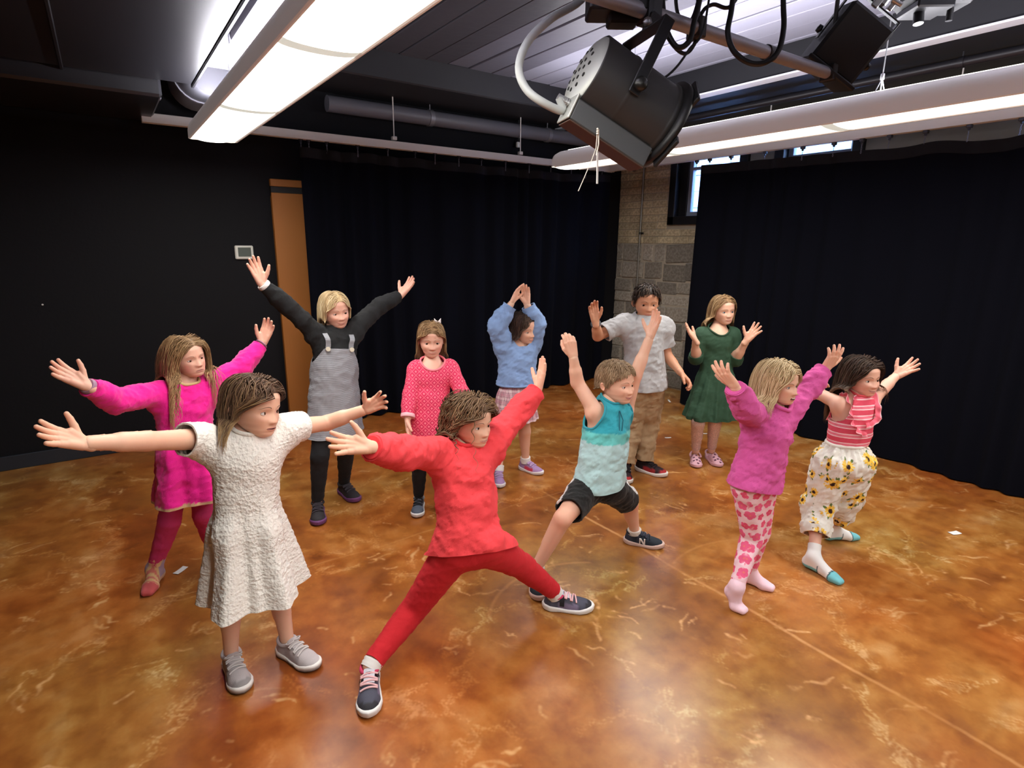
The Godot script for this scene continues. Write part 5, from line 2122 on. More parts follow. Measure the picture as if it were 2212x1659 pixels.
func hair(root: Node3D, k: Dictionary, o: Dictionary) -> void:
	var rng := RandomNumberGenerator.new()
	rng.seed = o.seed
	var sk: Transform3D = k.skull
	var inv := sk.affine_inverse()
	var f := {}
	var b := Buf.new()
	var part: float = o.get("part", 0.05)
	var cap_grow: float = o.get("cap", 0.005)
	# cap
	var rows := []
	var ys := PackedFloat32Array()
	for i in 40:
		ys.append(lerpf(-0.34, 0.5, pow(i / 39.0, 0.8)))
	var nt := 64
	var hl: float = o.get("hairline", 0.30)
	var nape: float = o.get("nape", -0.28)
	var cap := Buf.new()
	for i in ys.size():
		var row := PackedVector3Array()
		for j in nt:
			var t := TAU * j / nt
			var p := head_point(t, ys[i], f, cap_grow)
			if o.has("cap_noise"):
				p += (p - Vector3(0, 0, -0.03)).normalized() * o.cap_noise * sin(j * 5.3 + i * 1.9) * sin(i * 2.1 + j * 0.7)
			row.append(p)
		rows.append(row)
	cap.loft(rows, true, false, true)
	var keep := PackedInt32Array()
	var tone0: Color = o.color
	var above := PackedFloat32Array()
	for p in cap.v:
		above.append(p.y - scalp_edge(p, hl, nape))
	for t in range(0, cap.ix.size(), 3):
		if maxf(above[cap.ix[t]], maxf(above[cap.ix[t + 1]], above[cap.ix[t + 2]])) > 0.0:
			keep.append(cap.ix[t]); keep.append(cap.ix[t + 1]); keep.append(cap.ix[t + 2])
	cap.ix = keep
	for i in cap.v.size():
		var p := cap.v[i]
		# pull the rim down onto the skin
		var e := p.y - scalp_edge(p, hl, nape)
		if e < 0.07:
			var n := Vector3(p.x / 0.36, (p.y - 0.02) / 0.48, (p.z + 0.03) / 0.46).normalized()
			cap.v[i] = p - n * cap_grow * (1.0 - clampf(e / 0.07, -0.3, 1.0)) * 0.85
		if e < 0.0 and e > -0.06:   # the rim ends on the edge itself
			cap.v[i].y -= e
		cap.c[i] = tone0.lerp(o.dark, 0.25 + 0.25 * sin(p.x * 60.0 + sin(p.y * 21.0) * 2.0 + p.z * 13.0))
	if o.has("cap_noise"):
		cap.smooth_normals()
	b.add(cap, sk)
	# locks
	var n_locks: int = o.get("locks", 200)
	var down: Vector3 = (inv.basis * Vector3.DOWN).normalized()
	var length: float = o.get("length", 1.0)
	var wave: float = o.get("wave", 0.0)
	var curl: float = o.get("curl", 0.0)
	var wide: float = o.get("wide", 0.0125)
	var back_to: float = o.get("back_to", 0.20)   # how far forward the hair may hang beside the face
	var shoulders := []
	for s in ["R", "L"]:
		shoulders.append([inv * (k.neck - k.up * 0.035 * k.h), inv * (k["s" + s] as Vector3), 0.062 * k.h / k.hs])
	shoulders.append([inv * (k.neck - k.up * 0.02 * k.h), inv * (k.neck - k.up * 0.20 * k.h), 0.098 * k.h / k.hs])
	shoulders.append([inv * (k.neck + Vector3()), Vector3(0, -0.25, -0.08), 0.042 * k.h / k.hs])
	var made := 0
	var strays: int = o.get("strays", 0)
	while made < n_locks:
		var az := rng.randf_range(-PI, PI)
		var el := asin(rng.randf_range(-0.62, 1.0))
		var p := Vector3(0, 0.03, -0.03) + Vector3(sin(az) * cos(el) * 0.362, sin(el) * 0.475, cos(az) * cos(el) * 0.468)
		p = inside_head(p, 0.008)
		if p.y < scalp_edge(p, hl, nape) + 0.005:
			continue
		made += 1
		var side := 1.0 if p.x > part else -1.0
		var nrm := Vector3(p.x / 0.36, (p.y - 0.03) / 0.475, (p.z + 0.03) / 0.468).normalized()
		var d := Vector3(side, 0, o.get("sweep", -0.35) + rng.randf_range(-0.25, 0.25)) * (0.25 + maxf(nrm.y, 0.0)) + Vector3.DOWN * 0.5
		if p.z > 0.12:
			d += Vector3(side * 0.6, 0.2, 0)
		d = d - nrm * d.dot(nrm)
		var grow := lerpf(0.014, o.get("volume", 0.05), pow(rng.randf(), 1.5))
		var seg: int = o.get("seg", 16)
		var ln := length * rng.randf_range(0.82, 1.08)
		ln *= 1.0 - 0.42 * clampf(0.45 - p.y, 0.0, 0.9)
		var step := ln / seg
		var pts := []
		var rad := []
		var phase := rng.randf() * TAU
		var fq := rng.randf_range(0.8, 1.25)
		d = d.normalized()
		var mottle := 0.5 + 0.5 * sin(az * 7.0 + el * 3.0 + o.seed)   # streaks: neighbouring locks are alike
		var tone := tone0.lerp(o.light, mottle * rng.randf_range(0.2, 0.8)) if rng.randf() < 0.6 else tone0.lerp(o.dark, (1.0 - mottle * 0.5) * rng.randf_range(0.1, 0.8))
		var cols := []
		for q in seg + 1:
			var t := q / float(seg)
			var c := p
			if wave > 0.0:
				var out := Vector3(p.x, 0, p.z + 0.03).normalized()
				var tang := Vector3(-out.z, 0, out.x)
				c += (tang * sin(phase + t * ln * 9.0 * fq) + out * (0.5 + 0.5 * cos(phase + t * ln * 9.0 * fq)) * 0.7) * wave * smoothstep(0.15, 0.6, t)
			if curl > 0.0:
				var out := Vector3(p.x, 0, p.z + 0.03).normalized()
				var tang := Vector3(-out.z, 0, out.x)
				c += (tang * sin(phase + t * ln * 26.0 * fq) + out * (1.0 + cos(phase + t * ln * 26.0 * fq)) * 0.8) * curl * smoothstep(0.1, 0.4, t)
			pts.append(sk * c)
			rad.append(wide * k.hs * (0.55 + 0.6 * sin(PI * minf(t * 1.2, 1.0)) * 0.8) * (1.0 - pow(t, 4.0) * 0.9))
			cols.append(tone.lerp(o.get("tips", tone), smoothstep(0.45, 1.0, t) * 0.8))
			# march: along the scalp, then falling
			var g := (d * maxf(0.0, 1.0 - t * 3.2) + down * (0.35 + t * 1.6) + Vector3(0, 0, -0.25) * maxf(0.0, 0.6 - t)).normalized()
			p += g * step
			p = inside_head(p, grow)
			# keep the face clear
			if p.z > 0.0 and p.y < hl + 0.02:
				var need := lerpf(0.0, 0.355, clampf((hl - p.y) / 0.24, 0.0, 1.0)) * smoothstep(-0.02, 0.16, p.z)
				if p.y < -0.3:
					need *= clampf(1.0 - (-0.3 - p.y) * 2.5, 0.0, 1.0)
				if absf(p.x) < need and p.y > -0.62:
					p.x = need * (side if absf(p.x) < 0.02 else signf(p.x))
			if made > strays and p.y < hl - 0.08 and p.y > -0.5 and p.z > back_to + 0.2 * smoothstep(0.0, 0.2, p.y):
				p.z = lerpf(p.z, back_to + 0.2 * smoothstep(0.0, 0.2, p.y), 0.4)
				p = inside_head(p, grow)
			for sh in shoulders:
				var aa: Vector3 = sh[0]
				var ab: Vector3 = sh[1] - aa
				var hh := clampf((p - aa).dot(ab) / ab.length_squared(), 0.0, 1.0)
				var e: Vector3 = p - (aa + ab * hh)
				var rr: float = sh[2] + grow * 0.4
				if e.length() < rr:
					p = aa + ab * hh + e.normalized() * rr
			d = d.lerp(down, 0.15)
		b.tube(pts, rad, 4, false, 0.34, (sk.basis * nrm).normalized(), cols)
	var m := mat("hair", Color.WHITE, 0.5)
	m.metallic_specular = 0.35
	m.anisotropy_enabled = false
	put("hair", b, m, root)

# lower edge of the scalp at a point's bearing: hairline in front, round the ears, nape behind
func scalp_edge(p: Vector3, hl: float, nape: float) -> float:
	var an := absf(atan2(p.x, p.z + 0.03))
	if an < 0.75:
		return hl - 0.03 * pow(an / 0.75, 2.0) * 3.0
	if an < 1.25:
		return lerpf(hl - 0.09, 0.00, (an - 0.75) / 0.5)
	if an < 1.45:
		return lerpf(0.0, -0.10, (an - 1.25) / 0.2)
	if an < 1.9:
		return lerpf(-0.10, 0.03, smoothstep(1.45, 1.6, an)) if an < 1.6 else lerpf(0.03, nape * 0.6, smoothstep(1.7, 1.9, an))
	return lerpf(nape * 0.6, nape, smoothstep(1.9, 2.5, an))
# joints in millimetres in each child's own axes: pelvis, neck, head, then shoulder, elbow, wrist, fingers, hip, knee, ankle, toe of the right and the left side
const POSES := {
	"white": {"h": 1.17, "at": Vector3(0.299, 0, -2.060), "yaw": 0.0112, "hs": 0.2180, "spread": [0.9, 1.1], "curl": [0.15, 0.35],
		"mm": [0, 575, 0, 38, 889, -37, 67, 994, -23, -96, 894, -52, -260, 950, 57, -411, 996, 132, -498, 1058, 181, -60, 536, 12, -77, 291, -27, -96, 73, -22, -88, 20, 143, 172, 883, -52, 351, 846, -145, 473, 910, -36, 522, 961, 35, 48, 522, 36, 88, 274, -33, 92, 73, 21, 151, 20, 148],
		"axes": [0.56, -0.09, 0.82, 0.16, 0.99, -0.01, 0.12, 0.69, 0.71, -0.53, 0.07, 0.85]},
	"red": {"h": 1.22, "at": Vector3(1.005, 0, -1.713), "yaw": 0.0862, "hs": 0.2067, "spread": [0.9, 0.5], "curl": [0.2, 0.1],
		"mm": [0, 444, 0, 59, 767, -115, 86, 887, -103, -60, 782, -107, -246, 852, -29, -402, 926, 32, -518, 958, 14, -70, 410, -23, -171, 148, -135, -406, 76, -44, -469, 20, 72, 189, 767, -107, 350, 843, -149, 477, 945, -144, 510, 1069, -146, 56, 428, 54, 255, 253, 27, 421, 76, 55, 502, 20, 135],
		"axes": [0.18, -0.05, 0.98, 0.06, 1.00, 0.04, -0.28, 0.55, 0.79, -0.93, 0.17, -0.31]},
	"teal": {"h": 1.2, "at": Vector3(1.832, 0, -1.867), "yaw": -0.0503, "hs": 0.2157, "spread": [0.2, 0.8], "curl": [1.0, 0.15],
		"mm": [0, 424, 0, 86, 799, -62, 115, 909, -51, -16, 789, -51, -63, 910, -125, -100, 1042, -117, -124, 1137, -124, -59, 406, -39, -285, 353, 86, -358, 75, -10, -424, 20, 117, 189, 768, -51, 209, 931, -21, 270, 1120, -1, 297, 1221, 11, 65, 401, 22, 231, 254, -23, 297, 75, -43, 376, 20, 49],
		"axes": [0.16, 0.00, 0.99, 0.00, 1.00, 0.00, 0.37, 0.11, -0.92, -0.99, 0.09, -0.08]},
	"hoodie": {"h": 1.1, "at": Vector3(2.188, 0, -1.293), "yaw": -0.2247, "hs": 0.1955, "spread": [1.2, 1.2], "curl": [0.35, 0.4],
		"mm": [0, 559, 0, 87, 865, -23, 99, 989, -29, -10, 843, -21, -162, 925, 64, -250, 1026, 89, -288, 1072, 70, -48, 544, 10, 23, 281, 6, -98, 109, 68, -87, 20, 105, 175, 861, -21, 302, 939, -49, 390, 1020, -44, 402, 1098, -13, 45, 534, 11, 84, 293, -14, 103, 69, -63, 156, 20, 21],
		"axes": [0.22, 0.00, 0.98, 0.00, 1.00, 0.00, 0.98, -0.17, -0.04, 0.14, -0.35, -0.93]},
	"sun": {"h": 1.1, "at": Vector3(2.872, 0, -1.246), "yaw": -0.4409, "hs": 0.1942, "spread": [0.6, 1.2], "curl": [0.5, 0.2],
		"mm": [0, 547, 0, 48, 825, -41, 72, 939, -45, -40, 809, -35, -55, 824, -165, 52, 818, -291, 128, 822, -370, -56, 520, 5, -70, 275, -34, -172, 69, 107, -129, 20, 238, 141, 823, -35, 224, 858, -75, 314, 921, -97, 358, 962, -79, 52, 519, 17, 94, 281, -52, 132, 69, -142, 266, 20, -130],
		"axes": [0.06, 0.00, 1.00, -0.03, 1.00, 0.00, 0.75, -0.21, -0.62, -0.86, 0.27, 0.44]},
	"green": {"h": 1.24, "at": Vector3(3.479, 0, -2.434), "yaw": -0.6709, "hs": 0.2153, "spread": [0.3, 1.1], "curl": [0.2, 0.1],
		"mm": [0, 645, 0, -5, 973, -47, 20, 1111, -62, -110, 939, -41, -154, 773, 2, -190, 913, 87, -256, 998, 86, -59, 576, 0, -130, 334, 122, -96, 77, 5, -116, 20, 136, 96, 940, -41, 116, 770, 22, 144, 925, 121, 193, 1008, 140, 55, 586, 31, 0, 332, 81, 26, 77, -25, 47, 20, 113],
		"axes": [0.23, 0.00, 0.97, -0.05, 1.00, 0.01, 0.24, 0.93, 0.28, -0.41, 0.24, 0.88]},
	"polo": {"h": 1.3, "at": Vector3(2.875, 0, -2.551), "yaw": -0.6053, "hs": 0.2302, "spread": [0.4, 0.3], "curl": [0.6, 0.8],
		"mm": [0, 665, 0, -26, 1074, -57, -12, 1187, -65, -149, 1046, -48, -334, 963, 6, -371, 1076, 125, -393, 1186, 124, -62, 629, 11, -60, 320, -60, -102, 81, 28, -112, 20, 94, 104, 1030, -48, 143, 831, -47, 208, 737, 98, 247, 691, 150, 65, 630, 9, 65, 339, -79, 35, 81, -44, 120, 20, 24],
		"axes": [-0.02, -0.09, 1.00, -0.00, 1.00, 0.09, 0.05, 0.12, 0.99, -0.77, -0.62, 0.16]},
	"blue": {"h": 1.17, "at": Vector3(2.136, 0, -3.012), "yaw": -0.2020, "hs": 0.2154, "spread": [0.3, 0.3], "curl": [0.25, 0.2],
		"mm": [0, 578, 0, 38, 887, -43, 69, 1012, -41, -64, 899, -43, -116, 1030, -39, -21, 1184, -15, 35, 1313, 1, -62, 545, -3, -63, 271, -95, -132, 73, 38, -189, 20, 210, 140, 906, -43, 149, 1040, -13, 83, 1168, -19, 74, 1304, -33, 59, 544, 13, 78, 302, -6, 106, 73, -49, 194, 20, 118],
		"axes": [0.35, -0.14, 0.93, -0.05, 0.98, 0.17, 0.73, -0.07, 0.68, -0.59, 0.10, 0.80]},
	"reddress": {"h": 1.14, "at": Vector3(1.445, 0, -2.879), "yaw": -0.4038, "hs": 0.2098, "spread": [0.3, 0.3], "curl": [0.45, 0.45],
		"mm": [0, 573, 0, 19, 875, -61, 17, 1012, -75, -72, 847, -52, -118, 702, 27, -137, 583, 99, -132, 488, 157, -57, 545, 10, -79, 310, 60, -83, 71, -7, -100, 20, 107, 119, 846, -52, 180, 707, 34, 180, 577, 110, 165, 486, 165, 55, 539, 11, 52, 311, 87, 54, 71, 5, 62, 20, 120],
		"axes": [-0.01, -0.09, 1.00, -0.00, 1.00, 0.09, 0.96, 0.06, 0.27, -0.99, 0.06, 0.14]},
	"jumper": {"h": 1.29, "at": Vector3(1.006, 0, -3.241), "yaw": -0.0322, "hs": 0.2169, "spread": [0.7, 0.8], "curl": [0.2, 0.2],
		"mm": [0, 688, 0, 39, 1027, -42, 49, 1169, -53, -70, 1046, -42, -213, 1197, -18, -339, 1332, 10, -380, 1471, 0, -62, 665, 7, -135, 366, 114, -158, 81, 78, -198, 20, 224, 149, 1044, -42, 328, 1168, -99, 492, 1225, -143, 570, 1311, -144, 55, 655, 9, 44, 343, 20, 53, 81, -105, 89, 20, 95],
		"axes": [0.11, -0.09, 0.99, -0.06, 0.99, 0.09, 0.02, -0.03, 1.00, -0.97, -0.06, 0.24]},
	"pink": {"h": 1.2, "at": Vector3(0.200, 0, -2.857), "yaw": 0.3047, "hs": 0.1938, "spread": [0.7, 0.5], "curl": [0.25, 0.35],
		"mm": [0, 632, 0, 42, 897, -47, 68, 1039, -37, -65, 894, -40, -254, 917, 49, -369, 1017, 130, -459, 1104, 95, -51, 612, 12, -116, 324, 19, -173, 75, -77, -237, 20, 1, 161, 896, -40, 308, 941, -49, 439, 1050, -59, 502, 1192, -42, 46, 583, 12, 5, 330, 82, 62, 75, 36, 74, 20, 134],
		"axes": [0.13, 0.07, 0.99, -0.11, 0.99, -0.06, -0.11, 0.63, 0.77, -0.70, 0.15, 0.70]},
}
# ---------------------------------------------------------------- printed cloth
func blob(im: Image, c: Vector2, rx: float, ry: float, turn: float, col: Color) -> void:
	var n := im.get_width()
	var r := int(maxf(rx, ry)) + 2
	for y in range(-r, r + 1):
		for x in range(-r, r + 1):
			var q := Vector2(x, y).rotated(-turn)
			var d := pow(q.x / rx, 2.0) + pow(q.y / ry, 2.0)
			if d < 1.0:
				im.set_pixel(posmod(int(c.x) + x, n), posmod(int(c.y) + y, n), col)

func sunflower_print() -> ImageTexture:
	var rng := RandomNumberGenerator.new()
	rng.seed = 12
	var im := Image.create(512, 512, false, Image.FORMAT_RGB8)
	im.fill(srgb(236, 234, 226))
	var spots := [[90, 70, 40], [140, 100, 34], [70, 130, 32], [300, 80, 36], [420, 150, 40], [210, 230, 38], [60, 300, 36], [110, 330, 42], [330, 270, 36], [440, 340, 38], [250, 400, 36], [390, 470, 40], [440, 440, 30], [150, 450, 34], [500, 40, 30], [20, 440, 30], [300, 170, 24]]
	for q in spots:
		var c := Vector2(q[0], q[1])
		for k in 3:
			var a := rng.randf() * TAU
			blob(im, c + Vector2.from_angle(a) * q[2] * 0.95, q[2] * 0.45, q[2] * 0.2, a, srgb(96, 120, 60))
	for q in spots:
		var c := Vector2(q[0], q[1])
		for k in 13:
			var a := TAU * k / 13.0 + rng.randf() * 0.2
			blob(im, c + Vector2.from_angle(a) * q[2] * 0.58, q[2] * 0.42, q[2] * 0.17, a, srgb(240, 190, 60) if k % 2 else srgb(248, 210, 96))
		blob(im, c, q[2] * 0.36, q[2] * 0.36, 0, srgb(66, 34, 22))
		blob(im, c, q[2] * 0.17, q[2] * 0.17, 0, srgb(40, 20, 16))
	return ImageTexture.create_from_image(im)

func flower_print() -> ImageTexture:
	var im := Image.create(512, 512, false, Image.FORMAT_RGB8)
	im.fill(srgb(246, 208, 220))
	var n := 0
	for gy in 4:
		for gx in 4:
			var c := Vector2(64 + gx * 128 + (64 if gy % 2 else 0), 64 + gy * 128 + (12 if gx % 2 else -10))
			var r := 47.0 if (gx + gy) % 3 else 38.0
			var col := srgb(238, 98, 142) if n % 3 else srgb(232, 82, 122)
			for k in 5:
				blob(im, c + Vector2.from_angle(TAU * k / 5.0 + n) * r * 0.66, r * 0.52, r * 0.52, 0, col)
			blob(im, c, r * 0.6, r * 0.6, 0, col)
			blob(im, c, r * 0.2, r * 0.2, 0, srgb(240, 130, 120))
			n += 1
	return ImageTexture.create_from_image(im)

func diamond_print() -> ImageTexture:
	var im := Image.create(256, 256, false, Image.FORMAT_RGB8)
	for y in 256:
		for x in 256:
			var u := x / 256.0
			var v := y / 256.0
			var col := srgb(222, 52, 96)
			var lat := minf(absf(fposmod(u + v, 1.0) - 0.5), absf(fposmod(u - v, 1.0) - 0.5))
			if lat < 0.055:
				col = srgb(252, 118, 140)
			else:
				for c in [Vector2(0.5, 0.0), Vector2(0.5, 1.0), Vector2(0.0, 0.5), Vector2(1.0, 0.5), Vector2(0.5, 0.5), Vector2(0, 0), Vector2(1, 1), Vector2(1, 0), Vector2(0, 1)]:
					if int(c.x * 2 + c.y * 2) % 2 == 1:
						continue
					var r: Vector2 = Vector2(u, v) - c
					var an := atan2(r.y, r.x)
					if r.length() < 0.105 + 0.045 * cos(an * 8.0):
						col = srgb(255, 160, 168)
						if r.length() < 0.035:
							col = srgb(226, 60, 104)
			im.set_pixel(x, y, col)
	return ImageTexture.create_from_image(im)

func plaid_print() -> ImageTexture:
	var im := Image.create(256, 256, false, Image.FORMAT_RGB8)
	for y in 256:
		for x in 256:
			var c := Vector3(0.84, 0.72, 0.74)
			for q in [[x, 0.5], [y, 0.5]]:
				var t := fposmod(q[0] / 128.0, 1.0)
				if t < 0.34:
					c *= Vector3(0.93, 0.84, 0.87)
				if absf(t - 0.42) < 0.025 or absf(t - 0.92) < 0.025:
					c *= Vector3(0.62, 0.48, 0.55)
				if absf(t - 0.67) < 0.03:
					c = c.lerp(Vector3(0.95, 0.92, 0.92), 0.6)
			im.set_pixel(x, y, Color(c.x, c.y, c.z))
	return ImageTexture.create_from_image(im)

func stripe_print(cols: Array, widths: Array, n := 256) -> ImageTexture:
	var im := Image.create(8, n, false, Image.FORMAT_RGB8)
	var y := 0.0
	for i in cols.size():
		im.fill_rect(Rect2i(0, int(y), 8, int(widths[i] * n) + 2), cols[i])
		y += widths[i] * n
	return ImageTexture.create_from_image(im)

# a gathered frill along a path; out points away from the body
func frill(root: Node3D, called: String, path: Array, outs: Array, width: float, m: Material, waves := 9.0, edge := Color.WHITE, base := Color.WHITE) -> void:
	var rows := []
	var cols := []
	var n := 70
	for r in 5:
		var row := PackedVector3Array()
		var f := r / 4.0
		for i in n:
			var t := i / float(n - 1) * (path.size() - 1)
			var a := mini(int(t), path.size() - 2)
			var p: Vector3 = (path[a] as Vector3).lerp(path[a + 1], t - a)
			var o: Vector3 = (outs[a] as Vector3).lerp(outs[a + 1], t - a).normalized()
			var tan: Vector3 = ((path[a + 1] - path[a]) as Vector3).normalized()
			var side := tan.cross(o)
			var w := sin(t / (path.size() - 1) * TAU * waves)
			row.append(p + o * width * f + side * (w * width * 0.34 * f))
		rows.append(row)
		cols.append(edge if r == 4 else base)
	var b := Buf.new()
	b.loft(rows, false, false, false, cols, outs[0])
	put(called, b, m, root)

func child_root(called: String, label: String) -> Node3D:
	var q: Dictionary = POSES[called]
	var root := thing("person", q.at, label, "person")
	root.rotation.y = q.yaw
	return root

# ---------------------------------------------------------------- the eleven children
func children() -> void:
	var fair := lin(232, 184, 158)
	var rosy := lin(230, 178, 156)
	var tan := lin(206, 150, 118)
	var brown_eye := lin(74, 44, 26)
	var blue_eye := lin(92, 122, 140)
	var dirty_blond := {"color": lin(150, 118, 84), "dark": lin(92, 68, 50), "light": lin(206, 172, 126)}
	var pale_blond := {"color": lin(206, 180, 138), "dark": lin(150, 120, 84), "light": lin(236, 218, 178)}
	var mid_brown := {"color": lin(96, 72, 56), "dark": lin(56, 40, 32), "light": lin(142, 112, 88)}
	var dark_brown := {"color": lin(66, 50, 42), "dark": lin(34, 26, 23), "light": lin(104, 82, 68)}
	girl_white(fair, brown_eye, mid_brown)
	girl_red(fair, brown_eye, mid_brown)
	boy_teal(fair, brown_eye)
	girl_hoodie(fair, blue_eye, pale_blond)
	girl_sunflower(rosy, brown_eye, dark_brown)
	girl_green(fair, blue_eye, dirty_blond)
	boy_polo(tan, brown_eye)
	girl_blue(fair, brown_eye, dark_brown)
	girl_reddress(rosy, brown_eye, dirty_blond)
	girl_jumper(rosy, brown_eye, pale_blond)
	girl_pink(rosy, brown_eye, dirty_blond)

func girl_white(skin: Color, iris: Color, hc: Dictionary) -> void:
	var root := child_root("white", "girl in a white crinkled short-sleeved dress and grey sneakers, arms stretched wide")
	var k := read_pose("white")
	var face := {"skin": skin, "iris": iris, "brow": lin(88, 64, 48), "gap": 0.010, "open": 1.1, "gaze": Vector3(0.35, 0.15, 1)}
	build_body(root, k, face, 0.009, 0.018)
	hair(root, k, hc.merged({"seed": 3, "locks": 1248, "length": 1.08, "wave": 0.032, "volume": 0.08, "part": 0.06, "tips": lin(196, 162, 116), "nape": -0.3, "back_to": -0.02}))
	var m := mat("white_crinkle", srgb(232, 230, 224), 0.85)
	m.heightmap_enabled = true
	m.heightmap_texture = noise_tex(0.045, 6, 2, FastNoiseLite.TYPE_CELLULAR)
	m.heightmap_scale = 0.55
	m.uv1_triplanar = true
	m.uv1_scale = Vector3.ONE * 7.0
	var f := Field.new()
	f.cell = 0.0075
	torso(f, k, 0.013)
	for s in ["R", "L"]:
		arm(f, k, s, 0.018, 0.026, 0.0, 0.6)
	var wst: Vector3 = (k.pel as Vector3).lerp(k.neck, 0.30)
	var hm: Vector3 = Vector3(k.pel.x, 0.315, k.pel.z + 0.045)
	skirt(f, k, wst, hm, 0.090, 0.165, 0.80)
	garment(root, "dress", f, [neck_cut(k, 0.047, 0.004), cuff(k, "R", 0.36, 0.2), cuff(k, "L", 0.36, 0.2), [hm, Vector3(0.03, -1, 0.0).normalized(), 0.8]], m, {"wrinkle": 0.003, "freq": Vector3(30, 30, 30), "fold": skirt_folds(k, wst, hm, 5, 0.026, 1.0), "hem": 0.006})
	rim(root, "neckband", 0, k.up, 0.007, m)
	for s in ["R", "L"]:
		sneaker(root, k, s, {"upper": lin(186, 180, 183), "sole": lin(236, 234, 231), "toe": lin(150, 146, 147) if s == "R" else lin(190, 184, 187), "side": lin(172, 166, 170), "lace": lin(204, 200, 200), "tread": lin(90, 86, 86), "len": 0.185})

func girl_red(skin: Color, iris: Color, hc: Dictionary) -> void:
	var root := child_root("red", "girl in a red sweatshirt and red leggings lunging with arms stretched up and out")
	var k := read_pose("red")
	var face := {"skin": skin, "iris": lin(46, 30, 22), "brow": lin(84, 62, 46), "gap": 0.002, "gaze": Vector3(0.2, 0.05, 1), "open": 0.9}
	build_body(root, k, face, 0.009)
	hair(root, k, hc.merged({"seed": 9, "locks": 1000, "length": 1.65, "curl": 0.036, "volume": 0.13, "part": 0.03, "sweep": -0.6, "color": lin(112, 86, 64), "light": lin(172, 142, 108), "hairline": 0.27, "wide": 0.0125, "back_to": 0.0, "strays": 14, "seg": 30}, true))
	var red := cloth("red_jersey", srgb(234, 66, 74), 9.0, 0.06)
	var f := Field.new()
	f.cell = 0.0075
	torso(f, k, 0.011, 0.004)
	var low: Vector3 = k.pel - k.up * 0.035
	f.bone((k.pel as Vector3).lerp(k.neck, 0.62), low, 0.086 * k.h, 0.098 * k.h, 0.03, k.front, 0.86)
	for s in ["R", "L"]:
		var hp: Vector3 = (k.pel as Vector3).lerp(k["h" + s], 0.75)
		f.bone(hp, hp.lerp(k["k" + s], 0.3), 0.068 * k.h, 0.066 * k.h, 0.03)
	arm(f, k, "R", 0.019, 0.023, 0.016, 1.95)
	arm(f, k, "L", 0.017, 0.019, 0.013, 1.95)
	garment(root, "sweatshirt", f, [neck_cut(k, 0.046, 0.006), cuff(k, "R", 1.90, 0.08), cuff(k, "L", 1.90, 0.08), [low, -k.up, 0.28]], red, {"wrinkle": 0.011, "freq": Vector3(6, 7, 6)})
	rim(root, "neckband", 0, k.up, 0.008, cloth("red_rib", srgb(224, 54, 62), 9.0, 0.06))
	for s in ["R", "L"]:
		var e: Vector3 = k["e" + s]
		var w: Vector3 = k["w" + s]
		band(root, "cuff", e.lerp(w, 0.84), e.lerp(w, 0.93), 0.030 * k.h, cloth("red_rib", srgb(224, 54, 62), 9.0, 0.06), "", 0.1)
	leggings(root, k, cloth("red_leggings", srgb(196, 26, 38), 12.0, 0.05), 0.0085, 1.93, 0.0075)
	for s in ["R", "L"]:
		sock_top(root, k, s, lin(232, 230, 228), 0.10)
		sneaker(root, k, s, {"upper": lin(74, 76, 92), "sole": lin(232, 232, 232), "toe": lin(44, 44, 52), "lace": lin(232, 186, 190), "strap": lin(26, 26, 30), "side": lin(122, 112, 140), "collar": lin(206, 62, 102), "tongue": lin(206, 206, 216), "no_bow": true, "len": 0.182})

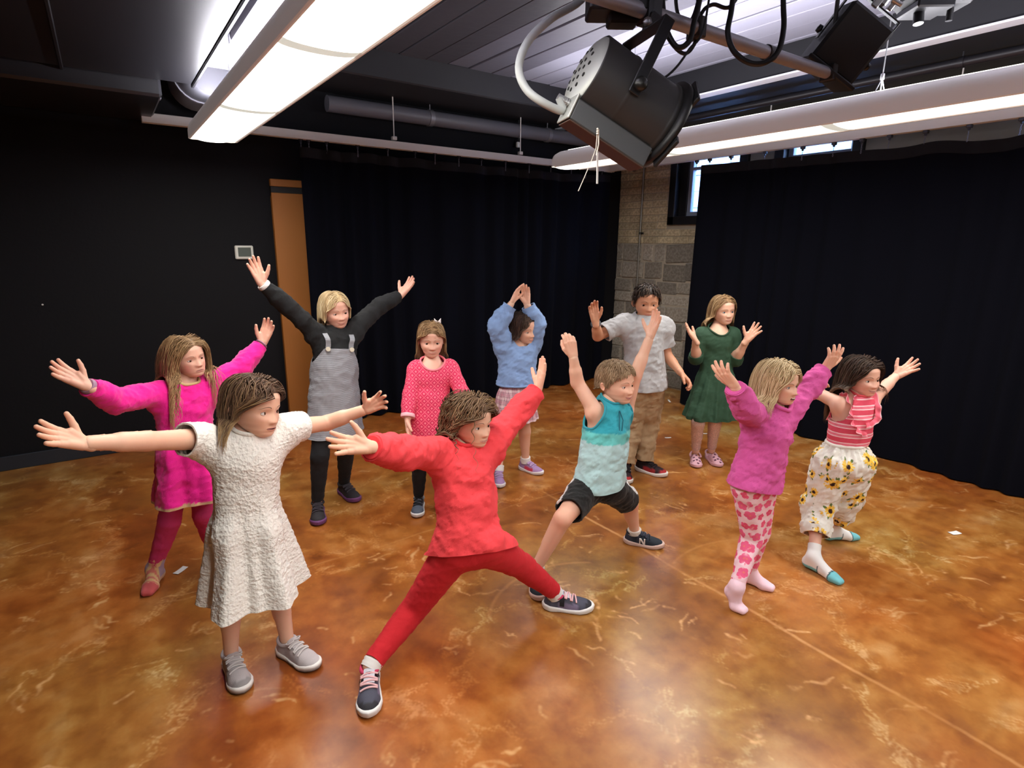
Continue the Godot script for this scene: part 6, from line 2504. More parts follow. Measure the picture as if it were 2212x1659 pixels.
func boy_teal(skin: Color, iris: Color) -> void:
	var root := child_root("teal", "boy in a teal and pale blue tank top and black shorts, one fist raised")
	var k := read_pose("teal")
	var face := {"skin": skin, "iris": lin(60, 44, 36), "brow": lin(128, 98, 74), "smile": 0.6, "gap": 0.006, "gaze": Vector3(0.25, 0.0, 1), "open": 0.8}
	build_body(root, k, face, 0.009)
	hair(root, k, {"seed": 21, "locks": 2400, "length": 0.15, "volume": 0.040, "cap": 0.016, "cap_noise": 0.004, "seg": 6, "part": 0.0, "color": lin(150, 124, 96), "dark": lin(112, 88, 68), "light": lin(196, 172, 140), "wide": 0.012, "hairline": 0.27, "nape": -0.20})
	var f := Field.new()
	f.cell = 0.0075
	torso(f, k, 0.009, 0.006)
	var low: Vector3 = Vector3(k.pel.x, 0.425, k.pel.z)
	f.bone((k.pel as Vector3).lerp(k.neck, 0.6), low, 0.088 * k.h, 0.106 * k.h, 0.03, k.front, 0.88)
	var cuts := [neck_cut(k, 0.045, 0.005), [low, Vector3(0.12, -1, 0).normalized(), 0.25]]
	for s in ["R", "L"]:
		var sg := -1.0 if s == "R" else 1.0
		cuts.append([k["s" + s] - k.side * sg * 0.016 * k.h, (k.side * sg * 0.92 + k.up * 0.3).normalized(), 0.105])
	var top := lin(44, 160, 176)
	garment(root, "tank_top", f, cuts, cloth("tank_jersey", Color.WHITE, 10.0, 0.05), {"wrinkle": 0.009, "paint": func(p: Vector3) -> Color:
		var y := p.y + 0.06 * p.x
		return top if y > 0.690 else (lin(104, 200, 196) if y > 0.638 else lin(176, 212, 214))})
	for q in [0, 2, 3]:
		rim(root, "neckband" if q == 0 else "armhole_binding", q, k.up if q == 0 else k.side, 0.006, cloth("tank_jersey", Color.WHITE, 10.0, 0.05), lin(40, 150, 166))
	var cord := Buf.new()
	var m0: Vector3 = k.neck + k.front * 0.075 - k.up * 0.02
	for q in [-1, 1]:
		cord.tube([m0, m0 - k.up * 0.05 + k.side * 0.012 * q + k.front * 0.022, m0 - k.up * 0.10 + k.side * 0.008 * q + k.front * 0.026], [0.0022], 6)
	put("drawstring", cord, mat("teal_cord", srgb(22, 92, 108), 0.8), root)
	f = Field.new()
	f.cell = 0.0075
	f.bone((k.pel as Vector3).lerp(k.hR, 0.5), (k.pel as Vector3).lerp(k.hL, 0.5), 0.062 * k.h, 0.062 * k.h, 0.03)
	for s in ["R", "L"]:
		leg(f, k, s, 0.010, 0.022, 0.0, 0.95)
	garment(root, "shorts", f, [ankle_cut(k, "R", 0.76, 0.14), ankle_cut(k, "L", 0.76, 0.14), [k.pel + k.up * 0.045, k.up, 0.3]], cloth("shorts_jersey", Color.WHITE, 10.0, 0.05), {"wrinkle": 0.008, "paint": func(p: Vector3) -> Color:
		for s in ["R", "L"]:
			var a: Vector3 = k["h" + s]
			var d: Vector3 = (k["k" + s] - a).normalized()
			var r: Vector3 = p - a
			r -= d * r.dot(d)
			var o: Vector3 = (k.side * (-1.0 if s == "R" else 1.0))
			if r.length() > 0.03 and r.normalized().dot((o - d * o.dot(d)).normalized()) > 0.955:
				return lin(226, 226, 226)
		return lin(16, 16, 18)})
	for s in ["R", "L"]:
		sock_top(root, k, s, lin(210, 206, 200), 0.06)
		sneaker(root, k, s, {"upper": lin(28, 34, 48), "sole": lin(206, 180, 170), "heel": lin(40, 46, 60), "lace": lin(40, 46, 60), "tongue": lin(60, 66, 80), "letter": true, "strap": lin(34, 40, 54), "no_bow": true, "len": 0.175})

func girl_hoodie(skin: Color, iris: Color, hc: Dictionary) -> void:
	var root := child_root("hoodie", "small blond girl in a pink sweatshirt and flowered leggings, hands raised like claws")
	var k := read_pose("hoodie")
	var face := {"skin": skin, "iris": iris, "brow": lin(150, 118, 92), "gap": 0.026, "frown": 0.9, "gaze": Vector3(0.15, 0.0, 1), "open": 0.85}
	build_body(root, k, face, 0.009)
	hair(root, k, hc.merged({"seed": 5, "locks": 1440, "length": 1.32, "wave": 0.035, "volume": 0.075, "part": 0.02, "sweep": -0.2, "hairline": 0.26}))
	var f := Field.new()
	f.cell = 0.0075
	torso(f, k, 0.010, 0.002)
	var low: Vector3 = Vector3(k.pel.x + 0.005, 0.535, k.pel.z)
	f.bone((k.pel as Vector3).lerp(k.neck, 0.62), low, 0.084 * k.h, 0.094 * k.h, 0.03, k.front, 0.92)
	for s in ["R", "L"]:
		var hp: Vector3 = (k.pel as Vector3).lerp(k["h" + s], 0.75)
		f.bone(hp, hp.lerp(k["k" + s], 0.3), 0.070 * k.h, 0.068 * k.h, 0.03)
	for s in ["R", "L"]:
		arm(f, k, s, 0.016, 0.020, 0.014, 1.95)
	var pink := cloth("pink_fleece", srgb(208, 84, 154), 9.0, 0.08, 0.95, 0.5)
	garment(root, "sweatshirt", f, [neck_cut(k, 0.046, 0.006), cuff(k, "R", 1.92, 0.08), cuff(k, "L", 1.92, 0.08), [low, (-k.up + Vector3(0, -0.5, 0)).normalized(), 0.25]], pink, {"wrinkle": 0.011, "freq": Vector3(6, 8, 6)})
	rim(root, "neckband", 0, k.up, 0.009, pink)
	for s in ["R", "L"]:
		var e: Vector3 = k["e" + s]
		var w: Vector3 = k["w" + s]
		band(root, "cuff", e.lerp(w, 0.84), e.lerp(w, 0.94), 0.031 * k.h, pink, "", 0.1)
	leggings(root, k, printed("flower_leggings", flower_print(), 0.20), 0.006, 1.90, 0.0075)
	for s in ["R", "L"]:
		sock_foot(root, k, s, 0.30, func(_u: float, _y: float) -> Color: return lin(242, 208, 222))

func girl_sunflower(skin: Color, iris: Color, hc: Dictionary) -> void:
	var root := child_root("sun", "dark-haired girl in a striped frilled top and baggy white sunflower trousers")
	var k := read_pose("sun")
	var face := {"skin": skin, "iris": lin(40, 26, 20), "brow": lin(64, 46, 38), "smile": 0.7, "gap": 0.004, "gaze": Vector3(0.2, 0.0, 1)}
	build_body(root, k, face, 0.009)
	hair(root, k, hc.merged({"seed": 15, "locks": 1392, "length": 1.75, "wave": 0.05, "volume": 0.11, "part": 0.05, "sweep": -0.5, "tips": lin(140, 104, 76), "back_to": 0.10}))
	var stripes := printed("stripe_jersey", stripe_print([srgb(222, 74, 98), srgb(250, 206, 210), srgb(238, 120, 140), srgb(250, 206, 210)], [0.52, 0.12, 0.24, 0.12]), 0.044)
	var f := Field.new()
	f.cell = 0.0075
	torso(f, k, 0.008, 0.008)
	var cuts := [neck_cut(k, 0.040, 0.002), [Vector3(k.pel.x, 0.612, k.pel.z), Vector3.DOWN, 0.3]]
	for s in ["R", "L"]:
		var sg := -1.0 if s == "R" else 1.0
		cuts.append([k["s" + s] - k.side * sg * 0.028 * k.h, (k.side * sg * 0.92 + k.up * 0.28).normalized(), 0.10])
	garment(root, "top", f, cuts, stripes, {"wrinkle": 0.004})
	rim(root, "neckband", 0, k.up, 0.006, mat("frill_red", srgb(226, 84, 92), 0.9))
	for s in ["R", "L"]:
		var sg := -1.0 if s == "R" else 1.0
		var sh: Vector3 = k["s" + s] - k.side * sg * 0.030 * k.h
		var path := [sh - k.up * 0.085 * k.h - k.front * 0.062 * k.h, sh + k.up * 0.028 * k.h - k.front * 0.025 * k.h, sh + k.up * 0.034 * k.h + k.front * 0.012 * k.h, sh - k.up * 0.02 * k.h + k.front * 0.054 * k.h, sh - k.up * 0.075 * k.h + k.front * 0.072 * k.h, sh - k.up * 0.10 * k.h + k.front * 0.078 * k.h - k.side * sg * 0.03, sh - k.up * 0.105 * k.h + k.front * 0.088 * k.h - k.side * sg * 0.062]
		var o: Vector3 = k.side * sg
		frill(root, "frill", path, [o - k.front * 0.5, o + k.up, o + k.up, o + k.front * 0.5, o + k.front - k.up * 0.4, k.front * 0.6 - k.up, k.front * 0.6 - k.up], 0.026, mat("frill_cloth", Color.WHITE, 0.9), 8.0, lin(250, 206, 210), lin(232, 104, 124))
	f = Field.new()
	f.cell = 0.008
	var w0: Vector3 = Vector3(k.pel.x, 0.615, k.pel.z)
	f.bone(w0 + Vector3.UP * 0.02, w0 - Vector3.UP * 0.015, 0.081 * k.h, 0.086 * k.h, 0.02, k.front, 0.80)
	f.bone(w0 - Vector3.UP * 0.03, k.pel - Vector3.UP * 0.02, 0.090 * k.h, 0.100 * k.h, 0.03, k.front, 0.86)
	for s in ["R", "L"]:
		var kn: Vector3 = k["k" + s]
		var sh: Vector3 = kn.lerp(k["a" + s], 0.46)
		f.bone((k.pel as Vector3).lerp(k["h" + s], 0.9), kn, 0.080 * k.h, 0.062 * k.h, 0.04)
		f.bone(kn, sh, 0.062 * k.h, 0.053 * k.h, 0.03)
		f.bone(sh, kn.lerp(k["a" + s], 0.72), 0.053 * k.h, 0.040 * k.h, 0.02)
	var gather := func(p: Vector3) -> Vector3:
		var r := Vector3(p.x - w0.x, 0, p.z - w0.z)
		return r.normalized() * (-0.020 * smoothstep(0.53, 0.61, p.y)) + r.normalized() * 0.0055 * sin(atan2(r.z, r.x) * 22.0) * smoothstep(0.40, 0.55, p.y) * smoothstep(0.625, 0.59, p.y)
	garment(root, "trousers", f, [ankle_cut(k, "R", 1.58, 0.13), ankle_cut(k, "L", 1.58, 0.13), [w0, Vector3.UP, 0.3]], printed("sunflower_cloth", sunflower_print(), 0.40), {"wrinkle": 0.014, "freq": Vector3(9, 7, 9), "fold": gather})
	rim(root, "waistband", 2, Vector3.UP, 0.009, mat("waistband_white", srgb(236, 234, 226), 0.9))
	for s in ["R", "L"]:
		sock_foot(root, k, s, 0.24, func(u: float, y: float) -> Color:
			if absf(u - 0.72) < 0.016 or (absf(u - 0.42) < 0.014 and y < 0.045):
				return lin(40, 72, 80)
			if u > 0.72 or (u < 0.42 and y < 0.030):
				return lin(116, 192, 202)
			return lin(234, 234, 234))

func girl_green(skin: Color, iris: Color, hc: Dictionary) -> void:
	var root := child_root("green", "girl in a dark green velvet dress and pink clogs holding both palms up")
	var k := read_pose("green")
	var face := {"skin": skin, "iris": iris, "brow": lin(140, 108, 80), "gaze": Vector3(0.1, 0, 1)}
	build_body(root, k, face, 0.0105, 0.018)
	hair(root, k, hc.merged({"seed": 25, "locks": 714, "length": 1.5, "wave": 0.03, "volume": 0.045, "part": 0.0, "sweep": -0.7, "light": lin(226, 196, 150), "back_to": 0.08}, true))
	var f := Field.new()
	f.cell = 0.009
	torso(f, k, 0.010)
	for s in ["R", "L"]:
		arm(f, k, s, 0.011, 0.014, 0.014, 1.28)
	var wst: Vector3 = Vector3(k.pel.x, 0.75, k.pel.z - 0.01)
	var hm: Vector3 = Vector3(k.pel.x - 0.02, 0.352, k.pel.z + 0.03)
	skirt(f, k, wst, hm, 0.092, 0.185, 0.72)
	var m := cloth("green_velvet", srgb(32, 66, 44), 9.0, 0.05, 0.8, 0.6)
	garment(root, "dress", f, [neck_cut(k, 0.060, 0.020), cuff(k, "R", 1.20, 0.058), cuff(k, "L", 1.20, 0.058), [hm, Vector3.DOWN, 0.8]], m, {"wrinkle": 0.005, "fold": skirt_folds(k, wst, hm, 11, 0.012, 0.4)})
	rim(root, "neckband", 0, k.up, 0.006, m)
	leggings(root, k, foil(), 0.002, 1.90, 0.009, 0.014)
	for s in ["R", "L"]:
		sneaker(root, k, s, {"upper": lin(226, 178, 192), "sole": lin(224, 176, 190), "clog": true, "len": 0.175})

func foil() -> StandardMaterial3D:
	if mats.has("foil_leggings"):
		return mats["foil_leggings"]
	var m := mat("foil_leggings", srgb(214, 168, 156), 0.42, 0.25)
	var t := noise_tex(0.05, 44, 3)
	var g := Gradient.new()
	g.set_color(0, srgb(176, 150, 140)); g.set_color(1, srgb(244, 206, 196))
	t.color_ramp = g
	m.albedo_texture = t
	m.albedo_color = Color.WHITE
	m.uv1_triplanar = true
	m.uv1_scale = Vector3.ONE * 6.0
	return m

func boy_polo(skin: Color, iris: Color) -> void:
	var root := child_root("polo", "tall dark-haired boy in a grey polo shirt and khaki trousers by the masonry wall")
	var k := read_pose("polo")
	var face := {"skin": skin, "iris": lin(44, 28, 20), "brow": lin(44, 32, 28), "gaze": Vector3(-0.1, -0.1, 1), "open": 0.85}
	build_body(root, k, face, 0.0105)
	hair(root, k, {"seed": 31, "locks": 1071, "length": 0.17, "volume": 0.075, "cap": 0.018, "cap_noise": 0.006, "seg": 8, "part": 0.05, "sweep": 0.5, "color": lin(58, 46, 40), "dark": lin(26, 20, 18), "light": lin(104, 84, 68), "wide": 0.016, "hairline": 0.30, "nape": -0.16})
	var f := Field.new()
	f.cell = 0.009
	torso(f, k, 0.020, 0.004)
	var low: Vector3 = Vector3(k.pel.x, 0.612, k.pel.z)
	f.bone((k.pel as Vector3).lerp(k.neck, 0.5), low, 0.092 * k.h, 0.108 * k.h, 0.03, k.front, 0.86)
	for s in ["R", "L"]:
		arm(f, k, s, 0.018, 0.024, 0.0, 0.86)
	garment(root, "polo_shirt", f, [neck_cut(k, 0.043, 0.004), cuff(k, "R", 0.74, 0.14), cuff(k, "L", 0.72, 0.14), [low, Vector3(0.05, -1, 0).normalized(), 0.25]], cloth("grey_pique", srgb(172, 172, 174), 14.0, 0.06), {"wrinkle": 0.010})
	var cb := Buf.new()
	for s in [-1, 1]:
		var rr := []
		for i in 4:
			var row := PackedVector3Array()
			for j in 9:
				var a := lerpf(0.05, PI * 0.98, j / 8.0)
				var r: float = (0.044 + 0.010 * i / 3.0) * k.h
				var p: Vector3 = k.neck + k.up * ((0.030 - 0.014 * i) * k.h - 0.020 * k.h * cos(a)) + k.front * (cos(a) * r * 1.05) + k.side * (s * sin(a) * r)
				row.append(p + k.side * s * 0.004)
			rr.append(row)
		cb.loft(rr, false, false, false, [], k.side * s)
	put("collar", cb, cloth("grey_pique", srgb(172, 172, 174), 14.0, 0.06), root)
	f = Field.new()
	f.cell = 0.009
	f.bone((k.pel as Vector3).lerp(k.hR, 0.5), (k.pel as Vector3).lerp(k.hL, 0.5), 0.060 * k.h, 0.060 * k.h, 0.03)
	for s in ["R", "L"]:
		leg(f, k, s, 0.010, 0.024, 0.028)
	garment(root, "trousers", f, [ankle_cut(k, "R", 1.97, 0.09), ankle_cut(k, "L", 1.97, 0.09), [k.pel + k.up * 0.04, k.up, 0.3]], cloth("khaki_twill", srgb(172, 146, 112), 12.0, 0.06), {"wrinkle": 0.013, "freq": Vector3(7, 8, 7)})
	for s in ["R", "L"]:
		sneaker(root, k, s, {"upper": lin(38, 20, 24), "sole": lin(226, 222, 218), "toe": lin(170, 34, 40), "side": lin(150, 30, 38), "lace": lin(24, 20, 22), "no_bow": true, "len": 0.185})
	var w: Vector3 = k.wR
	var d: Vector3 = (k.eR - w).normalized()
	band(root, "bracelet", w + d * 0.018, w + d * 0.034, 0.0215 * k.h, mat("bracelet_grey", srgb(76, 78, 84), 0.7), "dark woven bracelet", 0.2)

func girl_blue(skin: Color, iris: Color, hc: Dictionary) -> void:
	var root := child_root("blue", "girl in a light blue sweater and plaid skirt with hands joined overhead")
	var k := read_pose("blue")
	var face := {"skin": skin, "iris": iris, "brow": lin(60, 44, 36), "smile": 0.6, "gaze": Vector3(0.2, -0.2, 1), "open": 0.75}
	build_body(root, k, face, 0.0105, 0.018)
	hair(root, k, hc.merged({"seed": 37, "locks": 654, "length": 1.0, "wave": 0.03, "volume": 0.05, "part": 0.04, "sweep": -0.6}))
	var f := Field.new()
	f.cell = 0.009
	torso(f, k, 0.018, 0.004)
	var low: Vector3 = Vector3(k.pel.x + 0.01, 0.648, k.pel.z)
	f.bone((k.pel as Vector3).lerp(k.neck, 0.62), low, 0.096 * k.h, 0.112 * k.h, 0.03, k.front, 0.80)
	for s in ["R", "L"]:
		arm(f, k, s, 0.026, 0.030, 0.018, 1.95)
	var m := cloth("blue_knit", srgb(128, 156, 200), 10.0, 0.10)
	garment(root, "sweater", f, [neck_cut(k, 0.056, 0.010), cuff(k, "R", 1.84, 0.085), cuff(k, "L", 1.88, 0.075), [low, Vector3.DOWN, 0.25]], m, {"wrinkle": 0.010})
	rim(root, "hem_rib", 3, Vector3.UP, 0.007, m)
	f = Field.new()
	f.cell = 0.009
	var wst: Vector3 = Vector3(k.pel.x, 0.66, k.pel.z)
	var hm: Vector3 = Vector3(k.pel.x - 0.005, 0.412, k.pel.z + 0.02)
	skirt(f, k, wst, hm, 0.094, 0.150, 0.84)
	garment(root, "skirt", f, [[wst + Vector3.UP * 0.02, Vector3.UP, 0.3], [hm, Vector3.DOWN, 0.8]], printed("plaid_cloth", plaid_print(), 0.10), {"wrinkle": 0.003, "fold": skirt_folds(k, wst, hm, 13, 0.008, 0.2)})
	for s in ["R", "L"]:
		sock_top(root, k, s, lin(232, 230, 230), 0.12)
		sneaker(root, k, s, {"upper": lin(164, 132, 178), "sole": lin(226, 222, 226), "side": lin(204, 66, 92), "lace": lin(188, 160, 200), "no_bow": true, "len": 0.175})

func girl_reddress(skin: Color, iris: Color, hc: Dictionary) -> void:
	var root := child_root("reddress", "small girl standing still in a red dress with a pink diamond pattern")
	var k := read_pose("reddress")
	var face := {"skin": skin, "iris": lin(66, 50, 38), "brow": lin(136, 106, 80), "smile": 0.35, "open": 0.8}
	build_body(root, k, face, 0.0105, 0.018)
	hair(root, k, hc.merged({"seed": 41, "locks": 654, "length": 1.02, "wave": 0.035, "volume": 0.05, "part": 0.0, "sweep": -1.1, "hairline": 0.26, "back_to": -0.04}))
	var bow := Buf.new()
	var sk: Transform3D = k.skull
	for s in [-1, 1]:
		var rr := []
		for i in 6:
			var t := i / 5.0
			rr.append(bow.ring(sk * (Vector3(0.20 + s * 0.10 * t, 0.47 + 0.03 * t, -0.14)), sk.basis.y, sk.basis.z, 0.02 + 0.075 * t, 0.012 + 0.03 * sin(PI * t), 10))
		bow.loft(rr, true, true, true)
	put("hair_bow", bow, cloth("bow_white", srgb(236, 226, 228), 10.0, 0.04), root, "white hair bow")
	var f := Field.new()
	f.cell = 0.009
	torso(f, k, 0.010)
	for s in ["R", "L"]:
		arm(f, k, s, 0.010, 0.012, 0.014, 1.9)
	var wst: Vector3 = Vector3(k.pel.x, 0.665, k.pel.z)
	var hm: Vector3 = Vector3(k.pel.x, 0.36, k.pel.z + 0.02)
	skirt(f, k, wst, hm, 0.092, 0.135, 0.80)
	garment(root, "dress", f, [neck_cut(k, 0.062, 0.022), cuff(k, "R", 1.80, 0.05), cuff(k, "L", 1.80, 0.05), [hm, Vector3.DOWN, 0.8]], printed("diamond_jersey", diamond_print(), 0.040), {"wrinkle": 0.004, "fold": skirt_folds(k, wst, hm, 9, 0.006, 0.7)})
	rim(root, "neckband", 0, k.up, 0.006, cloth("coral_trim", srgb(250, 128, 146), 10.0, 0.04))
	for s in ["R", "L"]:
		var e: Vector3 = k["e" + s]
		var w: Vector3 = k["w" + s]
		band(root, "cuff", e.lerp(w, 0.74), e.lerp(w, 0.88), 0.034 * k.h, cloth("cuff_pink", srgb(244, 190, 200), 10.0, 0.05), "turned-back pale pink cuff", 0.05)
	leggings(root, k, cloth("black_tights", srgb(20, 20, 24), 12.0, 0.04), 0.005, 1.95, 0.009, 0.014)
	for s in ["R", "L"]:
		sneaker(root, k, s, {"upper": lin(78, 86, 100), "sole": lin(216, 216, 214), "toe": lin(78, 86, 100), "side": lin(130, 122, 134), "lace": lin(20, 20, 24), "collar": lin(150, 156, 164), "len": 0.178})

func girl_jumper(skin: Color, iris: Color, hc: Dictionary) -> void:
	var root := child_root("jumper", "blond girl in a grey pinafore over a black turtleneck, arms raised in a V")
	var k := read_pose("jumper")
	var face := {"skin": skin, "iris": lin(70, 52, 40), "brow": lin(150, 118, 88), "smile": 0.9, "gaze": Vector3(0.25, 0.0, 1), "open": 0.8}
	build_body(root, k, face, 0.0105, 0.018)
	hair(root, k, hc.merged({"seed": 47, "locks": 773, "length": 1.10, "wave": 0.010, "volume": 0.045, "part": 0.04, "sweep": -0.1, "light": lin(238, 222, 186)}, true))
	var blk := cloth("black_knit", srgb(22, 23, 25), 10.0, 0.10)
	var f := Field.new()
	f.cell = 0.009
	torso(f, k, 0.006)
	f.bone(k.neck - k.up * 0.02 * k.h, k.neck.lerp(k.skull * Vector3(0, -0.36, -0.06), 0.75), 0.046 * k.h, 0.042 * k.h, 0.02)
	for s in ["R", "L"]:
		arm(f, k, s, 0.012, 0.012, 0.012, 1.95)
	garment(root, "turtleneck", f, [cuff(k, "R", 1.88, 0.07), cuff(k, "L", 1.88, 0.07), [k.neck.lerp(k.skull * Vector3(0, -0.36, -0.06), 0.70), k.up, 0.08]], blk, {"wrinkle": 0.007})
	# pinafore: bib, flared skirt, straps with buttons, a pocket
	var grey := printed("grey_stripe_cloth", stripe_print([srgb(140, 142, 148), srgb(166, 168, 174), srgb(114, 116, 122), srgb(160, 162, 168)], [0.3, 0.22, 0.26, 0.22]), 0.010)
	f = Field.new()
	f.cell = 0.009
	var pel: Vector3 = k.pel
	var nk: Vector3 = k.neck
	f.bone(pel, pel.lerp(nk, 0.42), 0.104 * k.h, 0.098 * k.h, 0.03, k.front, 0.82)
	f.bone(pel.lerp(nk, 0.42), pel.lerp(nk, 0.84), 0.098 * k.h, 0.097 * k.h, 0.03, k.front, 0.82)
	var wst: Vector3 = Vector3(pel.x, 0.80, pel.z)
	var hm: Vector3 = Vector3(pel.x - 0.01, 0.465, pel.z + 0.02)
	skirt(f, k, wst, hm, 0.112, 0.155, 0.84)
	var bib := pel.lerp(nk, 0.78)
	var cuts := [[bib, (k.up + k.front * 0.05).normalized(), 0.3], [hm, Vector3.DOWN, 0.8]]
	for s in [-1, 1]:
		cuts.append([pel.lerp(nk, 0.72) + k.side * 0.070 * k.h * s, (k.side * s * 0.85 + k.up * 0.5).normalized(), 0.12])
	garment(root, "pinafore", f, cuts, grey, {"wrinkle": 0.006, "fold": skirt_folds(k, wst, hm, 4, 0.006, 1.2)})
	for s in [-1, 1]:
		var b := Buf.new()
		var path := [bib + k.front * 0.072 * k.h + k.side * 0.052 * k.h * s - k.up * 0.02, bib + k.front * 0.076 * k.h + k.side * 0.05 * k.h * s + k.up * 0.02, nk + k.side * 0.055 * k.h * s + k.front * 0.074 * k.h - k.up * 0.02, nk + k.side * 0.060 * k.h * s + k.up * 0.024, nk + k.side * 0.055 * k.h * s - k.front * 0.07 * k.h - k.up * 0.014, bib - k.front * 0.07 * k.h + k.side * 0.045 * k.h * s]
		var rows := []
		for e in [-0.014, 0.014]:
			var row := PackedVector3Array()
			for p in smooth_path(path, 5):
				row.append(p + k.side * e)
			rows.append(row)
		b.loft(rows, false, false, false, [], k.front)
		put("strap", b, grey, root)
		b = Buf.new()
		var c: Vector3 = bib + k.front * 0.078 * k.h + k.side * 0.052 * k.h * s - k.up * 0.008
		b.tube([c, c + k.front * 0.006], [0.013], 16)
		put("button", b, mat("button_cream", srgb(214, 208, 188), 0.4), root)
	var pk := Buf.new()
	var pr := []
	for i in 5:
		var row := PackedVector3Array()
		for j in 9:
			var x := (j / 8.0 - 0.5) * 0.15
			var y := -0.035 - i * 0.022
			var fr := sqrt(maxf(pow(0.082 * k.h, 2) - x * x, 0.0)) * 0.80 + 0.006
			row.append(bib + k.up * y + k.side * x + k.front * fr)
		pr.append(row)
	pk.loft(pr, false, false, false, [], k.front)
	put("pocket", pk, grey, root)
	leggings(root, k, cloth("black_tights", srgb(20, 20, 24), 12.0, 0.04), 0.005, 1.97, 0.009, 0.014)
	for s in ["R", "L"]:
		sneaker(root, k, s, {"upper": lin(40, 36, 42), "sole": lin(112, 66, 116), "lace": lin(60, 54, 62), "no_bow": true, "len": 0.178})
	var w: Vector3 = k.wR
	var d: Vector3 = (k.eR - w).normalized()
	band(root, "wristband", w + d * 0.004, w + d * 0.026, 0.0245 * k.h, mat("wristband_white", srgb(226, 222, 220), 0.6), "white wristband", 0.1)

func girl_pink(skin: Color, iris: Color, hc: Dictionary) -> void:
	var root := child_root("pink", "long-haired girl in a hot pink dress with cream trim, behind the white dress")
	var k := read_pose("pink")
	var face := {"skin": skin, "iris": iris, "brow": lin(136, 102, 78), "gap": 0.005, "frown": 0.5, "smile": -0.3, "gaze": Vector3(0.1, -0.1, 1), "open": 0.7}
	build_body(root, k, face, 0.0095, 0.018)
	hair(root, k, hc.merged({"seed": 53, "locks": 1584, "length": 2.5, "wave": 0.06, "volume": 0.12, "part": 0.06, "sweep": -0.2, "tips": lin(214, 170, 128)}))
	var f := Field.new()
	f.cell = 0.008
	torso(f, k, 0.013)
	for s in ["R", "L"]:
		arm(f, k, s, 0.014, 0.016, 0.012, 1.95)
	var wst: Vector3 = (k.pel as Vector3).lerp(k.neck, 0.4)
	var hm: Vector3 = Vector3(k.pel.x - 0.01, 0.405, k.pel.z + 0.02)
	skirt(f, k, wst, hm, 0.092, 0.140, 0.82)
	var pinkc := lin(240, 18, 148)
	var m := cloth("hot_pink_velour", Color.WHITE, 9.0, 0.06, 0.9, 0.5)
	garment(root, "dress", f, [neck_cut(k, 0.047, 0.006), cuff(k, "R", 1.90, 0.07), cuff(k, "L", 1.90, 0.07), [hm, Vector3.DOWN, 0.8]], m, {"wrinkle": 0.008, "fold": skirt_folds(k, wst, hm, 5, 0.014, 2.0), "paint": func(p: Vector3) -> Color:
		if p.y < 0.417:
			return lin(214, 176, 134)
		for s in ["R", "L"]:
			if (p - k["w" + s]).length() < 0.03:
				return lin(222, 186, 150)
		return pinkc})
	var cream := cloth("cream_trim", srgb(216, 190, 140), 10.0, 0.04)
	rim(root, "neckband", 0, k.up, 0.0065, cream)
	var bb := Buf.new()
	var c: Vector3 = k.neck + k.front * 0.066 * k.h - k.up * 0.040 * k.h + k.side * 0.015
	for s in [-1, 1]:
		var rr := []
		for i in 6:
			var t := i / 5.0
			rr.append(bb.ring(c + (k.side * s * 0.75 - k.up * 0.5) * 0.030 * t, k.up, k.front, 0.004 + 0.014 * sin(PI * minf(t * 0.8 + 0.1, 1.0)), 0.004 + 0.004 * sin(PI * t), 10))
		bb.loft(rr, true, true, true)
	bb.tube([c - k.front * 0.004, c + k.front * 0.007], [0.007], 10)
	put("bow", bb, cream, root)
	leggings(root, k, cloth("raspberry_leggings", srgb(206, 56, 118), 12.0, 0.05), 0.003, 1.92, 0.008, 0.014)
	for s in ["R", "L"]:
		sock_foot(root, k, s, 0.14, func(u: float, y: float) -> Color:
			if u > 0.72:
				return lin(206, 92, 96)
			if u > 0.45:
				return lin(226, 192, 140) if sin(u * 70.0) > -0.2 else lin(216, 128, 116)
			return lin(176, 158, 184) if y > 0.035 else lin(222, 190, 156))
		var w: Vector3 = k["w" + s]
		var d: Vector3 = (k["e" + s] - w).normalized()
		band(root, "bracelet", w + d * 0.002, w + d * (0.026 if s == "R" else 0.010), 0.0225 * k.h, mat("bracelet_lilac", srgb(160, 126, 150), 0.6), "beaded lilac bracelet", 0.15)

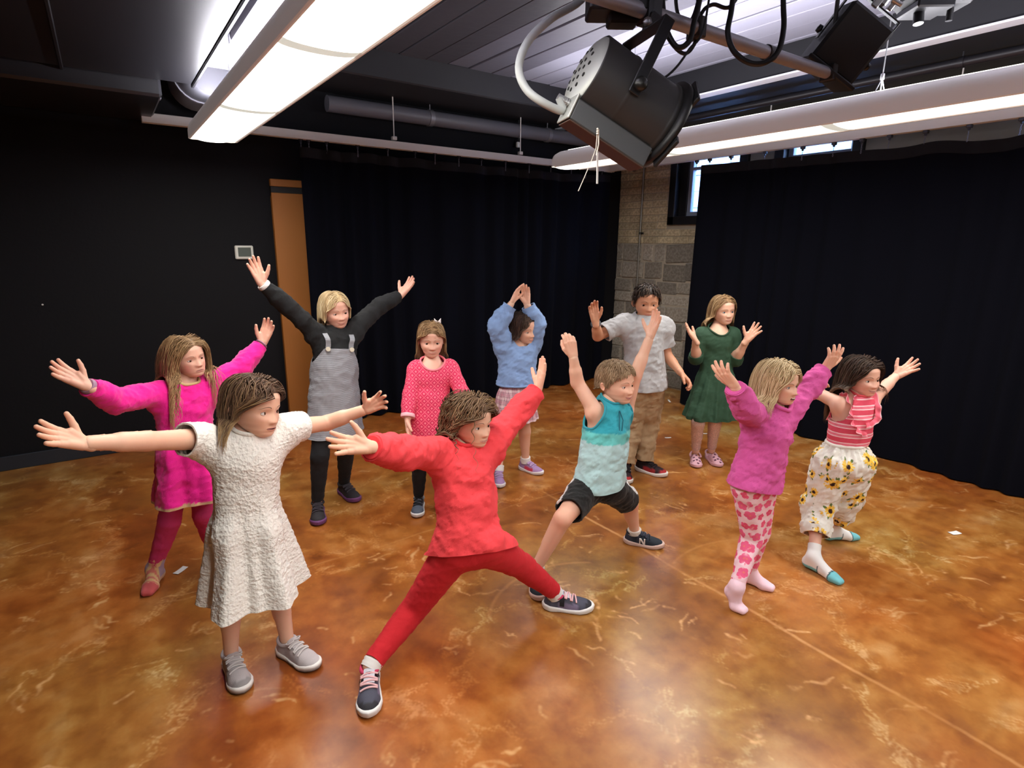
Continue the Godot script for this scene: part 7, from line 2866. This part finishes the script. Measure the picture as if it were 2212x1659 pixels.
func leggings(root: Node3D, k: Dictionary, m: Material, o: float, upto: float, cell: float, hid := 0.0) -> void:
	var f := Field.new()
	f.cell = cell
	f.bone((k.pel as Vector3).lerp(k.hR, 0.62), (k.pel as Vector3).lerp(k.hL, 0.62), 0.054 * k.h + o - hid, 0.054 * k.h + o - hid, 0.03, k.front, 0.95)
	f.bone(k.pel, k.pel + k.up * 0.06 * k.h, 0.078 * k.h + o - hid, 0.076 * k.h + o - hid, 0.03, k.front, 0.78)
	for s in ["R", "L"]:
		leg(f, k, s, o - hid, o, o)
	garment(root, "leggings", f, [ankle_cut(k, "R", upto, 0.07), ankle_cut(k, "L", upto, 0.07), [k.pel + k.up * 0.075 * k.h, k.up, 0.3]], m, {"wrinkle": 0.003, "freq": Vector3(10, 16, 10), "hem": 0.003})

func sock_top(root: Node3D, k: Dictionary, s: String, col: Color, top: float) -> void:
	var a: Vector3 = k["a" + s]
	var kn: Vector3 = k["k" + s]
	var b := Buf.new()
	b.col = col
	var pts := []
	var rad := []
	for i in 6:
		var t := i / 5.0
		pts.append((a - Vector3.UP * 0.012).lerp(a.lerp(kn, top), t))
		rad.append((0.0298 + 0.0012 * sin(t * 18.0)) * k.h)
	b.tube(pts, rad, 22)
	put("sock", b, cloth("sock_knit", Color.WHITE, 20.0, 0.05, 0.95, 0.2), root)

# ribbing or binding along an opening that the last garment was cut with
func rim(root: Node3D, called: String, which: int, axis: Vector3, thick: float, m: Material, col := Color.WHITE) -> void:
	var pts: Array = last_rims[which]
	if pts.size() < 6:
		return
	var c := Vector3.ZERO
	for p in pts:
		c += p
	c /= pts.size()
	var x := axis.cross(Vector3(0.31, 0.2, 0.93)).normalized()
	var y := axis.cross(x).normalized()
	var n := 30
	var sums := []
	var cnt := []
	for i in n:
		sums.append(Vector3.ZERO); cnt.append(0)
	for p in pts:
		var r: Vector3 = p - c
		var i := posmod(int(floor(atan2(r.dot(y), r.dot(x)) / TAU * n)), n)
		sums[i] += p
		cnt[i] += 1
	var raw := []
	for i in n:
		if cnt[i]:
			raw.append(sums[i] / float(cnt[i]))
	var loop := []
	for i in raw.size():   # even out the grid's steps
		loop.append((raw[i] * 2.0 + raw[(i + 1) % raw.size()] + raw[i - 1]) * 0.25)
	loop.append(loop[0])
	loop.append(loop[1])
	var b := Buf.new()
	b.col = col
	b.tube(smooth_path(loop, 2), [thick], 8, false)
	put(called, b, m, root)
